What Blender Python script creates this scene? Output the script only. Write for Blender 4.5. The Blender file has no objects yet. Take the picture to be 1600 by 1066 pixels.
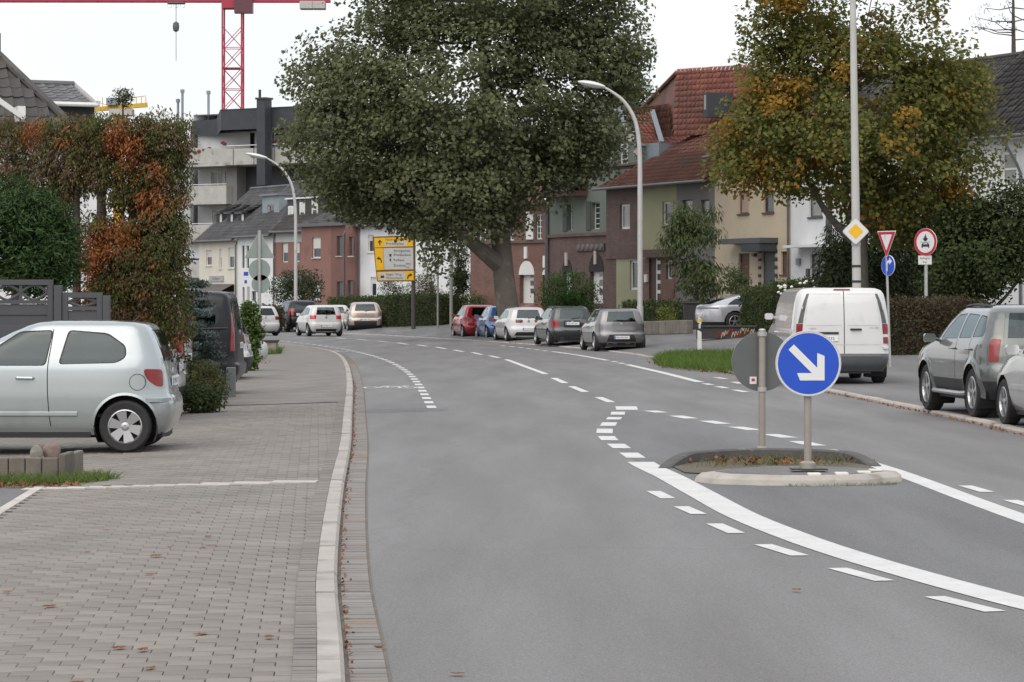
import bpy, bmesh, math, random
import numpy as np
from mathutils import Vector, Matrix
random.seed(7); RNG = np.random.default_rng(7)
S = bpy.context.scene
R = math.radians
# ------------------------------------------------------------------ camera
FPX, HOR, CAMH = 4400.0, 470.0, 1.7          # focal length in 1600-px units, horizon row, eye height
cam = bpy.data.objects.new('camera', bpy.data.cameras.new('camera'))
S.collection.objects.link(cam)
cam.location = (0, 0, CAMH); cam.rotation_euler = (R(90), 0, 0)
cam.data.sensor_width = 36; cam.data.lens = FPX/1600*36
cam.data.shift_y = -(533-HOR)/1600
cam.data.clip_start = 0.5; cam.data.clip_end = 9000
S.camera = cam
# ------------------------------------------------------------------ world: bright overcast
W = bpy.data.worlds.new('World'); S.world = W; W.use_nodes = True
nt = W.node_tree; nt.nodes.clear()
out = nt.nodes.new('ShaderNodeOutputWorld')
sky = nt.nodes.new('ShaderNodeTexSky'); sky.sky_type = 'NISHITA'; sky.sun_disc = False
SUN_EL, SUN_ROT = R(52), R(200)
sky.sun_elevation = SUN_EL; sky.sun_rotation = SUN_ROT
b1 = nt.nodes.new('ShaderNodeBackground'); b1.inputs[1].default_value = 0.05; sky.dust_density = 4
nt.links.new(sky.outputs[0], b1.inputs[0])
tc = nt.nodes.new('ShaderNodeTexCoord'); mp = nt.nodes.new('ShaderNodeMapping'); mp.inputs['Scale'].default_value = (1, 1, 3)
nz = nt.nodes.new('ShaderNodeTexNoise'); nz.inputs['Scale'].default_value = 3.0; nz.inputs['Detail'].default_value = 5
cr = nt.nodes.new('ShaderNodeValToRGB')
cr.color_ramp.elements[0].position = .3; cr.color_ramp.elements[0].color = (.80, .81, .83, 1)
cr.color_ramp.elements[1].position = .7; cr.color_ramp.elements[1].color = (.98, .975, .97, 1)
nt.links.new(tc.outputs['Generated'], mp.inputs[0]); nt.links.new(mp.outputs[0], nz.inputs['Vector'])
nt.links.new(nz.outputs[0], cr.inputs[0])
b2 = nt.nodes.new('ShaderNodeBackground'); b2.inputs[1].default_value = 0.80     # the cloud layer
nt.links.new(cr.outputs[0], b2.inputs[0])
ad = nt.nodes.new('ShaderNodeAddShader')
nt.links.new(b1.outputs[0], ad.inputs[0]); nt.links.new(b2.outputs[0], ad.inputs[1]); nt.links.new(ad.outputs[0], out.inputs[0])
sl = bpy.data.lights.new('sun', 'SUN'); sl.energy = 1.2; sl.angle = R(75); sl.color = (1, .97, .92)
so = bpy.data.objects.new('sun', sl); S.collection.objects.link(so)
so.rotation_euler = (R(38), 0, R(-20))
S.view_settings.view_transform = 'Standard'; S.view_settings.look = 'None'
S.view_settings.gamma = 1; S.view_settings.exposure = 0.30
S.cycles.max_bounces = 4; S.cycles.transparent_max_bounces = 8; S.cycles.diffuse_bounces = 3; S.cycles.glossy_bounces = 2; S.cycles.transmission_bounces = 2

# ------------------------------------------------------------------ helpers
COL = S.collection
def G(px, py, z=0.0):
    """point of the plane height z seen at a photo pixel"""
    y = FPX*(CAMH-z)/(py-HOR); return Vector(((px-800)/FPX*y, y, z))
def P(px, py, y):
    """point at distance y seen at a photo pixel"""
    return Vector(((px-800)/FPX*y, y, CAMH-(py-HOR)/FPX*y))
def tag(o, label, cat, group=None):
    o['label'] = label; o['category'] = cat
    if group: o['group'] = group
    return o
def struct(o): o['kind'] = 'structure'; return o
def stuff(o): o['kind'] = 'stuff'; return o
def empty(name, loc=(0, 0, 0), rz=0.0, parent=None):
    o = bpy.data.objects.new(name, None); COL.objects.link(o)
    o.location = loc; o.rotation_euler = (0, 0, rz); o.empty_display_size = .2
    if parent: o.parent = parent
    return o
def link(name, me, parent=None):
    o = bpy.data.objects.new(name, me); COL.objects.link(o)
    if parent: o.parent = parent
    return o
def copy_tree(o, parent=None):
    c = o.copy(); COL.objects.link(c); c.parent = parent
    for ch in list(o.children): copy_tree(ch, c)
    return c
def np_mesh(name, V, F, mats, mi=None, smooth=False):
    """fast mesh from arrays; F is (n,k)"""
    V = np.asarray(V, np.float32); F = np.asarray(F, np.int32); n, k = F.shape
    me = bpy.data.meshes.new(name)
    me.vertices.add(len(V)); me.vertices.foreach_set('co', V.ravel())
    me.loops.add(n*k); me.loops.foreach_set('vertex_index', F.ravel())
    me.polygons.add(n); me.polygons.foreach_set('loop_start', np.arange(0, n*k, k, dtype=np.int32))
    try: me.polygons.foreach_set('loop_total', np.full(n, k, np.int32))
    except Exception: pass
    for m in mats: me.materials.append(m)
    if mi is not None: me.polygons.foreach_set('material_index', np.asarray(mi, np.int32))
    if smooth: me.polygons.foreach_set('use_smooth', np.ones(n, bool))
    me.update(calc_edges=True); me.validate(); return me

class MB:
    """collects shapes; build() links them as one mesh object"""
    def __init__(s): s.v = []; s.f = []; s.m = []
    def add(s, V, F, mi=0):
        b = len(s.v); s.v += [tuple(p) for p in V]
        s.f += [[b+i for i in q] for q in F]; s.m += [mi]*len(F); return s
    def poly(s, V, mi=0): return s.add(V, [list(range(len(V)))], mi)
    def box(s, x0, x1, y0, y1, z0, z1, mi=0):
        V = [(x, y, z) for z in (z0, z1) for y in (y0, y1) for x in (x0, x1)]
        return s.add(V, [(0, 2, 3, 1), (4, 5, 7, 6), (0, 1, 5, 4), (2, 6, 7, 3), (0, 4, 6, 2), (1, 3, 7, 5)], mi)
    def bar(s, a, b, w, h=None, mi=0, up=(0, 0, 1)):
        a = Vector(a); b = Vector(b); d = (b-a).normalized(); h = h or w
        u = Vector(up)
        if abs(d.dot(u)) > .98: u = Vector((1, 0, 0))
        r = d.cross(u).normalized()*w/2; t = r.cross(d).normalized()*h/2
        V = [p+i*r+j*t for p in (a, b) for j in (-1, 1) for i in (-1, 1)]
        return s.add(V, [(0, 2, 3, 1), (4, 5, 7, 6), (0, 1, 5, 4), (2, 6, 7, 3), (0, 4, 6, 2), (1, 3, 7, 5)], mi)
    def tube(s, pts, rad, n=8, mi=0, cap=True):
        pts = [Vector(p) for p in pts]
        if not hasattr(rad, '__len__'): rad = [rad]*len(pts)
        b = len(s.v); u = None
        for i, p in enumerate(pts):
            d = (pts[min(i+1, len(pts)-1)]-pts[max(i-1, 0)]).normalized()
            if u is None:
                u = d.orthogonal().normalized()
            u = (u-d*u.dot(d)).normalized(); w = d.cross(u)
            for k in range(n):
                a = 2*math.pi*k/n; s.v.append(tuple(p+(u*math.cos(a)+w*math.sin(a))*rad[i]))
        for i in range(len(pts)-1):
            for k in range(n):
                a = b+i*n; k2 = (k+1) % n
                s.f.append([a+k, a+k2, a+n+k2, a+n+k]); s.m.append(mi)
        if cap:
            s.f.append([b+k for k in range(n)][::-1]); s.m.append(mi)
            e = b+(len(pts)-1)*n; s.f.append([e+k for k in range(n)]); s.m.append(mi)
        return s
    def prism(s, pts2, fr, t0, t1, mi=0):
        """2-D outline (a,b) placed by fr(a,b,t), between t0 and t1"""
        n = len(pts2); V = [fr(a, b, t0) for a, b in pts2]+[fr(a, b, t1) for a, b in pts2]
        F = [list(range(n))[::-1], list(range(n, 2*n))]+[[i, (i+1) % n, n+(i+1) % n, n+i] for i in range(n)]
        return s.add(V, F, mi)
    def lathe(s, prof, n=24, fr=None, mi=0, mis=None):
        """profile of (r,h); fr(x,y,h) -> point"""
        fr = fr or (lambda x, y, h: (x, y, h)); b = len(s.v)
        for r, h in prof:
            for k in range(n):
                a = 2*math.pi*k/n; s.v.append(tuple(fr(r*math.cos(a), r*math.sin(a), h)))
        for i in range(len(prof)-1):
            for k in range(n):
                k2 = (k+1) % n; a = b+i*n
                s.f.append([a+k, a+k2, a+n+k2, a+n+k]); s.m.append(mis[i] if mis else mi)
        return s
    def mesh(s, name, mats, smooth=False, merge=False):
        me = bpy.data.meshes.new(name); me.from_pydata(s.v, [], s.f)
        if not isinstance(mats, (list, tuple)): mats = [mats]
        for m in mats: me.materials.append(m)
        me.polygons.foreach_set('material_index', s.m)
        bm = bmesh.new(); bm.from_mesh(me)
        if merge: bmesh.ops.remove_doubles(bm, verts=bm.verts, dist=1e-5)
        bmesh.ops.recalc_face_normals(bm, faces=bm.faces)
        bm.to_mesh(me); bm.free()
        if smooth:
            me.polygons.foreach_set('use_smooth', [True]*len(me.polygons))
            try: me.set_sharp_from_angle(angle=R(40))
            except Exception: pass
        me.update(); return me
    def build(s, name, mats, parent=None, smooth=False, merge=False, bevel=0):
        o = link(name, s.mesh(name, mats, smooth, merge), parent)
        if bevel:
            md = o.modifiers.new('bevel', 'BEVEL'); md.width = bevel; md.segments = 2; md.limit_method = 'ANGLE'
        return o
def circ(r, n=24, cx=0, cy=0, ry=None): return [(cx+r*math.cos(2*math.pi*k/n), cy+(ry or r)*math.sin(2*math.pi*k/n)) for k in range(n)]
def rrect(x0, x1, y0, y1, r, n=4):
    o = []
    for cx, cy, a0 in ((x1-r, y1-r, 0), (x0+r, y1-r, 90), (x0+r, y0+r, 180), (x1-r, y0+r, 270)):
        for k in range(n+1):
            a = R(a0+90*k/n); o.append((cx+r*math.cos(a), cy+r*math.sin(a)))
    return o
def rpoly(pts, r, n=3):
    """round the corners of a convex 2-D polygon"""
    o = []; m = len(pts)
    for i in range(m):
        p = Vector(pts[i]); a = Vector(pts[i-1])-p; b = Vector(pts[(i+1) % m])-p
        rr = min(r, a.length*.45, b.length*.45); a = p+a.normalized()*rr; b = p+b.normalized()*rr
        for k in range(n+1):
            t = k/n; q = a*(1-t)**2+p*2*t*(1-t)+b*t*t; o.append((q.x, q.y))
    return o
def interp(pts, y):
    ys = [p[1] for p in pts]; return float(np.interp(y, ys, [p[0] for p in pts]))
def catmull(pts, n=8):
    o = []; pts = [Vector(p) for p in pts]
    for i in range(len(pts)-1):
        p0 = pts[max(i-1, 0)]; p1 = pts[i]; p2 = pts[i+1]; p3 = pts[min(i+2, len(pts)-1)]
        for k in range(n):
            t = k/n
            o.append(.5*((2*p1)+(p2-p0)*t+(2*p0-5*p1+4*p2-p3)*t*t+(3*p1-p0-3*p2+p3)*t**3))
    o.append(pts[-1]); return o

# ------------------------------------------------------------------ materials
def nodes(name):
    m = bpy.data.materials.new(name); m.use_nodes = True; n = m.node_tree
    return m, n, n.nodes['Principled BSDF'], n.links
def c4(c): return (c[0], c[1], c[2], 1)
MC = {}
def M(name, col, rough=.6, metal=0.0, var=.12, scale=4.0, bump=0.0, bscale=40.0, coat=0.0, spec=.5, rnd=0.0, emit=0, isl=0.0, coord='Object', stain=None, bdist=.01):
    """procedural paint: two noise octaves vary the colour, optional bump, per-object or per-island variation"""
    if name in MC: return MC[name]
    m, n, b, L = nodes(name); N = n.nodes.new
    b.inputs['Roughness'].default_value = rough; b.inputs['Metallic'].default_value = metal
    b.inputs['Specular IOR Level'].default_value = spec
    if coat: b.inputs['Coat Weight'].default_value = coat; b.inputs['Coat Roughness'].default_value = .04
    tc = N('ShaderNodeTexCoord'); nz = N('ShaderNodeTexNoise'); nz.inputs['Scale'].default_value = scale; nz.inputs['Detail'].default_value = 6
    nz.inputs['Roughness'].default_value = .62
    L.new(tc.outputs[coord], nz.inputs['Vector'])
    mr = N('ShaderNodeMapRange'); mr.inputs[1].default_value = .25; mr.inputs[2].default_value = .75
    mr.inputs[3].default_value = 1-var; mr.inputs[4].default_value = 1+var
    L.new(nz.outputs[0], mr.inputs[0]); fac = mr.outputs[0]
    def mul(a, src, lo, hi):
        r_ = N('ShaderNodeMapRange'); r_.inputs[3].default_value = lo; r_.inputs[4].default_value = hi; L.new(src, r_.inputs[0])
        q = N('ShaderNodeMath'); q.operation = 'MULTIPLY'; L.new(a, q.inputs[0]); L.new(r_.outputs[0], q.inputs[1]); return q.outputs[0]
    if rnd:
        oi = N('ShaderNodeObjectInfo'); fac = mul(fac, oi.outputs['Random'], 1-rnd, 1+rnd)
    if isl:
        ge = N('ShaderNodeNewGeometry'); fac = mul(fac, ge.outputs['Random Per Island'], 1-isl, 1+isl)
    mx = N('ShaderNodeMix'); mx.data_type = 'RGBA'; mx.blend_type = 'MULTIPLY'; mx.inputs[0].default_value = 1
    mx.inputs[6].default_value = c4(col); L.new(fac, mx.inputs[7]); colout = mx.outputs[2]
    if stain:
        n2 = N('ShaderNodeTexNoise'); n2.inputs['Scale'].default_value = stain[1]; n2.inputs['Detail'].default_value = 7
        L.new(tc.outputs[coord], n2.inputs['Vector'])
        r2 = N('ShaderNodeMapRange'); r2.inputs[1].default_value = stain[2]; r2.inputs[2].default_value = stain[2]+.14; L.new(n2.outputs[0], r2.inputs[0])
        m2 = N('ShaderNodeMix'); m2.data_type = 'RGBA'; L.new(r2.outputs[0], m2.inputs[0]); L.new(colout, m2.inputs[6]); m2.inputs[7].default_value = c4(stain[0]); colout = m2.outputs[2]
    L.new(colout, b.inputs['Base Color'])
    if bump:
        nb = N('ShaderNodeTexNoise'); nb.inputs['Scale'].default_value = bscale; nb.inputs['Detail'].default_value = 4; L.new(tc.outputs[coord], nb.inputs['Vector'])
        bp = N('ShaderNodeBump'); bp.inputs['Strength'].default_value = bump; bp.inputs['Distance'].default_value = bdist; L.new(nb.outputs[0], bp.inputs['Height']); L.new(bp.outputs[0], b.inputs['Normal'])
    if emit: b.inputs['Emission Color'].default_value = c4(col); b.inputs['Emission Strength'].default_value = emit
    MC[name] = m; return m
def leafmat(name, cols, trans=.25, rough=.55):
    """leaf colours picked per leaf"""
    if name in MC: return MC[name]
    m, n, b, L = nodes(name); N = n.nodes.new
    ge = N('ShaderNodeNewGeometry'); r = N('ShaderNodeValToRGB'); e = r.color_ramp.elements
    while len(e) < len(cols): e.new(.5)
    for i, c in enumerate(cols): e[i].position = i/(len(cols)-1) if len(cols) > 1 else 0; e[i].color = c4(c)
    L.new(ge.outputs['Random Per Island'], r.inputs[0]); L.new(r.outputs[0], b.inputs['Base Color'])
    b.inputs['Roughness'].default_value = .75; b.inputs['Specular IOR Level'].default_value = .12
    t = N('ShaderNodeBsdfTranslucent'); L.new(r.outputs[0], t.inputs[0])
    mx = N('ShaderNodeMixShader'); mx.inputs[0].default_value = trans
    L.new(b.outputs[0], mx.inputs[1]); L.new(t.outputs[0], mx.inputs[2]); L.new(mx.outputs[0], n.nodes['Material Output'].inputs[0])
    MC[name] = m; return m
def glassmat(name, tint, base=.12):
    if name in MC: return MC[name]
    m, n, b, L = nodes(name); N = n.nodes.new
    tr = N('ShaderNodeBsdfTransparent'); tr.inputs[0].default_value = c4(tint)
    gl = N('ShaderNodeBsdfGlossy'); gl.inputs['Roughness'].default_value = .03; gl.inputs[0].default_value = (.80, .93, .96, 1)
    lf = N('ShaderNodeLayerWeight'); lf.inputs[0].default_value = .5
    lw = N('ShaderNodeMath'); lw.operation = 'POWER'; lw.inputs[1].default_value = 5; L.new(lf.outputs['Facing'], lw.inputs[0])
    mr = N('ShaderNodeMapRange'); mr.inputs[3].default_value = base; mr.inputs[4].default_value = 1; L.new(lw.outputs[0], mr.inputs[0])
    mx = N('ShaderNodeMixShader'); L.new(mr.outputs[0], mx.inputs[0]); L.new(tr.outputs[0], mx.inputs[1]); L.new(gl.outputs[0], mx.inputs[2])
    L.new(mx.outputs[0], n.nodes['Material Output'].inputs[0]); MC[name] = m; return m
def brickmat(name, c1, c2, mortar, bw, bh, rough=.85, bump=.5, ms=.008, off=.5, coord='Object', rot=(0, 0, 0)):
    if name in MC: return MC[name]
    m, n, b, L = nodes(name); N = n.nodes.new
    tc = N('ShaderNodeTexCoord'); mp = N('ShaderNodeMapping'); mp.inputs['Rotation'].default_value = rot
    bt = N('ShaderNodeTexBrick'); bt.inputs['Scale'].default_value = 1; bt.inputs['Brick Width'].default_value = bw; bt.inputs['Row Height'].default_value = bh
    bt.inputs['Mortar Size'].default_value = ms; bt.inputs['Color1'].default_value = c4(c1); bt.inputs['Color2'].default_value = c4(c2); bt.inputs['Mortar'].default_value = c4(mortar)
    bt.offset = off; L.new(tc.outputs[coord], mp.inputs[0]); L.new(mp.outputs[0], bt.inputs['Vector'])
    nz = N('ShaderNodeTexNoise'); nz.inputs['Scale'].default_value = 1.2; nz.inputs['Detail'].default_value = 6; L.new(tc.outputs[coord], nz.inputs['Vector'])
    mr = N('ShaderNodeMapRange'); mr.inputs[1].default_value = .25; mr.inputs[2].default_value = .75; mr.inputs[3].default_value = .78; mr.inputs[4].default_value = 1.2; L.new(nz.outputs[0], mr.inputs[0])
    mx = N('ShaderNodeMix'); mx.data_type = 'RGBA'; mx.blend_type = 'MULTIPLY'; mx.inputs[0].default_value = 1; L.new(bt.outputs[0], mx.inputs[6]); L.new(mr.outputs[0], mx.inputs[7])
    L.new(mx.outputs[2], b.inputs['Base Color']); b.inputs['Roughness'].default_value = rough
    bp = N('ShaderNodeBump'); bp.inputs['Strength'].default_value = bump; bp.inputs['Distance'].default_value = .005; bp.invert = True
    L.new(bt.outputs['Fac'], bp.inputs['Height']); L.new(bp.outputs[0], b.inputs['Normal'])
    MC[name] = m; return m

WHITEPAINT = M('road_paint', (.55, .55, .535), .75, var=.12, scale=2.5, bump=.3, bscale=120, stain=((.33, .33, .325), 22, .60))
STEEL = M('galvanised_steel', (.42, .42, .41), .45, .6, var=.12, scale=8)
DARKMETAL = M('dark_metal', (.03, .03, .032), .5, .2)
CONCRETE = M('concrete', (.42, .40, .37), .9, var=.15, scale=3, bump=.3, bscale=60, stain=((.2, .19, .16), 2.5, .58))
WOODPOLE = M('pole_wood', (.12, .085, .065), .85, var=.25, scale=9)
WHITE = M('white_enamel', (.78, .78, .77), .35, var=.04)
BLACK = M('black_plastic', (.02, .02, .021), .55, var=.2)
SIGNBACK = M('sign_back', (.095, .105, .102), .55, .1, var=.12, scale=3)
BLUE = M('sign_blue', (.008, .065, .45), .35, var=.05)
RED = M('sign_red', (.42, .012, .03), .35, var=.06)
YELLOW = M('sign_yellow', (.75, .42, .01), .4, var=.06)

# lettering outlines, made once before the scene fills up
TXT = {}
def _text(txt, size, align):
    cu = bpy.data.curves.new('t', 'FONT'); cu.body = txt; cu.size = size; cu.align_x = align; cu.align_y = 'CENTER'; cu.resolution_u = 1
    o = bpy.data.objects.new('t', cu); COL.objects.link(o); dg = bpy.context.evaluated_depsgraph_get()
    me = bpy.data.meshes.new_from_object(o.evaluated_get(dg)); bpy.data.objects.remove(o); bpy.data.curves.remove(cu); TXT[(txt, size, align)] = me; return me
for _t in ('SU MK 417', 'BN KR 804', 'SU RT 63', 'K LM 2290', 'SU PB 95', 'SU WE 12E', 'SU E 6332', 'BN TV 310', 'SU C 55', 'SU T 330', 'SU N 71', 'BN P 911E', 'SU A 218'): _text(_t, .085, 'CENTER')
for _t, _s in (('116 CDI', .055), ('VITO', .055), ('Südwest', .36), ('Anlieger', .095), ('frei', .095)): _text(_t, _s, 'CENTER')
for _t, _s in (('Fahrbereich', .16), ('Friedensplatz', .17), ('Amtsgericht', .17), ('Krankenhaus', .17), ('Rathaus', .17), ('Zentrum', .17), ('Mitte', .12), ('Ost', .12), ('Häger Weg', .17), ('Wasserturm', .17)): _text(_t, _s, 'LEFT')
def text_mesh(txt, size, mat, name='lettering', align='CENTER'):
    me = (TXT.get((txt, size, align)) or _text(txt, size, align)).copy(); me.name = name; me.materials.clear(); me.materials.append(mat); return me
# ------------------------------------------------------------------ ground, road, kerbs
LK = [(1.2, -12), (.1, 0), (-.74, 12.5), (-1.08, 17.4), (-1.49, 24.9), (-1.86, 32.5), (-2.36, 41.6), (-3.25, 57.5), (-4.35, 74.8), (-5.4, 88), (-6.6, 97.5), (-8.6, 107), (-11.5, 119), (-16, 132), (-23, 145), (-33, 157), (-50, 170), (-95, 190)]
RK = [(6.7, -12), (6.7, 8), (6.6, 22), (6.47, 35.6), (6.28, 42.7), (5.8, 52.7), (5.0, 68), (3.9, 88), (2.4, 100), (.5, 110), (-1.5, 119), (-3.1, 125.5), (-6.6, 139), (-10.5, 151), (-17, 164), (-27, 177), (-44, 191), (-95, 214)]
LKC = [(p.x, p.y) for p in catmull([(a, b, 0) for a, b in LK], 6)]
RKC = [(p.x, p.y) for p in catmull([(a, b, 0) for a, b in RK], 6)]
def resample(pts, step):
    p = np.array(pts, float); d = np.hypot(*np.diff(p, axis=0).T); s = np.r_[0, np.cumsum(d)]
    t = np.arange(0, s[-1], step); return np.c_[np.interp(t, s, p[:, 0]), np.interp(t, s, p[:, 1])]
def normals(p):
    d = np.gradient(p, axis=0); d /= np.linalg.norm(d, axis=1)[:, None]; return np.c_[d[:, 1], -d[:, 0]]   # points to the right
def Lx(y): return interp(LKC, y)
def Rx(y): return interp(RKC, y)
def tang(y, f=None):
    f = f or Rx; return math.atan2(-(f(y+4)-f(y-4)), 8)      # heading, left of straight ahead
def zl(x, y):
    """height of the left pavement"""
    return max(-.05, .055-.03*max(0, Lx(y)-x)) if y < 60 else .06
def zr(x, y):
    """height of the ground right of the road: it climbs to the houses"""
    d = max(0, x-Rx(y)); k = np.interp(y, [55, 95], [.008, .085]); return float(np.interp(y, [50, 80], [.05, .02])+min(k*d, .62))

ASPH, an, ab, aL = nodes('asphalt')
def asphalt(m, n, b, L, base, patchy, grain=.35):
    N = n.nodes.new; tc = N('ShaderNodeTexCoord')
    mp = N('ShaderNodeMapping'); mp.inputs['Scale'].default_value = (1.1, .12, 1); L.new(tc.outputs['Object'], mp.inputs[0])
    a = N('ShaderNodeTexNoise'); a.inputs['Scale'].default_value = 1; a.inputs['Detail'].default_value = 5; L.new(mp.outputs[0], a.inputs['Vector'])
    c = N('ShaderNodeTexNoise'); c.inputs['Scale'].default_value = 55; c.inputs['Detail'].default_value = 3; L.new(tc.outputs['Object'], c.inputs['Vector'])
    v = N('ShaderNodeTexVoronoi'); v.inputs['Scale'].default_value = 160; L.new(tc.outputs['Object'], v.inputs['Vector'])
    mr = N('ShaderNodeMapRange'); mr.inputs[1].default_value = .3; mr.inputs[2].default_value = .7; mr.inputs[3].default_value = 1-patchy; mr.inputs[4].default_value = 1+patchy; L.new(a.outputs[0], mr.inputs[0])
    m2 = N('ShaderNodeMapRange'); m2.inputs[1].default_value = .3; m2.inputs[2].default_value = .7; m2.inputs[3].default_value = 1-grain*.4; m2.inputs[4].default_value = 1+grain*.4; L.new(c.outputs[0], m2.inputs[0])
    m3 = N('ShaderNodeMapRange'); m3.inputs[2].default_value = .7; m3.inputs[3].default_value = 1-grain; m3.inputs[4].default_value = 1+grain; L.new(v.outputs['Color'], m3.inputs[0])
    q = N('ShaderNodeMath'); q.operation = 'MULTIPLY'; L.new(mr.outputs[0], q.inputs[0]); L.new(m2.outputs[0], q.inputs[1])
    q2 = N('ShaderNodeMath'); q2.operation = 'MULTIPLY'; L.new(q.outputs[0], q2.inputs[0]); L.new(m3.outputs[0], q2.inputs[1])
    # thin wandering cracks and tar seams
    w = N('ShaderNodeTexVoronoi'); w.feature = 'DISTANCE_TO_EDGE'; w.inputs['Scale'].default_value = .16
    wn = N('ShaderNodeTexNoise'); wn.inputs['Scale'].default_value = 1.3; wn.inputs['Detail'].default_value = 5; L.new(tc.outputs['Object'], wn.inputs['Vector'])
    wa = N('ShaderNodeMix'); wa.data_type = 'RGBA'; wa.inputs[0].default_value = .45; L.new(tc.outputs['Object'], wa.inputs[6]); L.new(wn.outputs['Color'], wa.inputs[7]); L.new(wa.outputs[2], w.inputs['Vector'])
    cm = N('ShaderNodeMapRange'); cm.inputs[1].default_value = .0; cm.inputs[2].default_value = .004; cm.inputs[3].default_value = .88; cm.inputs[4].default_value = 1; L.new(w.outputs['Distance'], cm.inputs[0])
    q3 = N('ShaderNodeMath'); q3.operation = 'MULTIPLY'; L.new(q2.outputs[0], q3.inputs[0]); L.new(cm.outputs[0], q3.inputs[1])
    mx = N('ShaderNodeMix'); mx.data_type = 'RGBA'; mx.blend_type = 'MULTIPLY'; mx.inputs[0].default_value = 1; mx.inputs[6].default_value = c4(base); L.new(q3.outputs[0], mx.inputs[7]); L.new(mx.outputs[2], b.inputs['Base Color'])
    rr = N('ShaderNodeMapRange'); rr.inputs[1].default_value = .3; rr.inputs[2].default_value = .7; rr.inputs[3].default_value = .75; rr.inputs[4].default_value = .55; L.new(a.outputs[0], rr.inputs[0]); L.new(rr.outputs[0], b.inputs['Roughness'])
    bp = N('ShaderNodeBump'); bp.inputs['Strength'].default_value = .35; bp.inputs['Distance'].default_value = .004; L.new(v.outputs['Distance'], bp.inputs['Height']); L.new(bp.outputs[0], b.inputs['Normal'])
asphalt(ASPH, an, ab, aL, (.131, .1265, .1235), .13, .38)
ASPH2, an, ab, aL = nodes('asphalt_coarse'); asphalt(ASPH2, an, ab, aL, (.10, .10, .099), .14, .5)
ASPH3, an, ab, aL = nodes('asphalt_footway'); asphalt(ASPH3, an, ab, aL, (.115, .112, .11), .2, .4)
SOIL = M('soil', (.10, .085, .06), .95, var=.3, scale=2, bump=.5, bscale=20)
g = struct(MB().add([(-2500, -60, -.25), (2500, -60, -.25), (2500, 5000, -.25), (-2500, 5000, -.25)], [(0, 1, 2, 3)]).build('ground', M('far_ground', (.09, .10, .06), .95, var=.3, scale=.2)))

def strip(name, A, B, za, zb, mat, parent=None, nc=6):
    n = len(A); V = []; F = []
    for i in range(n):
        for j in range(nc+1):
            t = j/nc; x = A[i][0]*(1-t)+B[i][0]*t; y = A[i][1]*(1-t)+B[i][1]*t
            V.append((x, y, za(x, y, t) if callable(za) else za+(zb-za)*t))
    for i in range(n-1):
        for j in range(nc):
            a = i*(nc+1)+j; F.append((a, a+1, a+nc+2, a+nc+1))
    return link(name, np_mesh(name, V, F, [mat], smooth=True), parent)
def same(pts, n):
    p = np.array(pts, float); d = np.hypot(*np.diff(p, axis=0).T); s = np.r_[0, np.cumsum(d)]; t = np.linspace(0, s[-1], n)
    return np.c_[np.interp(t, s, p[:, 0]), np.interp(t, s, p[:, 1])]
NL = 140
road = struct(strip('road', same(LKC, NL), same(RKC, NL), 0, 0, ASPH, nc=8))
ASPH.use_nodes = True

# right footway and terrain
ra = same(RKC, NL); rn = normals(ra); rb = ra+rn*14; rb[:, 1] = np.maximum.accumulate(rb[:, 1])
rb = np.array([[a[0]+14, a[1]+2] if a[1] < 130 else [a[0]+10, a[1]+9] for a in ra])
footr = struct(strip('footway_right', ra+rn*.14, rb, lambda x, y, t: zr(x, y) if t < 1 else zr(x, y), 0, ASPH3, nc=14))
gr = struct(strip('garden_ground', rb, rb+np.array([70, 60]), .55, .8, SOIL, nc=4))

def kerbs(name, pts, side, w, h0, h1, mat, length=1.0, y0=0, y1=200, label=None):
    root = struct(empty(name)); p = resample(pts, length); nn = normals(p)*side; rng = random.Random(3)
    for i in range(len(p)-1):
        if not (y0 < p[i][1] < y1): continue
        a, b = Vector((*p[i], 0)), Vector((*p[i+1], 0)); na, nb = Vector((*nn[i], 0)), Vector((*nn[i+1], 0))
        e = (b-a)*.007; j = rng.uniform(-.005, .005); za = h0 if callable(h0) is False else h0(p[i][1])
        sec = [(0, -.1), (0, za-.025+j), (.02, za+j), (w, za+j), (w, -.1)]
        V = [a+e+na*s+Vector((0, 0, z)) for s, z in sec]+[b-e+nb*s+Vector((0, 0, z)) for s, z in sec]
        F = [(0, 1, 6, 5), (1, 2, 7, 6), (2, 3, 8, 7), (3, 4, 9, 8), (0, 4, 3, 2, 1), (5, 6, 7, 8, 9)]
        MB().add(V, F).build('kerb_stone', mat, root)
    return root
KERBM = M('kerb_stone_light', (.355, .33, .30), .9, var=.16, scale=2, rnd=.04, bump=.4, bscale=50, stain=((.24, .22, .20), 3, .54))
KERBR = M('kerb_stone_granite', (.40, .35, .31), .9, var=.18, scale=3, rnd=.12, bump=.3, bscale=50, stain=((.17, .13, .09), 3, .54))
kerbs('kerb_left', LKC, -1, .125, .055, 0, KERBM, 1.0, 8, 150)
kerbs('kerb_right', RKC, 1, .14, lambda y: float(np.interp(y, [50, 80], [.058, .03])), 0, KERBR, 1.0, 20, 165)

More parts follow.
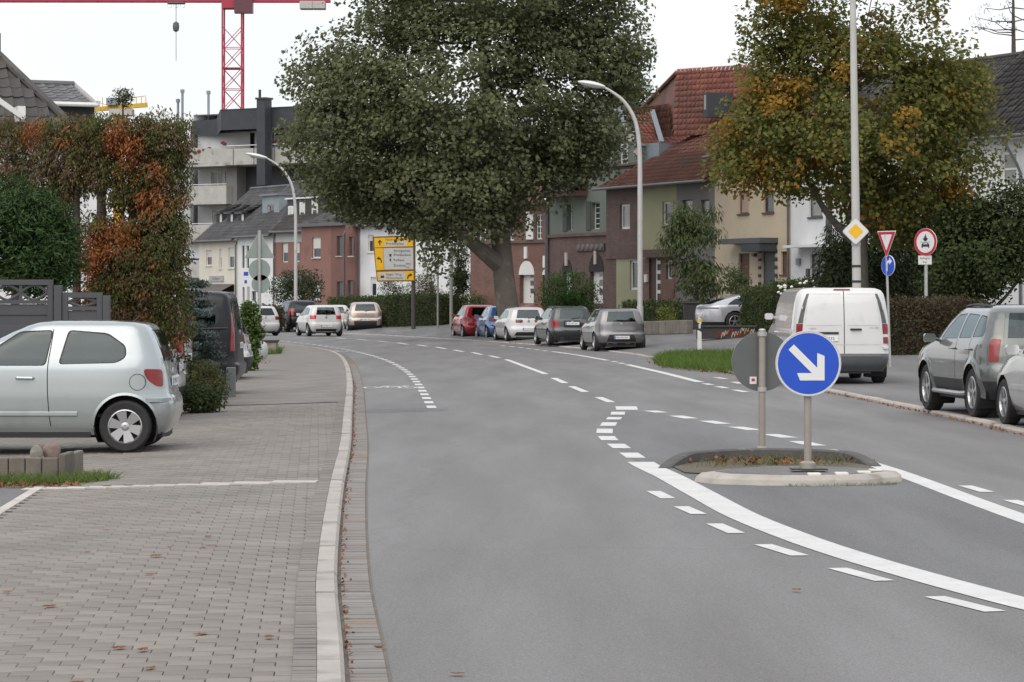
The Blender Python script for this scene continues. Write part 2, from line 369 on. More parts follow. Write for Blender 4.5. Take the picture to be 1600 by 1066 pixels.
# gutter of small setts along the left kerb, and a soldier row behind it
def settrow(name, pts, off0, off1, step, z, mat, y0, y1, rows=1, parent=None):
    p = resample(pts, step); nn = normals(p); mb = MB(); rng = random.Random(5)
    for i in range(len(p)-1):
        if not (y0 < p[i][1] < y1): continue
        for r in range(rows):
            a0 = off0+(off1-off0)*r/rows+.004; a1 = off0+(off1-off0)*(r+1)/rows-.004
            a, b = Vector((*p[i], 0)), Vector((*p[i+1], 0)); na, nb = Vector((*nn[i], 0)), Vector((*nn[i+1], 0)); e = (b-a)*.05
            zz = (z(p[i][1]) if callable(z) else z)+rng.uniform(-.003, .003)
            top = [a+e+na*a0, a+e+na*a1, b-e+nb*a1, b-e+nb*a0]
            c = sum(top, Vector())/4
            V = [v+Vector((0, 0, zz-.02)) for v in top]+[c+(v-c)*.93+Vector((0, 0, zz)) for v in top]
            mb.add(V, [(4, 5, 6, 7), (0, 1, 5, 4), (1, 2, 6, 5), (2, 3, 7, 6), (3, 0, 4, 7)])
    return stuff(mb.build(name, mat, parent))
SETT = M('gutter_sett', (.205, .192, .18), .9, var=.14, scale=3, isl=.12, stain=((.215, .165, .135), 2.2, .52))
settrow('gutter_sett', LKC, .012, .20, .10, .014, SETT, 8, 75, 1, road)
GUTJ = M('gutter_joint', (.14, .12, .10), .95, var=.3, scale=6)
p_ = resample(LKC, .5); n_ = normals(p_); k_ = (p_[:, 1] > 6) & (p_[:, 1] < 120)
strip('gutter_bed', (p_+n_*.002)[k_], (p_+n_*.21)[k_], .004, .004, GUTJ, road, nc=1)

# ------------------------------------------------------------------ left pavement: bone-shaped concrete pavers
PJ = M('paver_joint', (.15, .138, .122), .95, var=.25, scale=5)
PAV = M('concrete_paver', (.198, .180, .160), .92, var=.14, scale=1.1, isl=.10, bump=.25, bscale=90, bdist=.004, coord='Object', stain=((.15, .142, .128), .5, .57))
PAVO = M('concrete_paver_near', (.198, .180, .160), .92, var=.14, scale=3, rnd=.14, bump=.25, bscale=90, bdist=.004)
ya = np.arange(6, 47, 1.0); yb = np.arange(46, 150, 2.0)
A_ = np.array([[Lx(y)-.12, y] for y in ya]); B_ = np.array([[-14, y] for y in ya])
pave = struct(strip('pavement_left', B_, A_, lambda x, y, t: zl(x, y)-.010, 0, PJ, nc=24))
FARP = brickmat('paver_far', (.198, .182, .163), (.17, .156, .14), (.12, .11, .10), .2, .165, ms=.006, bump=.3)
A_ = np.array([[Lx(y)-.12, y] for y in yb]); B_ = np.array([[min(-14, Lx(y)-8), y] for y in yb])
strip('pavement_far', B_, A_, lambda x, y, t: zl(x, y)-.002, 0, FARP, pave, nc=16)
bone = [(-.1, -.068), (-.086, -.08), (-.03, -.08), (0, -.078), (.03, -.08), (.086, -.08), (.1, -.068), (.0985, -.025), (.0985, .025), (.1, .068), (.086, .08), (.03, .08), (0, .078), (-.03, .08), (-.086, .08), (-.1, .068), (-.0985, .025), (-.0985, -.025)]
bv = [(x*.994, y*1.022, -.006) for x, y in bone]+[(x*.994*.972, y*1.022*.972, .0) for x, y in bone]
sv = [(x, y, -.006) for x, y in ((-.0985, -.0815), (.0985, -.0815), (.0985, .0815), (-.0985, .0815))]+[(x, y, 0) for x, y in ((-.096, -.079), (.096, -.079), (.096, .079), (-.096, .079))]
sf = [(4, 5, 6, 7), (0, 1, 5, 4), (1, 2, 6, 5), (2, 3, 7, 6), (3, 0, 4, 7)]
nb_ = len(bone); bf = [list(range(nb_, 2*nb_))]+[[i, (i+1) % nb_, nb_+(i+1) % nb_, nb_+i] for i in range(nb_)]
pm = MB().add(bv, bf).mesh('paver', PAVO)
D0 = Vector((-.069, 1, 0)).normalized(); U0 = Vector((D0.y, -D0.x, 0)); O0 = Vector((-1.02, 12.0, 0)); AZ = math.atan2(U0.y, U0.x)
spots = []
def edge_left(y): return -4.22+.06*(26-y) if y < 26.2 else -9.0
for j in range(-20, 205):
    for i in range(-48, 8):
        c = O0+U0*(i*.2+(.1 if j % 2 else 0))+D0*(j*.165)
        if c.y > 45.5 or c.x > Lx(c.y)-.13-.02: continue
        if c.x < edge_left(c.y)-.13 or abs(c.y-25.72+.069*(c.x+1.6)) < .2: continue
        if c.y < 11.2 or (c.x < -9): continue
        spots.append(c)
infr = lambda c: c.y > 12.4 and c.x > -(800/FPX)*c.y-.1
spots.sort(key=lambda c: (not infr(c), c.y))
mbp = MB(); rg = random.Random(2)
for q, c in enumerate(spots):
    z = zl(c.x, c.y)+rg.uniform(-.0015, .0015)
    if q < 298:
        o = link('paver', pm, pave); o.location = (c.x, c.y, z); o.rotation_euler = (0, 0, AZ)
    else:
        ca, sa = math.cos(AZ), math.sin(AZ)
        mbp.add([(c.x+x*ca-y*sa, c.y+x*sa+y*ca, z+zz) for x, y, zz in (bv if c.y < 19 else sv)], bf if c.y < 19 else sf)
stuff(mbp.build('paver_field', PAV, pave))
settrow('edging_sett', LKC, -.128, -.235, .075, lambda y: .057, PAV, 9, 46, 1, pave)
# pale stone band across the pavement
BAND = M('band_stone', (.45, .42, .385), .9, var=.12, scale=3, rnd=.10, stain=((.28, .25, .21), 4, .6))
x = Lx(25.6)-.25; i = 0
while x > -4.35:
    w = (.42, .36, .3, .22, .22, .2, .2, .2)[min(i, 7)]; c0 = Vector((x, 25.70-.069*(x+1.6), 0)); i += 1
    d = Vector((-1, .069, 0)).normalized(); nn = Vector((.069, 1, 0)).normalized()*(.10 if i > 3 else .16)
    a, b = c0+d*.004, c0+d*(w-.004)
    z = zl(x, 25.7)+.002
    V = [a-nn, b-nn, b+nn, a+nn]; V = [Vector((v.x, v.y, z-.014)) for v in V]+[Vector((v.x, v.y, z)) for v in V]
    MB().add(V, [(4, 5, 6, 7), (0, 1, 5, 4), (1, 2, 6, 5), (2, 3, 7, 6), (3, 0, 4, 7)]).build('band_stone', BAND, pave); x -= w
# drive on the far left: asphalt strip with pale edging, then oblong pavers
def quadstrip(name, pts, mat, z, parent):
    return MB().add([(x, y, z) for x, y in pts], [list(range(len(pts)))]).build(name, mat, parent)
def el(y, o): return (edge_left(min(y, 26))-o, y)
quadstrip('drive_strip', [el(11, .22), el(26.0, .22), el(26.0, .52), el(11, .52)], ASPH2, -.032, pave)
for k in range(30):
    y0 = 12+k*.47
    for o0, o1, nm in ((.11, .20, 'edging_stone'), (.54, .64, 'edging_stone')):
        V = [el(y0, o0), el(y0+.46, o0), el(y0+.46, o1), el(y0, o1)]
        MB().add([(x, y, -.06) for x, y in V]+[(x, y, -.022) for x, y in V], [(4, 5, 6, 7), (0, 1, 5, 4), (1, 2, 6, 5), (2, 3, 7, 6), (3, 0, 4, 7)]).build(nm, BAND, pave)
mb = MB(); rg = random.Random(9)
for j in range(70):
    for i in range(14):
        y0 = 15+j*.205; o0 = .67+i*.105+(0 if j % 2 else .05)
        V = [el(y0, o0), el(y0+.195, o0), el(y0+.195, o0+.097), el(y0, o0+.097)]; zz = -.03+rg.uniform(-.002, .002)
        if y0 < 26: mb.add([(x, y, zz-.02) for x, y in V]+[(x, y, zz) for x, y in V], [(4, 5, 6, 7), (0, 1, 5, 4), (1, 2, 6, 5), (2, 3, 7, 6), (3, 0, 4, 7)])
stuff(mb.build('drive_paver', M('drive_paver', (.33, .31, .28), .9, var=.12, isl=.15, stain=((.13, .13, .08), 3, .58)), pave))

# ------------------------------------------------------------------ road markings
def mark(pts, w, name='marking', z=.0045):
    p = [Vector(q) for q in pts]; n = len(p); V = []
    for i in range(n):
        d = (p[min(i+1, n-1)]-p[max(i-1, 0)]).normalized(); r = Vector((d.y, -d.x, 0))*w/2
        V += [(p[i].x-r.x, p[i].y-r.y, z), (p[i].x+r.x, p[i].y+r.y, z)]
    return MB().add(V, [(2*i, 2*i+1, 2*i+3, 2*i+2) for i in range(n-1)]).build(name, WHITEPAINT, road)
def gp(l): return [G(x, y) for x, y in l]
def dashes(path, on, off, w, name='lane_dash', start=0):
    p = resample([(q.x, q.y) for q in path], .1); i = int(start*10)
    while i+int(on*10) < len(p):
        s = p[i:i+int(on*10)+1:max(1, int(on*10)//2)]; mark([(a, b, 0) for a, b in s], w, name); i += int((on+off)*10)
dashes(catmull(gp([(675, 638), (651, 597), (630, 577), (600, 562), (560, 550.5), (520, 543), (480, 537.5), (440, 533), (420, 531)]), 8), 1.0, 1.0, .15, 'cycle_lane_dash')
for a, b, c, d, w in ((935, 621, 955, 629, .15), (893, 604, 915, 613, .15), (865, 591, 883, 599, .15), (791, 562, 853, 585, .15), (765, 556, 780, 559.5, .15), (738, 551, 753, 554.5, .15), (709, 547, 724, 550, .15),
        (681, 542.5, 697, 545.5, .16), (652, 539, 667, 541.5, .17), (621, 536, 637, 538.5, .18), (590, 533, 606, 535, .19), (558, 530.3, 575, 532.2, .2), (525, 528, 540, 529.5, .2)):
    mark(gp([(a, b), (c, d)]), w, 'centre_line_dash')
for a, b, c, d in ((1016, 642.2, 1034, 645.2), (1056, 650, 1081, 654.5), (1103, 658, 1131, 663), (1149, 667.5, 1180, 672.5), (1203, 679, 1234, 684.5), (1246, 690, 1277, 697), (1291, 703, 1321, 710.5)):
    mark(gp([(a, b), (c, d)]), .22, 'guide_dash')
mark(gp([(978, 635.5), (980, 641)]), .34, 'guide_dash')
for a, b, c, d in ((966, 644, 965, 648.5), (961, 652.3, 958, 656), (953, 660.5, 949, 666), (945, 670.5, 944.5, 677.5), (947, 682, 953, 688.5), (962, 694, 972, 701), (982, 708, 994, 716)):
    mark(gp([(a, b), (c, d)]), .21, 'guide_dash')
mark(catmull(gp([(1001, 722.5), (1012, 729), (1030, 737.5), (1050, 747), (1105, 777), (1162, 807), (1250, 842), (1340, 872), (1425, 897), (1512, 921), (1600, 944), (1700, 968)]), 5), .28, 'hatch_edge_line')
mark(catmull(gp([(1350, 722), (1400, 738), (1450, 756), (1500, 775), (1550, 793.5), (1610, 815), (1700, 846)]), 4), .22, 'hatch_edge_line')
for a, b, c, d in ((1021, 768, 1044, 779.5), (1064, 792, 1092, 804), (1116, 819, 1151, 834), (1192, 851.5, 1250, 869), (1308, 888.5, 1382, 908.5), (1460, 933, 1555, 956.5), (1508, 759.5, 1543, 769.5), (1578, 782, 1618, 793)):
    mark(gp([(a, b), (c, d)]), .13, 'lane_dash')
mark(gp([(980, 570), (1035, 582.5), (1094, 597.5)]), .2, 'edge_line'); mark(gp([(863, 549.5), (905, 555.5), (950, 563.5)]), .17, 'edge_line')
for a, b, c, d in ((1101, 599.5, 1112, 602), (1121, 604, 1135, 607), (1147, 609.5, 1166, 613), (957, 564.8, 963, 566), (968, 567.3, 974, 568.7), (848, 548, 855, 549), (836, 546.4, 842, 547.3), (824, 544.8, 829, 545.6), (811, 543.2, 817, 544), (797, 541.6, 803, 542.4), (783, 540.2, 789, 541), (1118, 590, 1134, 592.5), (1146, 597, 1158, 600)):
    mark(gp([(a, b), (c, d)]), .16, 'edge_dash')
def bike(c, h, sx=1.0, sy=2.6):
    """painted bicycle: two wheels, frame, handlebar"""
    mb = MB(); ca, sa = math.cos(h), math.sin(h)
    def T(x, y): x *= sx; y *= sy; return (c.x+x*ca-y*sa, c.y+x*sa+y*ca, .0045)
    def seg(a, b, w=.035):
        a, b = Vector(a), Vector(b); d = (b-a).normalized(); r = Vector((-d.y, d.x))*w
        mb.add([T(*(a-r)), T(*(b-r)), T(*(b+r)), T(*(a+r))], [(0, 1, 2, 3)])
    for cx in (-.34, .34):
        n = 20
        for k in range(n):
            a0, a1 = 2*math.pi*k/n, 2*math.pi*(k+1)/n
            mb.add([T(cx+.2*math.cos(a0), .2*math.sin(a0)), T(cx+.2*math.cos(a1), .2*math.sin(a1)), T(cx+.14*math.cos(a1), .14*math.sin(a1)), T(cx+.14*math.cos(a0), .14*math.sin(a0))], [(0, 1, 2, 3)])
    for a, b in (((-.34, 0), (-.12, .3)), ((-.12, .3), (.22, .3)), ((.22, .3), (-.02, 0)), ((-.02, 0), (-.12, .3)), ((-.34, 0), (-.02, 0)), ((.34, 0), (.2, .42)), ((.2, .42), (.32, .46)), ((-.2, .36), (-.06, .36))): seg(a, b)
    return mb.build('bicycle_marking', WHITEPAINT, road)
bike(G(610, 606), .0); bike(G(519, 549.5), .15, 1.0, 2.6)
# coarser resurfaced patch around the traffic island
pp = gp([(966, 648), (985, 642), (1030, 646), (1100, 660), (1200, 681), (1345, 716), (1400, 740), (1500, 776), (1610, 816), (1700, 846), (1700, 980), (1600, 943), (1500, 917), (1400, 889), (1300, 858), (1200, 820), (1100, 771), (1030, 737), (990, 718), (955, 692), (943, 676), (950, 660)])
MB().add([(p.x, p.y, .002) for p in pp], [list(range(len(pp)))]).build('asphalt_patch', ASPH2, road)
pp = gp([(560, 640), (700, 637), (700, 642), (562, 646)]); MB().add([(p.x, p.y, .002) for p in pp], [list(range(len(pp)))]).build('asphalt_seam', ASPH2, road)

# ------------------------------------------------------------------ traffic island
isl = tag(empty('traffic_island', (2.7, 27.9, 0)), 'low concrete traffic island carrying the two round signs', 'traffic island')
def ip(l): return [Vector((x-2.7, y-27.9)) for x, y in l]
near = ip([(1.70, 26.45), (1.86, 26.05), (2.3, 25.85), (2.8, 25.8), (3.3, 25.95), (3.66, 26.4), (3.72, 26.75), (3.35, 27.25), (2.85, 27.55), (2.4, 27.45), (2.0, 27.0)])
mb = MB(); c = sum(near, Vector((0, 0)))/len(near); n = len(near)
r0 = [(*p, -.02) for p in near]; r1 = [(*(c+(p-c)*.97), .05) for p in near]; r2 = [(*(c+(p-c)*.92), .085) for p in near]; r3 = [(*(c+(p-c)*.80), .095) for p in near]
mb.add(r0+r1+r2+r3, [[a*n+i, a*n+(i+1) % n, (a+1)*n+(i+1) % n, (a+1)*n+i] for a in range(3) for i in range(n)])
mb.build('island_kerb', M('island_concrete', (.36, .335, .30), .92, var=.16, scale=4, bump=.4, bscale=40, stain=((.24, .215, .18), 3, .54)), isl, smooth=False)
MB().add([(p[0], p[1], .0975) for p in r3], [list(range(n))]).build('island_top', ASPH3, isl)
arc = catmull([(1.60, 28.5, 0), (1.85, 29.3, 0), (2.3, 29.9, 0), (2.75, 30.1, 0), (3.2, 29.9, 0), (3.52, 29.4, 0), (3.66, 28.8, 0)], 4)
mb = MB(); V = []
for i, p in enumerate(arc):
    d = (arc[min(i+1, len(arc)-1)]-arc[max(i-1, 0)]).normalized(); nn = Vector((-d.y, d.x, 0)); t = min(i, len(arc)-1-i)/5
    h = .12*min(1, .1+t); q = p-Vector((2.7, 27.9, 0))
    V += [q+Vector((0, 0, -.02)), q+Vector((0, 0, h-.015)), q+nn*.02+Vector((0, 0, h)), q+nn*.12+Vector((0, 0, h)), q+nn*.14+Vector((0, 0, -.02))]
mb.add(V, [[5*i+a, 5*i+a+1, 5*i+a+6, 5*i+a+5] for i in range(len(arc)-1) for a in range(4)]+[[0, 1, 2, 3, 4], [5*len(arc)-5+a for a in range(5)]])
mb.build('island_kerb_stone', M('island_kerb_dark', (.085, .082, .078), .9, var=.25, scale=5, bump=.3, stain=((.25, .24, .22), 3, .62)), isl)
pts = [(p.x-2.7, p.y-27.9, .012) for p in arc[1:-1]]+[(1.0, -.4, .012), (.2, -.3, .012), (-.6, -.6, .012), (-1.0, -.2, .012)]
MB().add(pts, [list(range(len(pts)))]).build('island_bed', SOIL, isl)
for px, py, m in ((1272, 741, WHITE), (1315, 740, WHITE), (1350, 738, WHITE), (1368, 735, WHITE)):
    q = G(px, py, .10)-Vector((2.7, 27.9, 0)); MB().box(q.x-.06, q.x+.06, q.y-.07, q.y+.07, .085, .112).build('marker_block', M('marker_white', (.6, .58, .52), .8, var=.15), isl, bevel=.008)
for px, py, m in ((1093, 709, 1), (1107, 708, 0), (1136, 705.5, 1), (1180, 705, 0)):
    q = G(px, py, .03)-Vector((2.7, 27.9, 0)); MB().box(q.x-.05, q.x+.06, q.y-.08, q.y+.08, .0, .04).build('marker_block', M('marker_red', (.5, .2, .19), .7) if m else M('marker_white', (.6, .58, .52), .8), isl, bevel=.008)
# ------------------------------------------------------------------ vehicles
TAB = {
 'hatch': ((3.64, 1.66, 1.5), 11, 4.6, [(.2, -1.64, 1.68, .73), (.3, -1.72, 1.79, .795), (.45, -1.775, 1.82, .823), (.60, -1.77, 1.80, .83), (.655, -1.735, 1.78, .83), (.72, -1.72, 1.71, .828), (.85, -1.705, 1.45, .822), (.95, -1.69, 1.02, .812), (1.02, -1.67, .74, .795), (1.10, -1.645, .58, .768), (1.25, -1.585, .32, .715), (1.37, -1.525, .07, .668), (1.435, -1.475, -.08, .625), (1.472, -1.38, -.2, .575), (1.492, -1.15, -.35, .47), (1.5, -.9, -.5, .28)]),
 'suv': ((4.3, 1.8, 1.65), 14, 5, [(.28, -2.0, 2.0, .80), (.40, -2.12, 2.1, .86), (.55, -2.15, 2.15, .895), (.72, -2.14, 2.14, .90), (.78, -2.10, 2.13, .90), (.90, -2.09, 2.05, .895), (1.0, -2.07, 1.8, .885), (1.08, -2.05, 1.3, .868), (1.14, -2.02, .98, .845), (1.25, -1.96, .8, .81), (1.42, -1.85, .5, .75), (1.54, -1.74, .25, .69), (1.60, -1.62, .08, .63), (1.635, -1.45, -.1, .54), (1.65, -1.1, -.4, .33)]),
 'van': ((5.1, 1.93, 1.9), 22, 7, [(.25, -2.4, 2.4, .86), (.38, -2.52, 2.5, .93), (.55, -2.55, 2.55, .955), (.60, -2.50, 2.55, .96), (.85, -2.49, 2.5, .965), (1.0, -2.48, 2.35, .962), (1.1, -2.475, 2.0, .958), (1.18, -2.47, 1.65, .95), (1.35, -2.45, 1.45, .935), (1.6, -2.41, 1.1, .90), (1.76, -2.37, .85, .865), (1.84, -2.32, .65, .81), (1.885, -2.2, .4, .70), (1.9, -1.9, 0, .45)]),
 'coupe': ((4.96, 1.97, 1.38), 8, 3.5, [(.2, -2.3, 2.3, .9), (.35, -2.45, 2.45, .965), (.55, -2.48, 2.45, .98), (.75, -2.46, 2.3, .98), (.88, -2.42, 1.9, .965), (.95, -2.36, 1.3, .935), (1.01, -2.15, .98, .88), (1.11, -1.85, .7, .80), (1.23, -1.45, .35, .72), (1.32, -1.0, 0, .62), (1.365, -.7, -.2, .5), (1.38, -.45, -.3, .3)]),
}
GLASS = glassmat('car_glass', (.17, .22, .22), .065)
GLASSD = glassmat('car_glass_dark', (.04, .045, .05), .05)
RUBBER = M('rubber', (.014, .014, .014), .6, var=.2, scale=20)
TYRE = M('tyre', (.022, .022, .022), .85, var=.3, scale=12, bump=.3, bscale=70)
RIM = M('alloy', (.42, .42, .43), .32, .75, var=.06)
SEATM = M('car_seat', (.045, .046, .05), .9, var=.2)
LAMP = M('tail_lamp', (.20, .004, .007), .2, var=.15, scale=14, coat=.4)
LAMPW = M('lamp_clear', (.6, .58, .57), .12, coat=1, var=.05)
PLATE = M('plate', (.7, .7, .68), .5, var=.03)
def paint(name, col, metal=.35, rough=.32):
    return M('paint_'+name, col, rough, metal, var=.05, scale=1.5, coat=1.0 if name != 'black' else .35, stain=(tuple(c*.82 for c in col), 1.7, .62))
def in_poly(a, b, poly):
    n = len(poly); s = 0
    for i in range(n):
        x0, y0 = poly[i]; x1, y1 = poly[(i+1) % n]; c = (x1-x0)*(b-y0)-(y1-y0)*(a-x0)
        if abs(c) < 1e-12: continue
        if s == 0: s = 1 if c > 0 else -1
        elif (c > 0) != (s > 0): return False
    return True
class Body:
    def __init__(s, kind, L, Wd, H, tab=None, lod=1):
        (l, w, h), s.p, s.q, t = TAB[kind]; t = tab or t
        s.fx, s.fy, s.fz = L/l, Wd/w, H/h
        pts = []
        T = [np.array(r, float) for r in t]
        for i in range(len(T)-1):
            p0, p1, p2, p3 = T[max(i-1, 0)], T[i], T[i+1], T[min(i+2, len(T)-1)]
            sub = 3 if lod > 1 else 2
            for k in range(sub):
                u = k/sub; 
                lin = p1*(1-u)+p2*u; cat = .5*((2*p1)+(p2-p0)*u+(2*p0-5*p1+4*p2-p3)*u*u+(3*p1-p0-3*p2+p3)*u**3)
                v = lin*.35+cat*.65; v[0] = lin[0]; pts.append(v)
        pts.append(T[-1]); s.t = np.array(pts)*np.array([s.fz, s.fx, s.fx, s.fy]); s.L, s.W, s.H = L, Wd, H
        s.bm = bmesh.new(); rows = []
        for z, xr, xf, w in s.t:
            row = []
            xc, hl = (xr+xf)/2, (xf-xr)/2
            sd = np.linspace(-.93, .93, 23 if lod > 1 else 15); ycorn = (1-.93**s.p)**(1/s.q)
            yy = np.linspace(.72, -.72, 13 if lod > 1 else 9)
            prof = [(xc+hl*t_, w*(1-abs(t_)**s.p)**(1/s.q)) for t_ in [-.991, -.982, -.97, -.955]+list(sd)+[.955, .97, .982, .991]]
            fr = [(xc+hl*(1-abs(t_)**s.q)**(1/s.p), w*t_) for t_ in yy]
            bk = [(xc-hl*(1-abs(t_)**s.q)**(1/s.p), w*t_) for t_ in -yy]
            for x, y in prof+fr+[(x, -y) for x, y in prof[::-1]]+bk: row.append(s.bm.verts.new((x, y, z)))
            rows.append(row)
        n = len(rows[0])
        for a, b in zip(rows, rows[1:]):
            for i in range(n):
                j = (i+1) % n; s.bm.faces.new((a[i], a[j], b[j], b[i]))
        s.bm.faces.new(rows[-1]); s.bm.normal_update()
        bmesh.ops.recalc_face_normals(s.bm, faces=s.bm.faces); s.bm.normal_update()
    def row(s, z): return [float(np.interp(z, s.t[:, 0], s.t[:, i])) for i in (1, 2, 3)]
    def side(s, x, z):
        xr, xf, w = s.row(z); t = min(1, abs((x-(xr+xf)/2)/((xf-xr)/2))); return w*(1-t**s.p)**(1/s.q)
    def rear(s, y, z):
        xr, xf, w = s.row(z); return (xr+xf)/2-(xf-xr)/2*(1-min(1, abs(y)/w)**s.q)**(1/s.p)
    def cut(s, phi, poly, inner=None, off=.0, mats=None, name=None, parent=None, nmin=.2, skirt=.0, both=False):
        """take the faces seen inside a convex outline from direction phi out of the body; they become a part"""
        d = Vector((math.cos(R(phi)), math.sin(R(phi)), 0)); r = Vector((-math.sin(R(phi)), math.cos(R(phi)), 0)); Z = Vector((0, 0, 1))
        a0, a1 = min(p[0] for p in poly), max(p[0] for p in poly); b0, b1 = min(p[1] for p in poly), max(p[1] for p in poly)
        fs = []
        for f in s.bm.faces:
            if (abs(f.normal.dot(d)) if both else f.normal.dot(d)) < nmin: continue
            A = [v.co.dot(r) for v in f.verts]; B = [v.co.z for v in f.verts]
            if max(A) < a0 or min(A) > a1 or max(B) < b0 or min(B) > b1: continue
            fs.append(f)
        for pl in ([poly]+([inner] if inner else [])):
            for i in range(len(pl)):
                p, q = pl[i], pl[(i+1) % len(pl)]; e = (q[0]-p[0], q[1]-p[1])
                if abs(e[0])+abs(e[1]) < 1e-6: continue
                no = r*e[1]-Z*e[0]; co = r*p[0]+Z*p[1]
                geom = list(set(fs) | {x for f in fs for x in f.edges} | {x for f in fs for x in f.verts})
                ret = bmesh.ops.bisect_plane(s.bm, geom=geom, dist=1e-5, plane_co=co, plane_no=no)
                fs = [g_ for g_ in ret['geom'] if isinstance(g_, bmesh.types.BMFace)]
        s.bm.normal_update(); ins = []
        for f in fs:
            c = f.calc_center_median()
            if in_poly(c.dot(r), c.z, poly): ins.append(f)
        parts = [[f for f in ins if f.calc_center_median().dot(d) > 0], [f for f in ins if f.calc_center_median().dot(d) <= 0]] if both else [ins]
        for ii, ins_ in enumerate(parts): o = s.part(ins_, d if ii == 0 else -d, r, inner, off, mats, name, parent, skirt, ii)
        return o
    def part(s, ins, d, r, inner, off, mats, name, parent, skirt, flip):
        left = set(ins); best = []
        while left:
            st = [left.pop()]; comp = []
            while st:
                f = st.pop(); comp.append(f)
                for e in f.edges:
                    for g_ in e.link_faces:
                        if g_ in left: left.remove(g_); st.append(g_)
            if sum(f.calc_area() for f in comp) > sum(f.calc_area() for f in best): best = comp
        ins = best
        o = None
        if name:
            V = []; F = []; mi = []; ix = {}
            for f in ins:
                q = []
                for v in f.verts:
                    if v.index not in ix or True:
                        key = v
                        if key not in ix: ix[key] = len(V); V.append(v.co+v.normal*off)
                        q.append(ix[key])
                c = f.calc_center_median(); F.append(q); mi.append(1 if inner and not in_poly(c.dot(r), c.z, inner) else 0)
            if skirt:
                cnt = {}
                for q in F:
                    for i in range(len(q)): k = tuple(sorted((q[i], q[(i+1) % len(q)]))); cnt[k] = cnt.get(k, 0)+1
                for (a, b), c_ in list(cnt.items()):
                    if c_ == 1:
                        F.append([a, b, len(V)+1, len(V)]); V += [V[a]-d*skirt, V[b]-d*skirt]; mi.append(0)
            me = bpy.data.meshes.new(name); me.from_pydata([tuple(v) for v in V], [], F)
            for m in mats: me.materials.append(m)
            me.polygons.foreach_set('material_index', mi); me.polygons.foreach_set('use_smooth', [True]*len(F))
            try: me.set_sharp_from_angle(angle=R(45))
            except Exception: pass
            me.update(); o = link(name, me, parent)
        bmesh.ops.delete(s.bm, geom=ins, context='FACES'); return o
    def finish(s, mat, parent, lower=None):
        loose = [v for v in s.bm.verts if not v.link_faces]; bmesh.ops.delete(s.bm, geom=loose, context='VERTS')
        me = bpy.data.meshes.new('body'); s.bm.to_mesh(me); s.bm.free(); me.materials.append(mat)
        if lower: me.materials.append(lower[1])
        for p in me.polygons:
            p.use_smooth = True
            if lower and p.center.z < lower[0]: p.material_index = 1
        try: me.set_sharp_from_angle(angle=R(38))
        except Exception: pass
        return link('body', me, parent)
WM = {}
def wheel_meshes(r, wd, style):
    k = (r, wd, style)
    if k in WM: return WM[k]
    fr = lambda x, y, h: (x, h, y); rr = r*.66
    ty = MB().lathe([(rr, -wd/2+.01), (r*.9, -wd/2), (r*.97, -wd/2+.02), (r, -wd/2+.05), (r, wd/2-.05), (r*.97, wd/2-.02), (r*.9, wd/2), (rr, wd/2-.01)], 28, fr).mesh('tyre', TYRE, True)
    mb = MB(); mb.lathe([(rr, wd/2-.012), (rr*.93, wd/2-.004), (rr*.88, wd/2-.03), (rr*.85, wd/2-.09), (.0, wd/2-.1)], 28, fr, mis=[0, 0, 0, 1])
    mb.lathe([(rr*.26, wd/2-.09), (rr*.25, wd/2-.02), (rr*.12, wd/2-.012), (0, wd/2-.012)], 16, fr)
    ns, ws = {'hub6': (6, .50), 'five': (5, .24), 'ten': (10, .11), 'cap': (7, .26)}[style]
    for i in range(ns):
        a = 2*math.pi*i/ns+.26; ca, sa = math.cos(a), math.sin(a)
        V = []
        for rad, hw, h in ((rr*.18, ws*rr*.34, wd/2-.022), (rr*.9, ws*rr*.62, wd/2-.010)):
            for sg in (-1, 1):
                x, y = rad*ca-sg*hw*sa, rad*sa+sg*hw*ca; V += [(x, h, y), (x, h-.05, y)]
        mb.add(V, [(0, 2, 6, 4), (0, 4, 5, 1), (2, 3, 7, 6), (4, 6, 7, 5)])
    ri = mb.mesh('rim', [RIM, RUBBER], False); WM[k] = (ty, ri); return WM[k]
INK = M('ink', (.02, .02, .022), .6)
def plate(root, x, y, z, txt, w=.52, tilt=0):
    """licence plate facing rearwards"""
    mb = MB().box(-.012, 0, -w/2, w/2, -.055, .055); o = mb.build('licence_plate', PLATE, root, bevel=.004); o.location = (x, y, z); o.rotation_euler = (0, tilt, 0)
    t = link('plate_lettering', text_mesh(txt, .085, INK), o); t.location = (-.014, -.01, -.004); t.rotation_euler = (R(90), 0, R(-90))
    b = MB().box(-.0135, -.0, w/2-.045, w/2-.004, -.05, .05).build('plate_band', BLUE, o)
